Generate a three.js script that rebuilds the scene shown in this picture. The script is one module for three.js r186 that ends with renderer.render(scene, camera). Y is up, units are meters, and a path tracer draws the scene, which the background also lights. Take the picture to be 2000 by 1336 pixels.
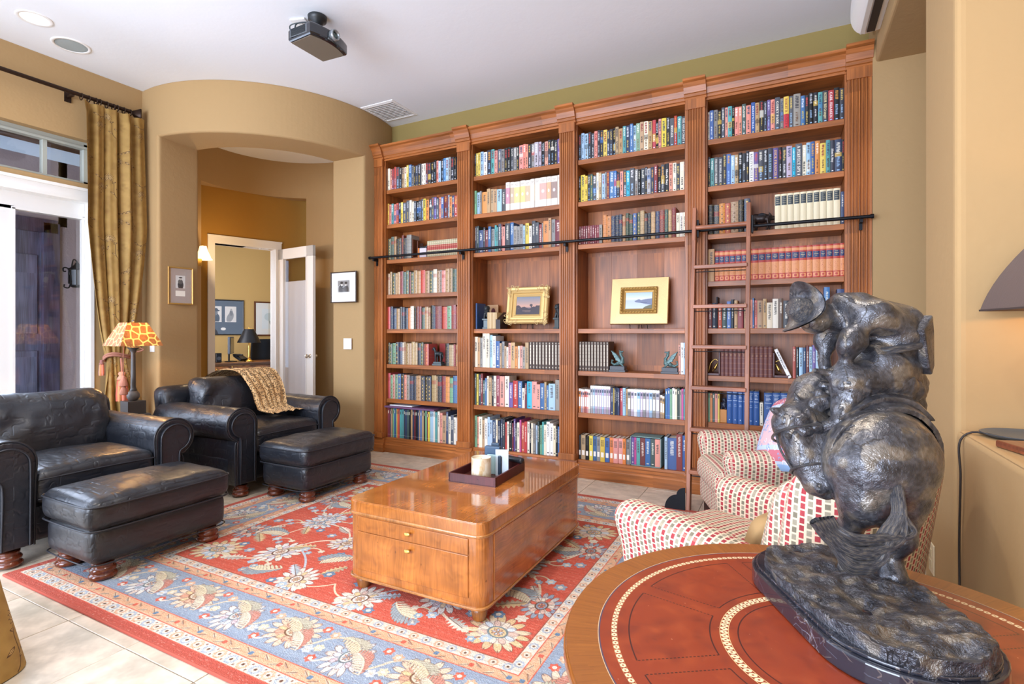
import * as THREE from 'three';
import { RoundedBoxGeometry } from 'three/addons/geometries/RoundedBoxGeometry.js';
import { mergeGeometries, mergeVertices } from 'three/addons/utils/BufferGeometryUtils.js';
import { MarchingCubes } from 'three/addons/objects/MarchingCubes.js';
import { RectAreaLightUniformsLib } from 'three/addons/lights/RectAreaLightUniformsLib.js';

// ---------------------------------------------------------------- camera, sky, daylight, exposure
const scene = new THREE.Scene();
const renderer = new THREE.WebGLRenderer({ antialias: true });
renderer.toneMapping = THREE.LinearToneMapping;
renderer.toneMappingExposure = 1.15;
renderer.shadowMap.enabled = true;
RectAreaLightUniformsLib.init();
const camera = new THREE.PerspectiveCamera(65.43, 2000 / 1336, 0.05, 80);
camera.position.set(0, 1.3, 0);
camera.rotation.y = THREE.MathUtils.degToRad(27.4);
camera.setViewOffset(2000, 1336, 0, 20, 2000, 1336);   // shifted lens: verticals stay upright
scene.add(camera);
scene.background = new THREE.Color().setRGB(0.5, 0.7, 1.0);   // clear sky outside the windows
scene.backgroundIntensity = 1.9;

function areaLight(name, w, h, pos, target, color, intensity) {
  const l = new THREE.RectAreaLight(color, intensity, w, h);
  l.name = name; l.position.set(...pos); l.lookAt(...target); scene.add(l); return l;
}
// daylight standing in the glazed openings: terrace doors (left wall, mostly out of view) and an unseen window wall behind the camera
areaLight('terrace_door_daylight', 2.9, 2.3, [-5.5, 1.25, -0.55], [0, -0.6, -0.75], 0xd0e2ff, 5.4);
areaLight('transom_daylight', 2.9, 0.28, [-5.5, 2.8, -0.55], [0, 2.4, -0.55], 0xd8e6ff, 2.0);
areaLight('unseen_rear_window_daylight', 4.9, 2.5, [-2.4, 1.75, 3.45], [-1.4, 2.9, -4], 0xe0ebff, 14.0);  // out of view, sized and tilted to light the bookcase and ceiling

// ---------------------------------------------------------------- helpers
function seeded(s) { return () => { s = (s + 0x6d2b79f5) | 0; let t = Math.imul(s ^ (s >>> 15), 1 | s); t = (t + Math.imul(t ^ (t >>> 7), 61 | t)) ^ t; return ((t ^ (t >>> 14)) >>> 0) / 4294967296; }; }
const rnd = seeded(20260);
const R = (a, b) => a + (b - a) * rnd();
const lerp = (a, b, t) => a + (b - a) * t;
const clamp = (x, a = 0, b = 1) => Math.min(b, Math.max(a, x));
const smooth = (a, b, x) => { const t = clamp((x - a) / (b - a)); return t * t * (3 - 2 * t); };
const hash = (x, y, z) => { let n = Math.imul(x | 0, 374761393) + Math.imul(y | 0, 668265263) + Math.imul(z | 0, 2147483647 - 1274126177); n = Math.imul(n ^ (n >>> 13), 1274126177); return ((n ^ (n >>> 16)) >>> 0) / 4294967296; };
function noise3(x, y, z) {
  const X = Math.floor(x), Y = Math.floor(y), Z = Math.floor(z); let u = x - X, v = y - Y, w = z - Z;
  u = u * u * (3 - 2 * u); v = v * v * (3 - 2 * v); w = w * w * (3 - 2 * w);
  const h = (a, b, c) => hash(X + a, Y + b, Z + c);
  return lerp(lerp(lerp(h(0, 0, 0), h(1, 0, 0), u), lerp(h(0, 1, 0), h(1, 1, 0), u), v), lerp(lerp(h(0, 0, 1), h(1, 0, 1), u), lerp(h(0, 1, 1), h(1, 1, 1), u), v), w) * 2 - 1;
}
const fbm = (x, y, z, o = 4) => { let s = 0, a = 0.5; for (let i = 0; i < o; i++) { s += a * noise3(x, y, z); x *= 2.03; y *= 2.03; z *= 2.03; a *= 0.5; } return s; };
// noise that wraps with period p (for tiling textures)
function wnoise(x, y, p, seed) {
  const X = Math.floor(x), Y = Math.floor(y); let u = x - X, v = y - Y; u = u * u * (3 - 2 * u); v = v * v * (3 - 2 * v);
  const h = (a, b) => hash(((X + a) % p + p) % p, ((Y + b) % p + p) % p, seed);
  return lerp(lerp(h(0, 0), h(1, 0), u), lerp(h(0, 1), h(1, 1), u), v);
}
const used = new Map();
function numbered(name) { const n = used.get(name) ?? 0; used.set(name, n + 1); return n ? name + '_' + String(n).padStart(3, '0') : name; }
function shade(o) { o.castShadow = true; o.receiveShadow = true; return o; }
function part(name, geo, m, parent, pos, rot) {
  const o = shade(new THREE.Mesh(geo, m)); o.name = name;
  if (pos) o.position.set(...pos); if (rot) o.rotation.set(...rot);
  parent.add(o); return o;
}
function thing(name, label, category, pos = [0, 0, 0], turn = 0, group) {
  const o = new THREE.Group(); o.name = numbered(name); o.position.set(...pos); o.rotation.y = turn;
  o.userData = { label, category }; if (group) o.userData.group = group;
  scene.add(o); return o;
}
function single(name, geo, m, label, category, pos = [0, 0, 0], turn = 0, group) {
  const o = shade(new THREE.Mesh(geo, m)); o.name = numbered(name); o.position.set(...pos); o.rotation.y = turn;
  o.userData = { label, category }; if (group) o.userData.group = group;
  scene.add(o); return o;
}
function struct(name, geo, m, label, category, pos) {
  const o = shade(geo ? new THREE.Mesh(geo, m) : new THREE.Group()); o.name = name; if (pos) o.position.set(...pos);
  o.userData = { kind: 'structure', label, category }; scene.add(o); return o;
}
const std = (color, roughness = 0.6, extra = {}) => { const m = new THREE.MeshPhysicalMaterial({ roughness, metalness: 0, ...extra }); m.color.set(color); return m; };
// textures -------------------------------------------------------
function canvasTex(w, h, draw, srgb = true) {
  const c = document.createElement('canvas'); c.width = w; c.height = h; const g = c.getContext('2d'); draw(g, w, h);
  const t = new THREE.CanvasTexture(c); t.wrapS = t.wrapT = THREE.RepeatWrapping; if (srgb) t.colorSpace = THREE.SRGBColorSpace; return t;
}
function dataTex(w, h, f, srgb = false) {
  const d = new Uint8Array(w * h * 4);
  for (let y = 0; y < h; y++) for (let x = 0; x < w; x++) { const v = f(x, y), i = (y * w + x) * 4; if (typeof v === 'number') { d[i] = d[i + 1] = d[i + 2] = clamp(v) * 255; } else { d[i] = clamp(v[0]) * 255; d[i + 1] = clamp(v[1]) * 255; d[i + 2] = clamp(v[2]) * 255; } d[i + 3] = 255; }
  const t = new THREE.DataTexture(d, w, h, THREE.RGBAFormat); t.wrapS = t.wrapT = THREE.RepeatWrapping; t.magFilter = THREE.LinearFilter; t.minFilter = THREE.LinearFilter; if (srgb) t.colorSpace = THREE.SRGBColorSpace; t.needsUpdate = true; return t;
}
const rep = (t, x, y) => { const c = t.clone(); c.repeat.set(x, y); c.needsUpdate = true; return c; };
// geometry -------------------------------------------------------
// uv in metres by the dominant direction of the normal; turn swaps u and v (grain direction)
function metreUV(g, turn = false, s = 1, ox = 0, oy = 0) {
  const p = g.attributes.position, n = g.attributes.normal, uv = new Float32Array(p.count * 2);
  for (let i = 0; i < p.count; i++) {
    const ax = Math.abs(n.getX(i)), ay = Math.abs(n.getY(i)), az = Math.abs(n.getZ(i)); let u, v;
    if (ax >= ay && ax >= az) { u = p.getZ(i); v = p.getY(i); } else if (ay >= az) { u = p.getX(i); v = p.getZ(i); } else { u = p.getX(i); v = p.getY(i); }
    if (turn) [u, v] = [v, u];
    uv[2 * i] = u * s + ox; uv[2 * i + 1] = v * s + oy;
  }
  g.setAttribute('uv', new THREE.BufferAttribute(uv, 2)); return g;
}
function box(w, h, d, x = 0, y = 0, z = 0, turn = false) { const g = new THREE.BoxGeometry(w, h, d); g.translate(x, y, z); return metreUV(g, turn); }
function rbox(w, h, d, r = 0.006, x = 0, y = 0, z = 0, turn = false, seg = 2) { const g = new RoundedBoxGeometry(w, h, d, seg, Math.min(r, w / 2.01, h / 2.01, d / 2.01)); g.translate(x, y, z); return metreUV(g, turn); }
function cyl(r0, r1, h, x = 0, y = 0, z = 0, seg = 24) { const g = new THREE.CylinderGeometry(r1, r0, h, seg); g.translate(x, y, z); return g; }
const V = (a) => new THREE.Vector3(...a);
function tube(pts, r, seg = 32, rs = 8, closed = false) { return new THREE.TubeGeometry(new THREE.CatmullRomCurve3(pts.map(V), closed), seg, r, rs, closed); }
function lathe(pts, seg = 32) { return new THREE.LatheGeometry(pts.map(([r, y]) => new THREE.Vector2(r, y)), seg); }
function merge(list) { return mergeGeometries(list.map((g) => { const q = g.index ? g.toNonIndexed() : g; for (const k of Object.keys(q.attributes)) if (!['position', 'normal', 'uv'].includes(k)) q.deleteAttribute(k); if (!q.attributes.uv) metreUV(q); return q; })); }
// plan outline [[x, z], ...] raised from y0 to y1
function raise(pts, y0, y1, bevel = 0) {
  const s = new THREE.Shape(pts.map(([x, z]) => new THREE.Vector2(x, -z)));
  const g = new THREE.ExtrudeGeometry(s, { depth: y1 - y0 - 2 * bevel, bevelEnabled: bevel > 0, bevelSize: bevel, bevelThickness: bevel, bevelOffset: -bevel, bevelSegments: 3, curveSegments: 8 });
  g.rotateX(-Math.PI / 2); g.translate(0, y0 + bevel, 0); return metreUV(g);
}
// profile [[a, b], ...] in the plane (z, y), swept along x from x0 to x1
function sweepX(prof, x0, x1, bevel = 0, curve = 8) {
  const s = prof.isShape ? prof : new THREE.Shape(prof.map(([z, y]) => new THREE.Vector2(-z, y)));
  const g = new THREE.ExtrudeGeometry(s, { depth: x1 - x0 - 2 * bevel, bevelEnabled: bevel > 0, bevelSize: bevel, bevelThickness: bevel, bevelOffset: -bevel, bevelSegments: 3, curveSegments: curve });
  g.rotateY(Math.PI / 2); g.translate(x0 + bevel, 0, 0); return metreUV(g, true);
}
function roundPoly(pts, r, n = 4) {   // rounds the corners whose third entry is true
  const out = [], L = pts.length;
  pts.forEach((p, i) => {
    if (!p[2]) { out.push([p[0], p[1]]); return; }
    const a = pts[(i + L - 1) % L], b = pts[(i + 1) % L], da = Math.hypot(a[0] - p[0], a[1] - p[1]), db = Math.hypot(b[0] - p[0], b[1] - p[1]);
    const A = [p[0] + (a[0] - p[0]) * r / da, p[1] + (a[1] - p[1]) * r / da], B = [p[0] + (b[0] - p[0]) * r / db, p[1] + (b[1] - p[1]) * r / db];
    for (let k = 0; k <= n; k++) { const t = k / n; out.push([(1 - t) ** 2 * A[0] + 2 * t * (1 - t) * p[0] + t * t * B[0], (1 - t) ** 2 * A[1] + 2 * t * (1 - t) * p[1] + t * t * B[1]]); }
  });
  return out;
}
// soft upholstered block: box with rounded edges, fine grid, shaped by fn(p, n)
function soft(w, h, d, r, seg, fn) {
  const n = [Math.max(6, Math.round(w / seg)), Math.max(6, Math.round(h / seg)), Math.max(6, Math.round(d / seg))];
  let g = new THREE.BoxGeometry(w, h, d, ...n); g.deleteAttribute('uv'); g.deleteAttribute('normal'); g = mergeVertices(g, 1e-5);
  const p = g.attributes.position, v = new THREE.Vector3(), c = new THREE.Vector3(), e = new THREE.Vector3();
  for (let i = 0; i < p.count; i++) {
    v.fromBufferAttribute(p, i); c.set(clamp(v.x, -w / 2 + r, w / 2 - r), clamp(v.y, -h / 2 + r, h / 2 - r), clamp(v.z, -d / 2 + r, d / 2 - r));
    e.subVectors(v, c); if (e.lengthSq() > 1e-12) { const m = Math.max(Math.abs(e.x), Math.abs(e.y), Math.abs(e.z)); e.setLength(m); }
    v.copy(c).add(e); if (fn) fn(v, e); p.setXYZ(i, v.x, v.y, v.z);
  }
  g.computeVertexNormals(); const q = g.toNonIndexed(); q.computeVertexNormals(); g.computeVertexNormals();
  return metreUV(g.toNonIndexed());
}
// signed-distance modelling: field f(x, y, z) meshed inside a cube
function meshField(f, cx, cy, cz, half, N) {
  const mc = new MarchingCubes(N, new THREE.MeshBasicMaterial(), false, false, 400000); mc.isolation = 0;
  const at = (c, i) => c + (i - N / 2) / (N / 2) * half, B = 4, far = B * (2 * half / N) * 1.9;   // blocks far from the surface are filled at once
  for (let k0 = 0; k0 < N; k0 += B) for (let j0 = 0; j0 < N; j0 += B) for (let i0 = 0; i0 < N; i0 += B) {
    const m = f(at(cx, i0 + B / 2), at(cy, j0 + B / 2), at(cz, k0 + B / 2)), skip = Math.abs(m) > far;
    for (let k = k0; k < k0 + B && k < N; k++) for (let j = j0; j < j0 + B && j < N; j++) for (let i = i0; i < i0 + B && i < N; i++) mc.field[i + j * N + k * N * N] = skip ? -m : -f(at(cx, i), at(cy, j), at(cz, k));
  }
  mc.update();
  let g = new THREE.BufferGeometry(); const n = mc.count, P = new Float32Array(n * 3);
  for (let i = 0; i < n; i++) { P[3 * i] = cx + mc.positionArray[3 * i] * half; P[3 * i + 1] = cy + mc.positionArray[3 * i + 1] * half; P[3 * i + 2] = cz + mc.positionArray[3 * i + 2] * half; }
  g.setAttribute('position', new THREE.BufferAttribute(P, 3)); g = mergeVertices(g, 1e-5); g.computeVertexNormals(); return metreUV(g);
}
const smin = (a, b, k) => { const h = clamp(0.5 + 0.5 * (b - a) / k); return lerp(b, a, h) - k * h * (1 - h); };
function capsule(a, b, ra, rb) {
  const bx = b[0] - a[0], by = b[1] - a[1], bz = b[2] - a[2], L = bx * bx + by * by + bz * bz || 1e-9;
  return (x, y, z) => { const px = x - a[0], py = y - a[1], pz = z - a[2], t = clamp((px * bx + py * by + pz * bz) / L); const dx = px - t * bx, dy = py - t * by, dz = pz - t * bz; return Math.sqrt(dx * dx + dy * dy + dz * dz) - (ra + (rb - ra) * t); };
}
function ellip(c, r) { const m = Math.min(...r); return (x, y, z) => { const dx = (x - c[0]) / r[0], dy = (y - c[1]) / r[1], dz = (z - c[2]) / r[2]; return (Math.sqrt(dx * dx + dy * dy + dz * dz) - 1) * m; }; }

// ---------------------------------------------------------------- surface materials
const plasterBump = dataTex(512, 512, (x, y) => 0.5 + 0.35 * (wnoise(x / 16, y / 16, 32, 3) - 0.5) + 0.3 * (wnoise(x / 6, y / 6, 86, 5) - 0.5) + 0.5 * Math.max(0, wnoise(x / 32, y / 32, 16, 8) - 0.62));
const plaster = (c, bs = 0.0012) => std(c, 0.86, { bumpMap: rep(plasterBump, 0.9, 0.9), bumpScale: bs });
const mWall = plaster('#ac8d61'), mWallBack = plaster('#94804a'), mCeil = plaster('#eef2f8', 0.0008), mHall = plaster('#a97c31'), mOffice = plaster('#c3a266');
const mTrim = std('#eceae6', 0.45);
const woodMap = dataTex(512, 512, (x, y) => {   // 1 m, grain along v
  const w = wnoise(x / 9, y / 128, 57, 1), f = wnoise(x / 2.5, y / 64, 205, 2), b = wnoise(x / 64, y / 170, 8, 4), k = wnoise(x / 40, y / 60, 13, 9);
  const t = 0.78 + 0.16 * (w - 0.5) + 0.14 * (f - 0.5) + 0.22 * (b - 0.5) + 0.1 * (k - 0.5); return [t + 0.03, t, t - 0.03];
}, true);
const woodBump = dataTex(256, 256, (x, y) => 0.5 + 0.4 * (wnoise(x / 2, y / 40, 128, 6) - 0.5));
const wood = (c, rough = 0.38, extra = {}) => std(c, rough, { map: woodMap, bumpMap: woodBump, bumpScale: 0.0003, ...extra });
const mCherry = wood('#bf7539', 0.42, { clearcoat: 0.12, clearcoatRoughness: 0.3 });
const mCherryDark = wood('#b06a33', 0.46);
const mBlack = std('#15161a', 0.4, { metalness: 0.5 });
const mBrass = std('#c9a55a', 0.28, { metalness: 1 });
const mIron = std('#1b1714', 0.5, { metalness: 0.6 });

// ---------------------------------------------------------------- floor: stone tiles on a mortar bed
const stoneMap = dataTex(512, 512, (x, y) => {
  const a = wnoise(x / 90, y / 70, 6, 11), b = wnoise(x / 24, y / 18, 22, 12), c = wnoise(x / 6, y / 6, 86, 13);
  const t = 0.86 + 0.13 * (a - 0.5) + 0.12 * (b - 0.5) + 0.05 * (c - 0.5); return [t, t - 0.022 - 0.03 * a, t - 0.06 - 0.04 * a];
}, true);
{
  const floor = struct('floor', box(18, 0.12, 14, -4.5, -0.068, -2), std('#c9bfae', 0.9), 'grey mortar floor bed between the stone tiles', 'floor');
  const T = 0.46, g = 0.003, geos = [];
  for (let k = 0; k < 6; k++) { const q = rbox(T - g, 0.012, T - g, 0.003, 0, 0, 0); const uv = q.attributes.uv; for (let i = 0; i < uv.count; i++) uv.setXY(i, uv.getX(i) * 0.9 + k * 0.37, uv.getY(i) * 0.9 + k * 0.61); geos.push(q); }
  const mats = ['#ece6da', '#e8e0d2', '#f0ebe1'].map((c) => std(c, 0.32, { map: stoneMap }));
  for (let i = -10; i <= 4; i++) for (let j = -3; j <= 12; j++) {
    const x = -1.497 + (i + 0.5) * T, z = -4.43 + (j + 0.5) * T; if (z > 1.4 || x > 0.7 || x < -6.5 || z < -5.6) continue;
    part('tile', geos[(rnd() * 6) | 0], mats[(rnd() * 3) | 0], floor, [x, -0.006 + R(-0.0006, 0.0006), z]);
  }
}
const ceiling = struct('ceiling', box(20, 0.2, 15, -5.5, 3.762, -2), mCeil, 'smooth white ceiling over the library', 'ceiling');

// ---------------------------------------------------------------- walls
const HEAD = 3.17, TOP = 3.67;
struct('wall_back', box(4.75, TOP, 0.2, -1.7, TOP / 2, -4.92), mWallBack, 'olive gold wall above and behind the bookcase', 'wall');
// left wall with the terrace doors and the transom window in one opening
const LW = -5.63, DZ0 = -2.56, DZ1 = 1.35;
struct('wall_left', merge([box(0.25, TOP, 0.5, LW - 0.125, TOP / 2, DZ0 - 0.25), box(0.25, TOP, 2.3, LW - 0.125, TOP / 2, DZ1 + 1.15), box(0.25, TOP - 3.03, DZ1 - DZ0, LW - 0.125, 3.03 + (TOP - 3.03) / 2, (DZ0 + DZ1) / 2), rbox(0.25, 0.08, DZ1 - DZ0, 0.02, LW - 0.125, 2.6, (DZ0 + DZ1) / 2)]), mWall, 'tan plaster wall round the terrace doors', 'wall');
// rotunda: curved wall bulging into the room, with a tall opening
const RC = [-5.466, -4.424], RO = 1.4625, RI = 1.03;
const ring = (r, a) => [RC[0] + r * Math.sin(a * Math.PI / 180), RC[1] + r * Math.cos(a * Math.PI / 180)];
const arc = (r, a0, a1, n) => Array.from({ length: n + 1 }, (_, i) => ring(r, lerp(a0, a1, i / n)));
{
  const w = struct('wall_rotunda', null, null, 'convex curved tan wall with a tall rounded opening', 'wall');
  const inA = (p) => [...p, true];
  part('lintel', raise([...arc(RO, -8, 107, 60), ...arc(RI, 107, -8, 60)], HEAD, TOP, 0.022), mWall, w);
  part('jamb', raise(roundPoly([...arc(RO, -8, 3.2, 6), inA(ring(RO, 4.6)), inA(ring(RI, 3.5)), ...arc(RI, 2.2, -70, 24), ...arc(RI + 0.2, -70, -9, 20)], 0.03), 0, HEAD + 0.03), mWall, w);
  part('jamb', raise(roundPoly([inA(ring(RO, 85.3)), ...arc(RO, 86.7, 107, 10), ...arc(RI + 0.22, 107, 211.3, 34), [...ring(RI, 211.3)], ...arc(RI, 209, 84, 40), inA(ring(RI, 82.3))], 0.03), 0, HEAD + 0.03), mWall, w);
  part('upper_drum', raise([...arc(RI + 0.15, 104, 355, 70), ...arc(RI, 355, 104, 70)], HEAD, TOP), mWall, w);
}
// hall wall behind the rotunda, set at an angle, with the study door
const HU = [0.304, -0.953], HN = [-0.953, -0.304], HO = [-6.271, -5.323];
const hall = (u, b) => [HO[0] + HU[0] * u + HN[0] * b, HO[1] + HU[1] * u + HN[1] * b];
const HALLTURN = Math.atan2(-HU[1], HU[0]);
const hallPoly = (u0, u1, b0, b1) => [hall(u0, b0), hall(u1, b0), hall(u1, b1), hall(u0, b1)];
struct('wall_hall', merge([raise(hallPoly(-1.5, -1.03, 0, 0.14), 0, TOP), raise(hallPoly(-0.265, 0.4, 0, 0.14), 0, TOP), raise(hallPoly(-1.03, -0.265, 0, 0.14), 2.446, TOP)]), mHall, 'deep gold hall wall round the study door', 'wall');
struct('trim_1', merge([raise(hallPoly(-1.112, -1.03, -0.025, 0.16), 0, 2.446), raise(hallPoly(-0.265, -0.183, -0.025, 0.16), 0, 2.446), raise(hallPoly(-1.112, -0.183, -0.025, 0.16), 2.446, 2.55), raise(hallPoly(-1.118, -0.177, -0.034, -0.02), 2.535, 2.552)]), mTrim, 'white casing round the study doorway', 'door frame');
struct('wall_study', merge([raise(hallPoly(-1.45, 2.4, 3.52, 3.66), 0, 3.3), raise(hallPoly(2.2, 2.35, 0.1, 3.6), 0, 3.3)]), mOffice, 'golden tan study wall with framed pictures', 'wall');
struct('wall_study_side', merge([raise(hallPoly(-1.45, -1.3, 0.1, 0.9), 0, 3.3), raise(hallPoly(-1.45, -1.3, 2.6, 3.6), 0, 3.3), raise(hallPoly(-1.45, -1.3, 0.85, 2.65), 0, 0.7), raise(hallPoly(-1.45, -1.3, 0.85, 2.65), 2.5, 3.3)]), mOffice, 'golden study side wall with an unseen window opening', 'wall');
struct('ceiling_study', raise(hallPoly(-1.45, 2.4, 0.1, 3.66), 3.2, 3.3), mCeil, 'white ceiling of the study', 'ceiling');
{ const a = hall(-1.25, 1.75), b = hall(1, 1.75); areaLight('unseen_study_window_daylight', 1.6, 1.7, [a[0], 1.6, a[1]], [b[0], 1.5, b[1]], 0xf2f4ff, 7); }  // side window out of view, placed to light the study
// right wall: header over the alcove, jamb, and the niche with its ledge
const RW = 0.54, NZ = -2.459, LEDGE = 0.9465, REAR = 3.6;
{
  const w = struct('wall_right', null, null, 'tan wall with an alcove and a ledge niche on the right', 'wall');
  part('header', sweepX([[-4.82, HEAD], [-2.9, HEAD], [-2.9, TOP], [-4.82, TOP]], RW, 1.4, 0.018), mWall, w);
  part('jamb', raise(roundPoly([[RW, -2.949, true], [1.5, -2.949], [1.5, NZ], [RW, NZ, true]], 0.03), 0, TOP), mWall, w);
  part('alcove_back', box(1.42, TOP, 0.12, RW + 0.693, TOP / 2, -4.5), mWall, w);
  part('alcove_side', box(0.1, TOP, 1.7, 1.45, TOP / 2, -3.7), mWall, w);
  part('ledge', rbox(0.86, LEDGE, REAR - NZ, 0.025, RW + 0.43, LEDGE / 2, (REAR + NZ) / 2, false, 4), mWall, w);
  part('niche_back', box(0.1, TOP - LEDGE, REAR - NZ, RW + 0.8, (TOP + LEDGE) / 2, (REAR + NZ) / 2), mWall, w);
}
// rear wall behind the camera with a wide unseen window that lights the room
struct('wall_rear', merge([box(7.2, 0.5, 0.2, -2.2, 0.25, REAR), box(7.2, 0.67, 0.2, -2.2, TOP - 0.335, REAR), box(0.8, TOP, 0.2, -5.35, TOP / 2, REAR), box(1.4, TOP, 0.2, 0.8, TOP / 2, REAR)]), mWall, 'tan wall with a wide unseen window behind the camera', 'wall');
struct('window_2', merge([box(5.05, 0.06, 0.08, -2.42, 0.53, REAR), box(5.05, 0.06, 0.08, -2.42, 2.97, REAR), box(0.06, 2.4, 0.08, -4.92, 1.75, REAR), box(0.06, 2.4, 0.08, 0.07, 1.75, REAR), box(0.05, 2.4, 0.06, -3.25, 1.75, REAR), box(0.05, 2.4, 0.06, -1.6, 1.75, REAR)]), mTrim, 'white frame of the wide unseen rear window', 'window');

// terrace doors, transom window and their glass
const mGlass = new THREE.MeshPhysicalMaterial({ color: 0xffffff, roughness: 0.02, transmission: 1, thickness: 0, ior: 1.45 });
{
  const fx = LW - 0.12, w = struct('window_1', null, null, 'clear transom window over the terrace doors', 'window');
  const L = DZ1 - DZ0, m = (DZ0 + DZ1) / 2, fr = std('#a9ada4', 0.45);
  part('frame', merge([box(0.07, 0.05, L, fx, 3.005, m), box(0.07, 0.02, L, fx + 0.02, 2.975, m), box(0.07, 0.03, L, fx, 2.655, m), box(0.07, 0.36, 0.04, fx, 2.83, DZ0 + 0.02)]), fr, w);
  for (const z of [-2.235, -1.0, 0.2]) part('mullion', box(0.06, 0.33, 0.03, fx, 2.82, z), fr, w);
  for (const [a, b] of [[-2.52, -2.25], [-2.22, -1.015], [-0.985, 0.185], [0.215, 1.3]]) part('pane', box(0.004, 0.31, b - a, fx, 2.82, (a + b) / 2), mGlass, w);
  const d = struct('door_1', null, null, 'white framed glass terrace doors beside the gold curtain', 'door');
  part('head_casing', merge([box(0.16, 0.09, L, LW - 0.07, 2.52, m), box(0.19, 0.025, L, LW - 0.065, 2.575, m), box(0.15, 0.015, L, LW - 0.045, 2.475, m)]), mTrim, d);
  part('side_casing', box(0.14, 2.5, 0.028, LW - 0.06, 1.25, DZ0 + 0.014), mTrim, d);
  for (const [a, b] of [[-2.53, -1.32], [-1.3, -0.1], [-0.08, 1.3]]) {
    const g0 = a + (a < -2 ? 0.015 : 0.13), g1 = a < -2 ? -2.03 : b - 0.13;
    const leaf = part('door_leaf', merge([box(0.05, 0.15, b - a, fx, 2.40, (a + b) / 2), box(0.05, 0.3, b - a, fx, 0.15, (a + b) / 2), box(0.05, 2.1, g0 - a, fx, 1.3, (a + g0) / 2), box(0.05, 2.1, b - g1, fx, 1.3, (b + g1) / 2), box(0.065, 0.02, g1 - g0 + 0.04, fx, 2.335, (g0 + g1) / 2), box(0.065, 2.05, 0.02, fx, 1.31, g1 + 0.005)]), mTrim, d);
    part('pane', box(0.006, 2.06, g1 - g0, fx, 1.31, (g0 + g1) / 2), mGlass, leaf);
  }
}
// terrace outside the doors
{
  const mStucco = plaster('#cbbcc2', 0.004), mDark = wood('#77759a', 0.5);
  const ww = struct('wall_terrace', merge([box(0.3, 3.4, 0.5, -8.15, 1.7, -3.51), box(0.3, 0.8, 1.5, -8.15, 3.0, -2.6), box(0.3, 3.4, 6, -8.15, 1.7, 1.1)]), mStucco, 'lavender grey stucco terrace wall seen through the glass', 'wall');
  struct('floor_terrace', box(6, 0.1, 12, -8.9, -0.08, -1), std('#a89f95', 0.9), 'pale paved terrace floor outside', 'floor');
  const beam = wood('#8c6a52', 0.7);
  struct('trim_terrace', merge([box(0.3, 0.25, 12, -7.4, 3.55, -1), box(0.2, 0.2, 12, -6.6, 3.75, -1)]), beam, 'brown timber beam under the terrace roof', 'beam');
  const dd = thing('terrace_side_door', 'dark wooden door outside, behind the glass terrace door', 'door', [-8.03, 0, -2.78]);
  part('frame', merge([box(0.14, 2.62, 0.16, 0, 1.31, -0.40), box(0.14, 2.62, 0.12, 0, 1.31, 0.78), box(0.14, 0.16, 1.3, 0, 2.58, 0.19)]), mDark, dd);
  part('leaf', box(0.06, 2.5, 1.06, -0.03, 1.25, 0.2), wood('#8b95bd', 0.5), dd);  // blue daylight on leaf and panels is put into the wood colour
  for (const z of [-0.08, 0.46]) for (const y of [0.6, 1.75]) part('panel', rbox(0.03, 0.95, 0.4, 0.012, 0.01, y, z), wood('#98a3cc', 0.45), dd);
  part('handle', tube([[0.0, 1.02, 0.62], [0.05, 1.02, 0.62], [0.05, 1.02, 0.55]], 0.009), std('#c9c5bd', 0.25, { metalness: 1 }), dd);
}

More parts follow.
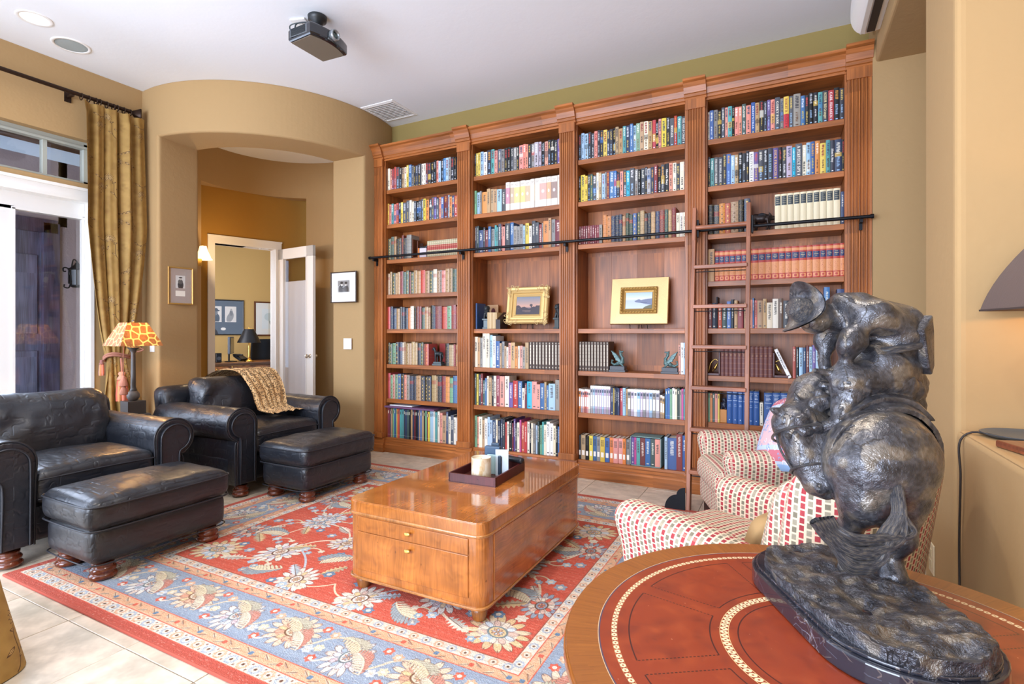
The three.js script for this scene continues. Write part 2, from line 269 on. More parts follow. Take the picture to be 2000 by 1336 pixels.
// ---------------------------------------------------------------- bookcase
const SH = [0.155, 0.575, 0.949, 1.327, 1.703, 2.08, 2.463, 2.838];      // shelf tops
const PC = [-3.963, -2.856, -1.760, -0.659, 0.448], PWID = 0.146;         // pilaster centres
const BAYS = [0, 1, 2, 3].map((i) => [PC[i] + PWID / 2, PC[i + 1] - PWID / 2]);
const SHELFZ = -4.512;
{
  const bc = thing('bookcase', 'tall built-in cherry bookcase with fluted pilasters and a library ladder rail', 'bookcase');
  // fluted pilaster plan (x across, z front)
  const pl = []; const n = 6, w = PWID, f0 = -4.463, dep = 0.009;
  pl.push([-w / 2, -4.53]); pl.push([-w / 2, f0]);
  for (let k = 0; k < n; k++) { const a = -w / 2 + 0.012 + k * (w - 0.024) / n, s = (w - 0.024) / n; pl.push([a + 0.003, f0]); for (let q = 1; q < 5; q++) { const t = q / 5; pl.push([a + 0.003 + (s - 0.006) * t, f0 - dep * Math.sin(Math.PI * t)]); } pl.push([a + s - 0.003, f0]); }
  pl.push([w / 2, f0]); pl.push([w / 2, -4.53]);
  const gp = raise(pl, 0.21, 3.088);
  const prof = (f, o) => [[-4.80, 3.15 + o], [f, 3.15 + o], [f, 3.168 + o], [f + 0.012, 3.172 + o], [f + 0.014, 3.192 + o], [f + 0.022, 3.197 + o], [f + 0.026, 3.212 + o], [f + 0.036, 3.24 + o], [f + 0.056, 3.268 + o], [f + 0.074, 3.279 + o], [f + 0.078, 3.284 + o], [f + 0.078, 3.298 + o], [-4.80, 3.298 + o]];
  const base = (f) => [[-4.80, 0], [f, 0], [f, 0.082], [f - 0.006, 0.09], [f - 0.006, 0.1], [f - 0.012, 0.106], [f - 0.012, 0.128], [f - 0.02, 0.135], [f - 0.022, 0.155], [-4.80, 0.155]];
  PC.forEach((x, i) => {
    part('pilaster', gp, mCherry, bc, [x, 0, 0]);
    part('capital', rbox(PWID + 0.008, 0.08, 0.09, 0.003, x, 3.128, -4.499), mCherry, bc);
    part('plinth_block', merge([rbox(PWID + 0.012, 0.056, 0.09, 0.003, x, 0.183, -4.495), sweepX(base(-4.452), x - PWID / 2 - 0.016, x + PWID / 2 + 0.016)]), mCherry, bc);
    part('cornice_block', sweepX(prof(-4.456, 0.012), x - PWID / 2 - (i ? 0.012 : 0.075), x + PWID / 2 + (i < 4 ? 0.012 : 0.006)), mCherry, bc);
  });
  BAYS.forEach(([a, b], i) => {
    const wid = b - a, m = (a + b) / 2;
    part('cornice', sweepX(prof(-4.488, 0), a, b), mCherry, bc);
    part('base_moulding', sweepX(base(-4.482), a, b), mCherry, bc);
    for (let q = 0; q < 4; q++) part('back_board', box(wid / 4 - 0.001, 3.02, 0.02, a + wid * (q + 0.5) / 4, 1.65, -4.80 - 0.0012 * (q % 2)), [mCherry, mCherryDark, mCherry][(q + i) % 3], bc);
    for (const s of [0, 1]) part('side_panel', box(0.02, 3.02, 0.31, s ? b - 0.004 : a + 0.004, 1.65, -4.655), mCherryDark, bc);
    SH.slice(1).forEach((y, k) => { if (k === 3 - 0 && (i === 1 || i === 2)) return; part('shelf', rbox(wid - 0.03, 0.042, 0.28, 0.003, m, y - 0.021, SHELFZ - 0.14, true), mCherry, bc); });
    part('stile', box(0.012, 2.95, 0.04, a + 0.005, 1.63, -4.515), mCherry, bc); part('stile', box(0.012, 2.95, 0.04, b - 0.005, 1.63, -4.515), mCherry, bc);
  });
}
// ladder rail along the pilasters
{
  const rl = thing('ladder_rail', 'black metal rail running along the whole bookcase', 'rail');
  const t = cyl(0.0125, 0.0125, 4.51, 0, 0, 0, 16); t.rotateZ(Math.PI / 2); t.translate(-1.742, 2.094, -4.385); part('tube', t, mBlack, rl);
  for (const x of PC) part('bracket', merge([box(0.018, 0.03, 0.075, x + 0.005, 2.075, -4.43), box(0.02, 0.06, 0.012, x + 0.005, 2.045, -4.455)]), mBlack, rl);
  for (const x of [-3.997, 0.513]) { const c = cyl(0.016, 0.016, 0.02, 0, 0, 0, 16); c.rotateZ(Math.PI / 2); c.translate(x, 2.094, -4.385); part('end_cap', c, mBlack, rl); }
}
// rolling ladder
{
  const ld = thing('library_ladder', 'wooden rolling library ladder leaning on the black rail', 'ladder');
  const mLad = wood('#b97a5c', 0.42), zAt = (y) => lerp(-4.02, -4.335, y / 2.25), tilt = Math.atan2(-0.315, 2.25);
  for (const x of [-0.642, -0.258]) {
    const g = rbox(0.03, 2.27, 0.075, 0.005, 0, 0, 0); g.rotateX(tilt); g.translate(x, 1.13, zAt(1.125)); part('stringer', metreUV(g), mLad, ld);
    part('rail_roller', merge([box(0.012, 0.13, 0.05, x + 0.022, 2.1, -4.345), (() => { const c = cyl(0.022, 0.022, 0.014, 0, 0, 0, 16); c.rotateZ(Math.PI / 2); c.translate(x + 0.024, 2.128, -4.383); return c; })()]), mBlack, ld);
  }
  const gr = cyl(0.017, 0.017, 0.36, 0, 0, 0, 16); gr.rotateZ(Math.PI / 2); gr.translate(-0.45, 2.1, zAt(2.1) + 0.02); part('hand_rung', gr, mLad, ld);
  for (let k = 0; k < 6; k++) {
    const y = 1.79 - 0.301 * k; const st = part('tread', rbox(0.375, 0.028, 0.085, 0.005, -0.45, y, zAt(y) + 0.012, true), mLad, ld);
    const ro = cyl(0.0035, 0.0035, 0.36, 0, 0, 0, 8); ro.rotateZ(Math.PI / 2); ro.translate(-0.45, y - 0.035, zAt(y) + 0.012); part('tie_rod', ro, mBlack, st);
  }
  for (const [x, sg] of [[-0.67, -1], [-0.232, 1]]) {   // cast wheel guards with a pierced fan
    const s = new THREE.Shape(); s.moveTo(0, 0); s.lineTo(0, 0.17); s.quadraticCurveTo(-0.055, 0.165, -0.06, 0.115); s.quadraticCurveTo(-0.14, 0.1, -0.145, 0.0); s.lineTo(0, 0);
    for (let k = 0; k < 6; k++) { const a = Math.PI * (0.12 + 0.15 * k), h = new THREE.Path(); const c = [-0.07 + 0.045 * Math.cos(a), 0.03 + 0.045 * Math.sin(a)]; h.absellipse(c[0], c[1], 0.014, 0.005, 0, 7, false, a); s.holes.push(h); }
    for (let k = 0; k < 3; k++) { const h = new THREE.Path(); h.absellipse(-0.022 - 0.006 * k, 0.145 - 0.022 * k, 0.009, 0.004, 0, 7, false, 0.5); s.holes.push(h); }
    const g = new THREE.ExtrudeGeometry(s, { depth: 0.012, bevelEnabled: false, curveSegments: 10 }); if (sg > 0) g.scale(-1, 1, 1);
    const wg = part('wheel_guard', metreUV(g), std('#11151c', 0.45, { metalness: 0.4, side: THREE.DoubleSide }), ld, [x + (sg < 0 ? 0.012 : -0.012), 0.004, -3.985]);
    const wh = cyl(0.045, 0.045, 0.02, 0, 0, 0, 20); wh.rotateX(Math.PI / 2); part('wheel', wh, mBlack, wg, [sg * 0.06, 0.045, -0.018]);
  }
}

// ---------------------------------------------------------------- books
const INK = { k: '#22242a', K: '#4b4f57', w: '#f2f0ec', W: '#e6dcc6', r: '#b8453f', R: '#78343a', s: '#dc9283', o: '#d68a4c', y: '#dcc252', b: '#42699f', B: '#303d57', l: '#9fbfd6', t: '#569a9a', g: '#79a583', G: '#3d524c', n: '#b79870', N: '#4c3a32', p: '#63528c', m: '#bd5188', e: '#8e8b86', a: '#b6adb8', c: '#33b5cf' };
const INKNAME = { k: 'black', K: 'charcoal', w: 'white', W: 'cream', r: 'red', R: 'maroon', s: 'salmon', o: 'orange', y: 'yellow', b: 'blue', B: 'navy', l: 'light blue', t: 'teal', g: 'green', G: 'dark green', n: 'tan', N: 'dark brown', p: 'purple', m: 'magenta', e: 'grey', a: 'lilac grey', c: 'cyan' };
const ORD = ['first', 'second', 'third', 'fourth', 'fifth', 'sixth', 'seventh', 'eighth', 'ninth', 'tenth', 'eleventh', 'twelfth', 'thirteenth', 'fourteenth', 'fifteenth', 'sixteenth', 'seventeenth', 'eighteenth', 'nineteenth', 'twentieth', 'twenty-first', 'twenty-second', 'twenty-third', 'twenty-fourth', 'twenty-fifth', 'twenty-sixth', 'twenty-seventh', 'twenty-eighth', 'twenty-ninth', 'thirtieth', 'thirty-first', 'thirty-second', 'thirty-third', 'thirty-fourth', 'thirty-fifth', 'thirty-sixth', 'thirty-seventh', 'thirty-eighth', 'thirty-ninth', 'fortieth', 'forty-first', 'forty-second', 'forty-third', 'forty-fourth'];
const BAYNAME = ['leftmost bay', 'second bay', 'third bay', 'ladder bay'], SHNAME = ['bottom shelf', 'seventh shelf', 'sixth shelf', 'fifth shelf', 'fourth shelf', 'third shelf', 'second shelf', 'top shelf'];
const PXM = 840, ATL = 2048;
const atlases = []; let ax = 0, ay = 0, arow = 0;
function atlasCell(w, h) {
  const pw = Math.max(6, Math.round(w * PXM)), ph = Math.round(h * PXM);
  if (ax + pw + 2 > ATL) { ax = 0; ay += arow + 2; arow = 0; }
  if (!atlases.length || ay + ph + 2 > ATL) { const c = document.createElement('canvas'); c.width = c.height = ATL; atlases.push({ c, g: c.getContext('2d'), m: std('#ffffff', 0.48), ml: std('#ffffff', 0.42, { clearcoat: 0.15 }) }); ax = ay = arow = 0; }
  const A = atlases[atlases.length - 1], cell = { A, x: ax, y: ay, w: pw, h: ph }; ax += pw + 2; arow = Math.max(arow, ph); return cell;
}
const light = (hex) => { const c = new THREE.Color(hex); return 0.3 * c.r + 0.6 * c.g + 0.1 * c.b > 0.2; };
function mixHex(h, f, t = '#ffffff') { const a = new THREE.Color(h), b = new THREE.Color(t); return '#' + a.lerp(b, f).getHexString(); }
function jitterHex(h, v = 0.05) { const c = new THREE.Color(h), o = {}; c.getHSL(o); c.setHSL(o.h + R(-0.012, 0.012), clamp(o.s + R(-0.08, 0.08)), clamp(o.l + R(-v, v))); return '#' + c.getHexString(); }
function scribble(g, x0, y0, len, th, col) {   // illegible lettering running down the spine: short strokes in word lengths
  g.fillStyle = col; let y = y0; const end = y0 + len;
  while (y < end - 2) { const word = R(3, 9) | 0; for (let k = 0; k < word && y < end - 2; k++) { const l = R(1.6, 3.2), o = rnd() < 0.5 ? 0 : th * R(0.2, 0.5); g.fillRect(x0 + (rnd() < 0.5 ? 0 : o), y, th - o, l * 0.72); y += l; } y += 3; }
}
function spineText(g, x, y, w, h, text, col, font = 'bold', fill = 0.8) {   // real lettering, reading downwards
  g.save(); g.translate(x + w / 2, y + h / 2); g.rotate(Math.PI / 2); g.fillStyle = col; let s = w * fill; g.font = `${font} ${s}px serif`; let tw = g.measureText(text).width;
  g.textAlign = 'center'; g.textBaseline = 'middle'; g.scale(Math.min(1.2, h / tw), 1); g.fillText(text, 0, 0); g.restore();
}
const DRAW = {
  novel(g, x, y, w, h, c, o) {
    const lt = light(c), ink = pick(lt ? ['#2a2a30', '#7c1d24', '#1d3358', '#f6f2e8'] : ['#f2ecd8', '#e7c765', '#f5f5f5', '#d8dde6', '#e8a03c', '#d4433c']), ink2 = pick(lt ? ['#222', '#5a3a22'] : ['#eee', '#d9b650', '#9fc4e8']);
    g.fillStyle = c; g.fillRect(x, y, w, h);
    const style = o.text ? 9 : rnd();
    if (o.band) { g.fillStyle = o.band; g.fillRect(x, y + h * 0.55, w, h * 0.45); }
    else if (style < 0.22) { g.fillStyle = mixHex(c, 0.6, pick(['#d9b650', '#c8423a', '#3c6fb0', '#e9e4d6', '#222831'])); const p = R(0.25, 0.6); g.fillRect(x, y + h * p, w, h * R(0.1, 0.3)); }
    if (o.text) { spineText(g, x, y + h * 0.06, w, h * 0.82, o.text, o.ink ?? ink, 'bold', 0.62); }
    else { const m = w * R(0.22, 0.3); scribble(g, x + m, y + h * R(0.04, 0.1), h * R(0.25, 0.38), w - 2 * m, ink); scribble(g, x + m * 1.2, y + h * R(0.5, 0.56), h * R(0.22, 0.34), w - 2.4 * m, ink2); }
    g.fillStyle = ink2; g.fillRect(x + w * 0.3, y + h * 0.92, w * 0.4, h * 0.03);
  },
  plain(g, x, y, w, h, c) { g.fillStyle = c; g.fillRect(x, y, w, h); const lt = light(c); if (w > 9) { const m = w * 0.3; scribble(g, x + m, y + h * R(0.06, 0.2), h * R(0.3, 0.6), w - 2 * m, lt ? '#43403d' : '#ece6d4'); } if (rnd() < 0.5) { g.fillStyle = lt ? '#55504a' : '#d8d2c0'; g.fillRect(x + w * 0.28, y + h * 0.9, w * 0.44, h * 0.035); } },
  slim(g, x, y, w, h, c) { g.fillStyle = c; g.fillRect(x, y, w, h); g.fillStyle = mixHex(c, 0.55); g.fillRect(x, y + h * 0.9, w, 1.5); g.fillStyle = light(c) ? '#444' : '#e9dfc0'; g.fillRect(x + w * 0.35, y + h * 0.08, w * 0.3, h * 0.1); },
  leather(g, x, y, w, h, c, o) {
    g.fillStyle = c; g.fillRect(x, y, w, h); const gold = light(c) ? '#6b4a22' : '#dcb866', n = pick([5, 6, 7, 6]);
    for (let k = 0; k <= n; k++) { const yy = y + h * (0.03 + 0.94 * k / n); g.fillStyle = gold; g.fillRect(x, yy - 1, w, 1); g.fillStyle = mixHex(c, 0.35, '#000000'); g.fillRect(x, yy + 0.5, w, 1.6); }
    const st = rnd();
    for (let k = 0; k < n; k++) {
      const yy = y + h * (0.03 + 0.94 * (k + 0.5) / n), hh = h * 0.94 / n; g.fillStyle = gold; g.strokeStyle = gold; g.lineWidth = 1;
      if (k === 1) { g.fillStyle = st < 0.3 ? mixHex(c, 0.5, '#a01c22') : c; g.fillRect(x, yy - hh * 0.42, w, hh * 0.84); g.fillStyle = gold; for (let q = 0; q < 3; q++) g.fillRect(x + w * R(0.12, 0.25), yy - hh * 0.28 + q * hh * 0.24, w * R(0.4, 0.65), 1.5); }
      else if (st < 0.35) { g.beginPath(); g.ellipse(x + w / 2, yy, w * 0.26, hh * 0.28, 0, 0, 7); g.stroke(); g.fillRect(x + w / 2 - 1, yy - 1, 2.4, 2.4); }
      else if (st < 0.7) { g.strokeRect(x + w * 0.18, yy - hh * 0.32, w * 0.64, hh * 0.64); g.beginPath(); g.moveTo(x + w / 2, yy - hh * 0.25); g.lineTo(x + w * 0.7, yy); g.lineTo(x + w / 2, yy + hh * 0.25); g.lineTo(x + w * 0.3, yy); g.fill(); }
      else { for (let q = 0; q < 9; q++) g.fillRect(x + w * R(0.15, 0.75), yy + hh * R(-0.35, 0.3), R(1, 3), R(1, 2.4)); }
    }
  },
  encyc(g, x, y, w, h, c) {   // red leather, navy title panel, gilt field
    g.fillStyle = '#b23a2e'; g.fillRect(x, y, w, h); g.fillStyle = '#d9905c'; g.fillRect(x, y + h * 0.05, w, h * 0.09); g.fillRect(x, y + h * 0.45, w, h * 0.37); g.fillRect(x + w * 0.1, y + h * 0.85, w * 0.8, h * 0.11);
    g.fillStyle = '#b23a2e'; g.beginPath(); g.arc(x + w / 2, y + h * 0.905, w * 0.2, 0, 7); g.fill(); for (let k = 0; k < 22; k++) { g.fillStyle = 'rgba(160,60,40,.6)'; g.fillRect(x + w * R(0.15, 0.8), y + h * R(0.47, 0.8), 2, R(1, 4)); }
    g.fillStyle = '#22335e'; g.fillRect(x + w * 0.06, y + h * 0.19, w * 0.88, h * 0.19); g.fillStyle = '#e8c98a'; g.fillRect(x + w * 0.3, y + h * 0.22, w * 0.4, 2); g.fillRect(x + w * 0.22, y + h * 0.27, w * 0.56, 3); g.fillRect(x + w * 0.36, y + h * 0.32, w * 0.28, 2);
  },
  creamset(g, x, y, w, h) { g.fillStyle = '#e6d8b4'; g.fillRect(x, y, w, h); g.fillStyle = '#3a4348'; g.fillRect(x + w * 0.1, y + h * 0.06, w * 0.8, h * 0.26); g.fillStyle = '#cfc39c'; for (let q = 0; q < 4; q++) g.fillRect(x + w * 0.22, y + h * (0.09 + 0.055 * q), w * R(0.35, 0.6), 2); },
  filmset(g, x, y, w, h) { g.fillStyle = '#4a3c34'; g.fillRect(x, y, w, h); g.fillStyle = '#d8cdb8'; g.fillRect(x + w * 0.36, y + h * 0.1, w * 0.34, h * 0.72); g.fillStyle = '#54463c'; for (let q = 0; q < 5; q++) g.fillRect(x + w * 0.36, y + h * (0.2 + 0.12 * q), w * 0.34, 1.6); g.fillStyle = '#cfc3aa'; g.fillRect(x + w * 0.36, y + h * 0.03, w * 0.3, h * 0.03); g.fillRect(x + w * 0.36, y + h * 0.9, w * 0.3, h * 0.04); },
  blueset(g, x, y, w, h, c, o) { g.fillStyle = '#24508f'; g.fillRect(x, y, w, h); g.fillStyle = '#cfd6e0'; for (const q of [0.06, 0.075, 0.3, 0.315]) g.fillRect(x + w * 0.1, y + h * q, w * 0.8, 1.6); for (const q of [0.11, 0.15, 0.19, 0.23]) g.fillRect(x + w * 0.22, y + h * q, w * R(0.4, 0.58), 3); g.fillRect(x + w * 0.3, y + h * 0.42, w * 0.4, 2); g.fillRect(x + w * 0.25, y + h * 0.47, w * 0.5, 2); g.save(); g.translate(x + w / 2, y + h * 0.88); g.rotate(Math.PI / 4); g.fillRect(-3, -3, 6, 6); g.restore(); },
  brownset(g, x, y, w, h) { g.fillStyle = '#6b3f3c'; g.fillRect(x, y, w, h); for (let k = 0; k < 6; k++) { g.fillStyle = '#b98e62'; g.fillRect(x + 1, y + h * (0.05 + 0.17 * k), w - 2, 1.4); } g.fillStyle = '#d3ab78'; g.fillRect(x + w * 0.25, y + h * 0.27, w * 0.5, 2); g.fillRect(x + w * 0.3, y + h * 0.31, w * 0.4, 2); },
  jacketset(g, x, y, w, h, c) { g.fillStyle = '#e0d7cb'; g.fillRect(x, y, w, h); g.strokeStyle = '#b8aea2'; g.strokeRect(x + 0.5, y + 0.5, w - 1, h - 1); g.fillStyle = mixHex(c, 0.3, '#efe4d4'); g.fillRect(x, y + h * 0.2, w, h * 0.55); g.fillStyle = '#8d857c'; g.fillRect(x + w * 0.2, y + h * 0.09, w * 0.6, 2); g.fillRect(x + w * 0.3, y + h * 0.13, w * 0.4, 2); g.fillStyle = mixHex(c, 0.6); g.beginPath(); g.ellipse(x + w / 2, y + h * 0.47, w * 0.2, h * 0.06, 0, 0, 7); g.fill(); },
  smallset(g, x, y, w, h) { g.fillStyle = '#c4b795'; g.fillRect(x, y, w, h); for (let k = 0; k < 7; k++) { g.fillStyle = '#4f5a3a'; g.fillRect(x + 1, y + h * (0.04 + 0.15 * k), w * 0.3, 3); g.fillRect(x + w * 0.6, y + h * (0.04 + 0.15 * k), w * 0.3, 3); } g.fillStyle = '#a8443a'; g.fillRect(x, y + h * 0.28, w, h * 0.3); g.fillStyle = '#e1cf9a'; g.fillRect(x + 1, y + h * 0.36, w - 2, 2); },
  guide(g, x, y, w, h, c, o) { g.fillStyle = c; g.fillRect(x, y, w, h); g.fillStyle = '#f4f1ec'; g.fillRect(x, y, w, h * 0.1); g.fillStyle = 'rgba(40,50,70,.75)'; g.fillRect(x + w * 0.2, y + h * 0.14, w * 0.6, h * 0.1); g.fillStyle = '#f7f5f1'; g.fillRect(x + w * 0.16, y + h * 0.34, w * 0.68, h * 0.4); g.fillStyle = mixHex(c, 0.4, '#5b4a55'); g.fillRect(x, y + h * 0.82, w, h * 0.18); },
  manual(g, x, y, w, h, c) { g.fillStyle = c; g.fillRect(x, y, w, h); g.fillStyle = '#3a3430'; for (const q of [0, 1]) for (let k = 0; k < 6; k++) g.fillRect(x + w * (0.25 + 0.28 * q), y + h * (0.12 + 0.045 * k), w * 0.2, h * 0.03); g.fillStyle = '#f5f0e6'; g.fillRect(x + w * 0.18, y + h * 0.62, w * 0.6, h * 0.2); },
};
function pick(a) { return a[(rnd() * a.length) | 0]; }
const KINDS = { novel: ['jacketed_novel', 'jacketed novel'], plain: ['hardback_book', 'hardback book'], slim: ['slim_picture_book', 'slim picture book'], leather: ['leather_bound_book', 'gilt leather-bound book'], encyc: ['encyclopedia_volume', 'red leather encyclopedia volume'], creamset: ['cream_set_volume', 'cream volume with dark label'], filmset: ['brown_set_volume', 'dark brown volume with pale spine strip'], blueset: ['blue_reference_volume', 'blue reference volume'], brownset: ['brown_leather_volume', 'brown leather volume'], jacketset: ['white_jacket_volume', 'white-jacketed volume'], smallset: ['pocket_set_volume', 'small pocket volume'], guide: ['travel_guide', 'slim travel guide'], manual: ['paperback_manual', 'thick paperback manual'] };
const mPages = std('#e9e0cd', 0.85);
function bookGeo(w, h, d, cell, rnds) {   // spine at +z (rounded), boards at the sides; uv from the atlas cell
  const n = 4, P = [], U = [], I = []; const u0 = (cell.x + 0.5) / ATL, u1 = (cell.x + cell.w - 0.5) / ATL, v1 = 1 - (cell.y + 0.5) / ATL, v0 = 1 - (cell.y + cell.h - 0.5) / ATL, um = u0 + (u1 - u0) * 0.04;
  const quad = (a, b, c, e, ua) => { const k = P.length / 3; for (const q of [a, b, c, e]) P.push(...q); for (const q of ua) U.push(...q); I.push(k, k + 1, k + 2, k, k + 2, k + 3); };
  const z = (t) => rnds * (1 - (2 * t - 1) ** 2);
  for (let k = 0; k < n; k++) { const a = k / n, b = (k + 1) / n; quad([-w / 2 + w * a, 0, z(a)], [-w / 2 + w * b, 0, z(b)], [-w / 2 + w * b, h, z(b)], [-w / 2 + w * a, h, z(a)], [[lerp(u0, u1, a), v0], [lerp(u0, u1, b), v0], [lerp(u0, u1, b), v1], [lerp(u0, u1, a), v1]]); }
  const flat = [[um, v0], [um, v0], [um, v1], [um, v1]];
  quad([-w / 2, 0, -d], [-w / 2, 0, 0], [-w / 2, h, 0], [-w / 2, h, -d], flat); quad([w / 2, 0, 0], [w / 2, 0, -d], [w / 2, h, -d], [w / 2, h, 0], flat);
  for (const y of [0, h]) { const c = P.length / 3; P.push(0, y, -0.01); U.push(um, v1); for (let k = 0; k <= n; k++) { P.push(-w / 2 + w * k / n, y, z(k / n)); U.push(um, v1); } for (let k = 0; k < n; k++) y ? I.push(c, c + 1 + k, c + 2 + k) : I.push(c, c + 2 + k, c + 1 + k); }
  // board edges top and bottom
  const e = 0.0025; for (const s of [-1, 1]) { const a = s < 0 ? -w / 2 : w / 2 - e, b = a + e; quad([a, h, 0], [b, h, 0], [b, h, -d], [a, h, -d], flat); quad([a, 0, -d], [b, 0, -d], [b, 0, 0], [a, 0, 0], flat); }
  quad([-w / 2, h, 0], [w / 2, h, 0], [w / 2, h, -0.012], [-w / 2, h, -0.012], flat);
  const g = new THREE.BufferGeometry(); g.setAttribute('position', new THREE.Float32BufferAttribute(P, 3)); g.setAttribute('uv', new THREE.Float32BufferAttribute(U, 2)); g.setIndex(I); g.computeVertexNormals(); return g;
}
const bookCount = {};
function placeBook(kind, ink, w, h, x, y, z, label, group, o = {}) {
  const c = o.exact ?? jitterHex(INK[ink], 0.035), cell = atlasCell(w, h), G = cell.A.g;
  (DRAW[kind])(G, cell.x, cell.y, cell.w, cell.h, c, o);
  const d = o.deep ?? R(0.13, 0.17), b = thing(KINDS[kind][0], label, 'book', [x, y, z], o.turn ?? 0, group);
  part('cover', bookGeo(w, h, d, cell, kind === 'slim' ? 0.001 : kind === 'leather' || kind.endsWith('set') ? 0.005 : 0.003), kind === 'leather' ? cell.A.ml : cell.A.m, b);
  part('page_block', box(Math.max(0.002, w - 0.006), h - 0.008, d - 0.014, 0, h / 2, -d / 2 - 0.004), mPages, b);
  if (o.lean) b.rotation.z = o.lean;
  bookCount[kind] = (bookCount[kind] ?? 0) + 1; return b;
}
// a run of books: tokens "colour letter + relative width", laid from x0 to x1 on shelf s of bay b
const runIndex = {};
function run(bay, s, kind, tokens, x0, x1, h, o = {}) {
  const list = tokens.split(' ').map((t) => [t[0], +(t.slice(1) || 4)]), sum = list.reduce((q, t) => q + t[1], 0), k = (x1 - x0) / sum, key = bay + '_' + s;
  let x = x0; const dy = o.hv ?? 0.012;
  list.forEach(([ink, wd], i) => {
    const w = wd * k, n = (runIndex[key] = (runIndex[key] ?? 0) + 1), hh = (o.heights?.[i] ?? h) + (o.same ? 0 : R(-dy, dy));
    const nm = ['encyc', 'creamset', 'filmset', 'blueset', 'brownset'].includes(kind) ? KINDS[kind][1] : INKNAME[ink] + ' ' + KINDS[kind][1];
    const label = `${nm}, ${ORD[n - 1] ?? 'last'} from left, ${SHNAME[s]} of ${BAYNAME[bay]}`;
    const tx = o.texts?.[i];
    placeBook(kind, ink, w - 0.0012, hh, x + w / 2, SH[s] + 0.0005, SHELFZ - 0.018 - (o.same ? 0.002 : R(0, 0.012)), label, `${KINDS[kind][1]}s on the ${SHNAME[s]} of the ${BAYNAME[bay]}`, { ...(tx ? { text: tx[0], ink: tx[1], band: tx[2] } : {}), deep: o.deep, lean: o.lean });
    x += w;
  });
}
const B0 = BAYS.map((b) => b[0] + 0.015), B1 = BAYS.map((b) => b[1] - 0.012);
const bx = (bay, t) => lerp(B0[bay], B1[bay], t);
// --- leftmost bay
run(0, 7, 'novel', 'W s R r K6 k n W y b5 e k B k6 W W R k5 k5 k s l k b l5 e k5 k k b2', B0[0], B1[0], 0.232);
run(0, 6, 'novel', 'y2 s t s5 r B y K6 K5 W W K k k K y o5 K K p K s b R7 l2 o B r5 G', B0[0], B1[0], 0.228);
run(0, 5, 'leather', 'G5 G4 n4 k4 k4 R3 k5 e7', B0[0], bx(0, 0.345), 0.235, { hv: 0.02 });
run(0, 5, 'smallset', 'n n n n n n n n n n n n n n n n', bx(0, 0.565), B1[0], 0.165, { same: true });
run(0, 4, 'leather', 'n3 n3 G5 n3 n4 R5 G4 G4 R3 G4 n5 n5 r6 n6 G5 W5 n4 e3 s5 n5 n4 G5 n5', B0[0], B1[0], 0.236);
run(0, 3, 'leather', 'r4 B4 B5 n5 k4 B4 B5 o4 W5 k3 R4 R4 G5 n5 n3 k4 B3 R9 r7 g6 R6 R6', B0[0], B1[0], 0.235);
run(0, 2, 'leather', 'k3 G4 g6 B5 B5 W3 n3 n5 n4 n5 n5 B5 G4 R3 r5', B0[0], bx(0, 0.585), 0.232);
run(0, 2, 'leather', 'k5 n7 R3 n4 l2', bx(0, 0.81), B1[0], 0.22, { hv: 0.012 });
run(0, 1, 'leather', 'r4 g4 s4 g5 b5 k5 s4 e5 B6 B4 n3 n5 B6 k5 B5 n7 n3 k6 R6 o6 g5 b6 B4', B0[0], B1[0], 0.265);
run(0, 0, 'slim', 'R5 B2 n3 g3 b3 g2 o3 r3 t4 t4 k3 B4 G4 k3 n3 B3 R4 k3 B3 n2 b3 n4 k2 g4 R2 y3 l4 l3 W3 t4', B0[0] - 0.006, bx(0, 0.7), 0.315, { hv: 0.008, deep: 0.22 });
run(0, 0, 'plain', 'W5 s6 n9 B5 W6 K7 W6 w6 b3', bx(0, 0.705), B1[0], 0.3, { hv: 0.03, deep: 0.2 });
// --- second bay
run(1, 7, 'novel', 'k2 y4 y4 l5 w6 B7 t5 s5 K6 e5 k5 k5 K4 e5 k4 s6 s4 s4 k5 e5 a6 a4 k5 s5 k4 k5 k5 p5', B0[1], B1[1], 0.236);
run(1, 6, 'plain', 'g3 l5 e3 o8 n5 n5 n5 l7 K6', B0[1], bx(1, 0.375), 0.225, { hv: 0.015 });
run(1, 6, 'jacketset', 'm5 n5 y7 y6 n6 W5 W6 s8 o5 R7 W4', bx(1, 0.38), B1[1], 0.272, { hv: 0.004 });
run(1, 5, 'plain', 'k3 G3 B7 k3 R5 b4 e5 t3 t3 K4 R2 s4 K7 b5 e5 e4 e5 l3 y5 W4 K5 K5 R4 e2 o7 n4 e5 R8', B0[1], B1[1], 0.245, { hv: 0.028 });
run(1, 2, 'plain', 'W6 n4 e4 W5 W6 l4 w5 b6 n3 e4 n3 W3 s4 n6 o4 W3 s4 e4 n5', B0[1] - 0.01, bx(1, 0.645), 0.275, { heights: [0.3, 0.29, 0.29, 0.335, 0.335, 0.32, 0.305, 0.262, 0.24, 0.26, 0.21, 0.2, 0.245, 0.245, 0.21, 0.215, 0.215, 0.205, 0.25], hv: 0.004 });
run(1, 2, 'filmset', 'N N N N N N N N N N', bx(1, 0.65), B1[1], 0.255, { same: true });
run(1, 1, 'plain', 'G3 y3 k4 R3 G3 b3 W3 n5 k3 W4 R5 s7 W7 p6 r7 b6 W4 R3 c7 s7 s5 b6 n3 b3 l9 e6 W2', B0[1], B1[1], 0.265, { heights: [0.31, 0.305, 0.305, 0.315, 0.245, 0.265, 0.285, 0.28, 0.295, 0.295, 0.295, 0.295, 0.295, 0.24, 0.255, 0.255, 0.19, 0.24, 0.25, 0.255, 0.235, 0.245, 0.26, 0.225, 0.245, 0.28, 0.24], hv: 0.004 });
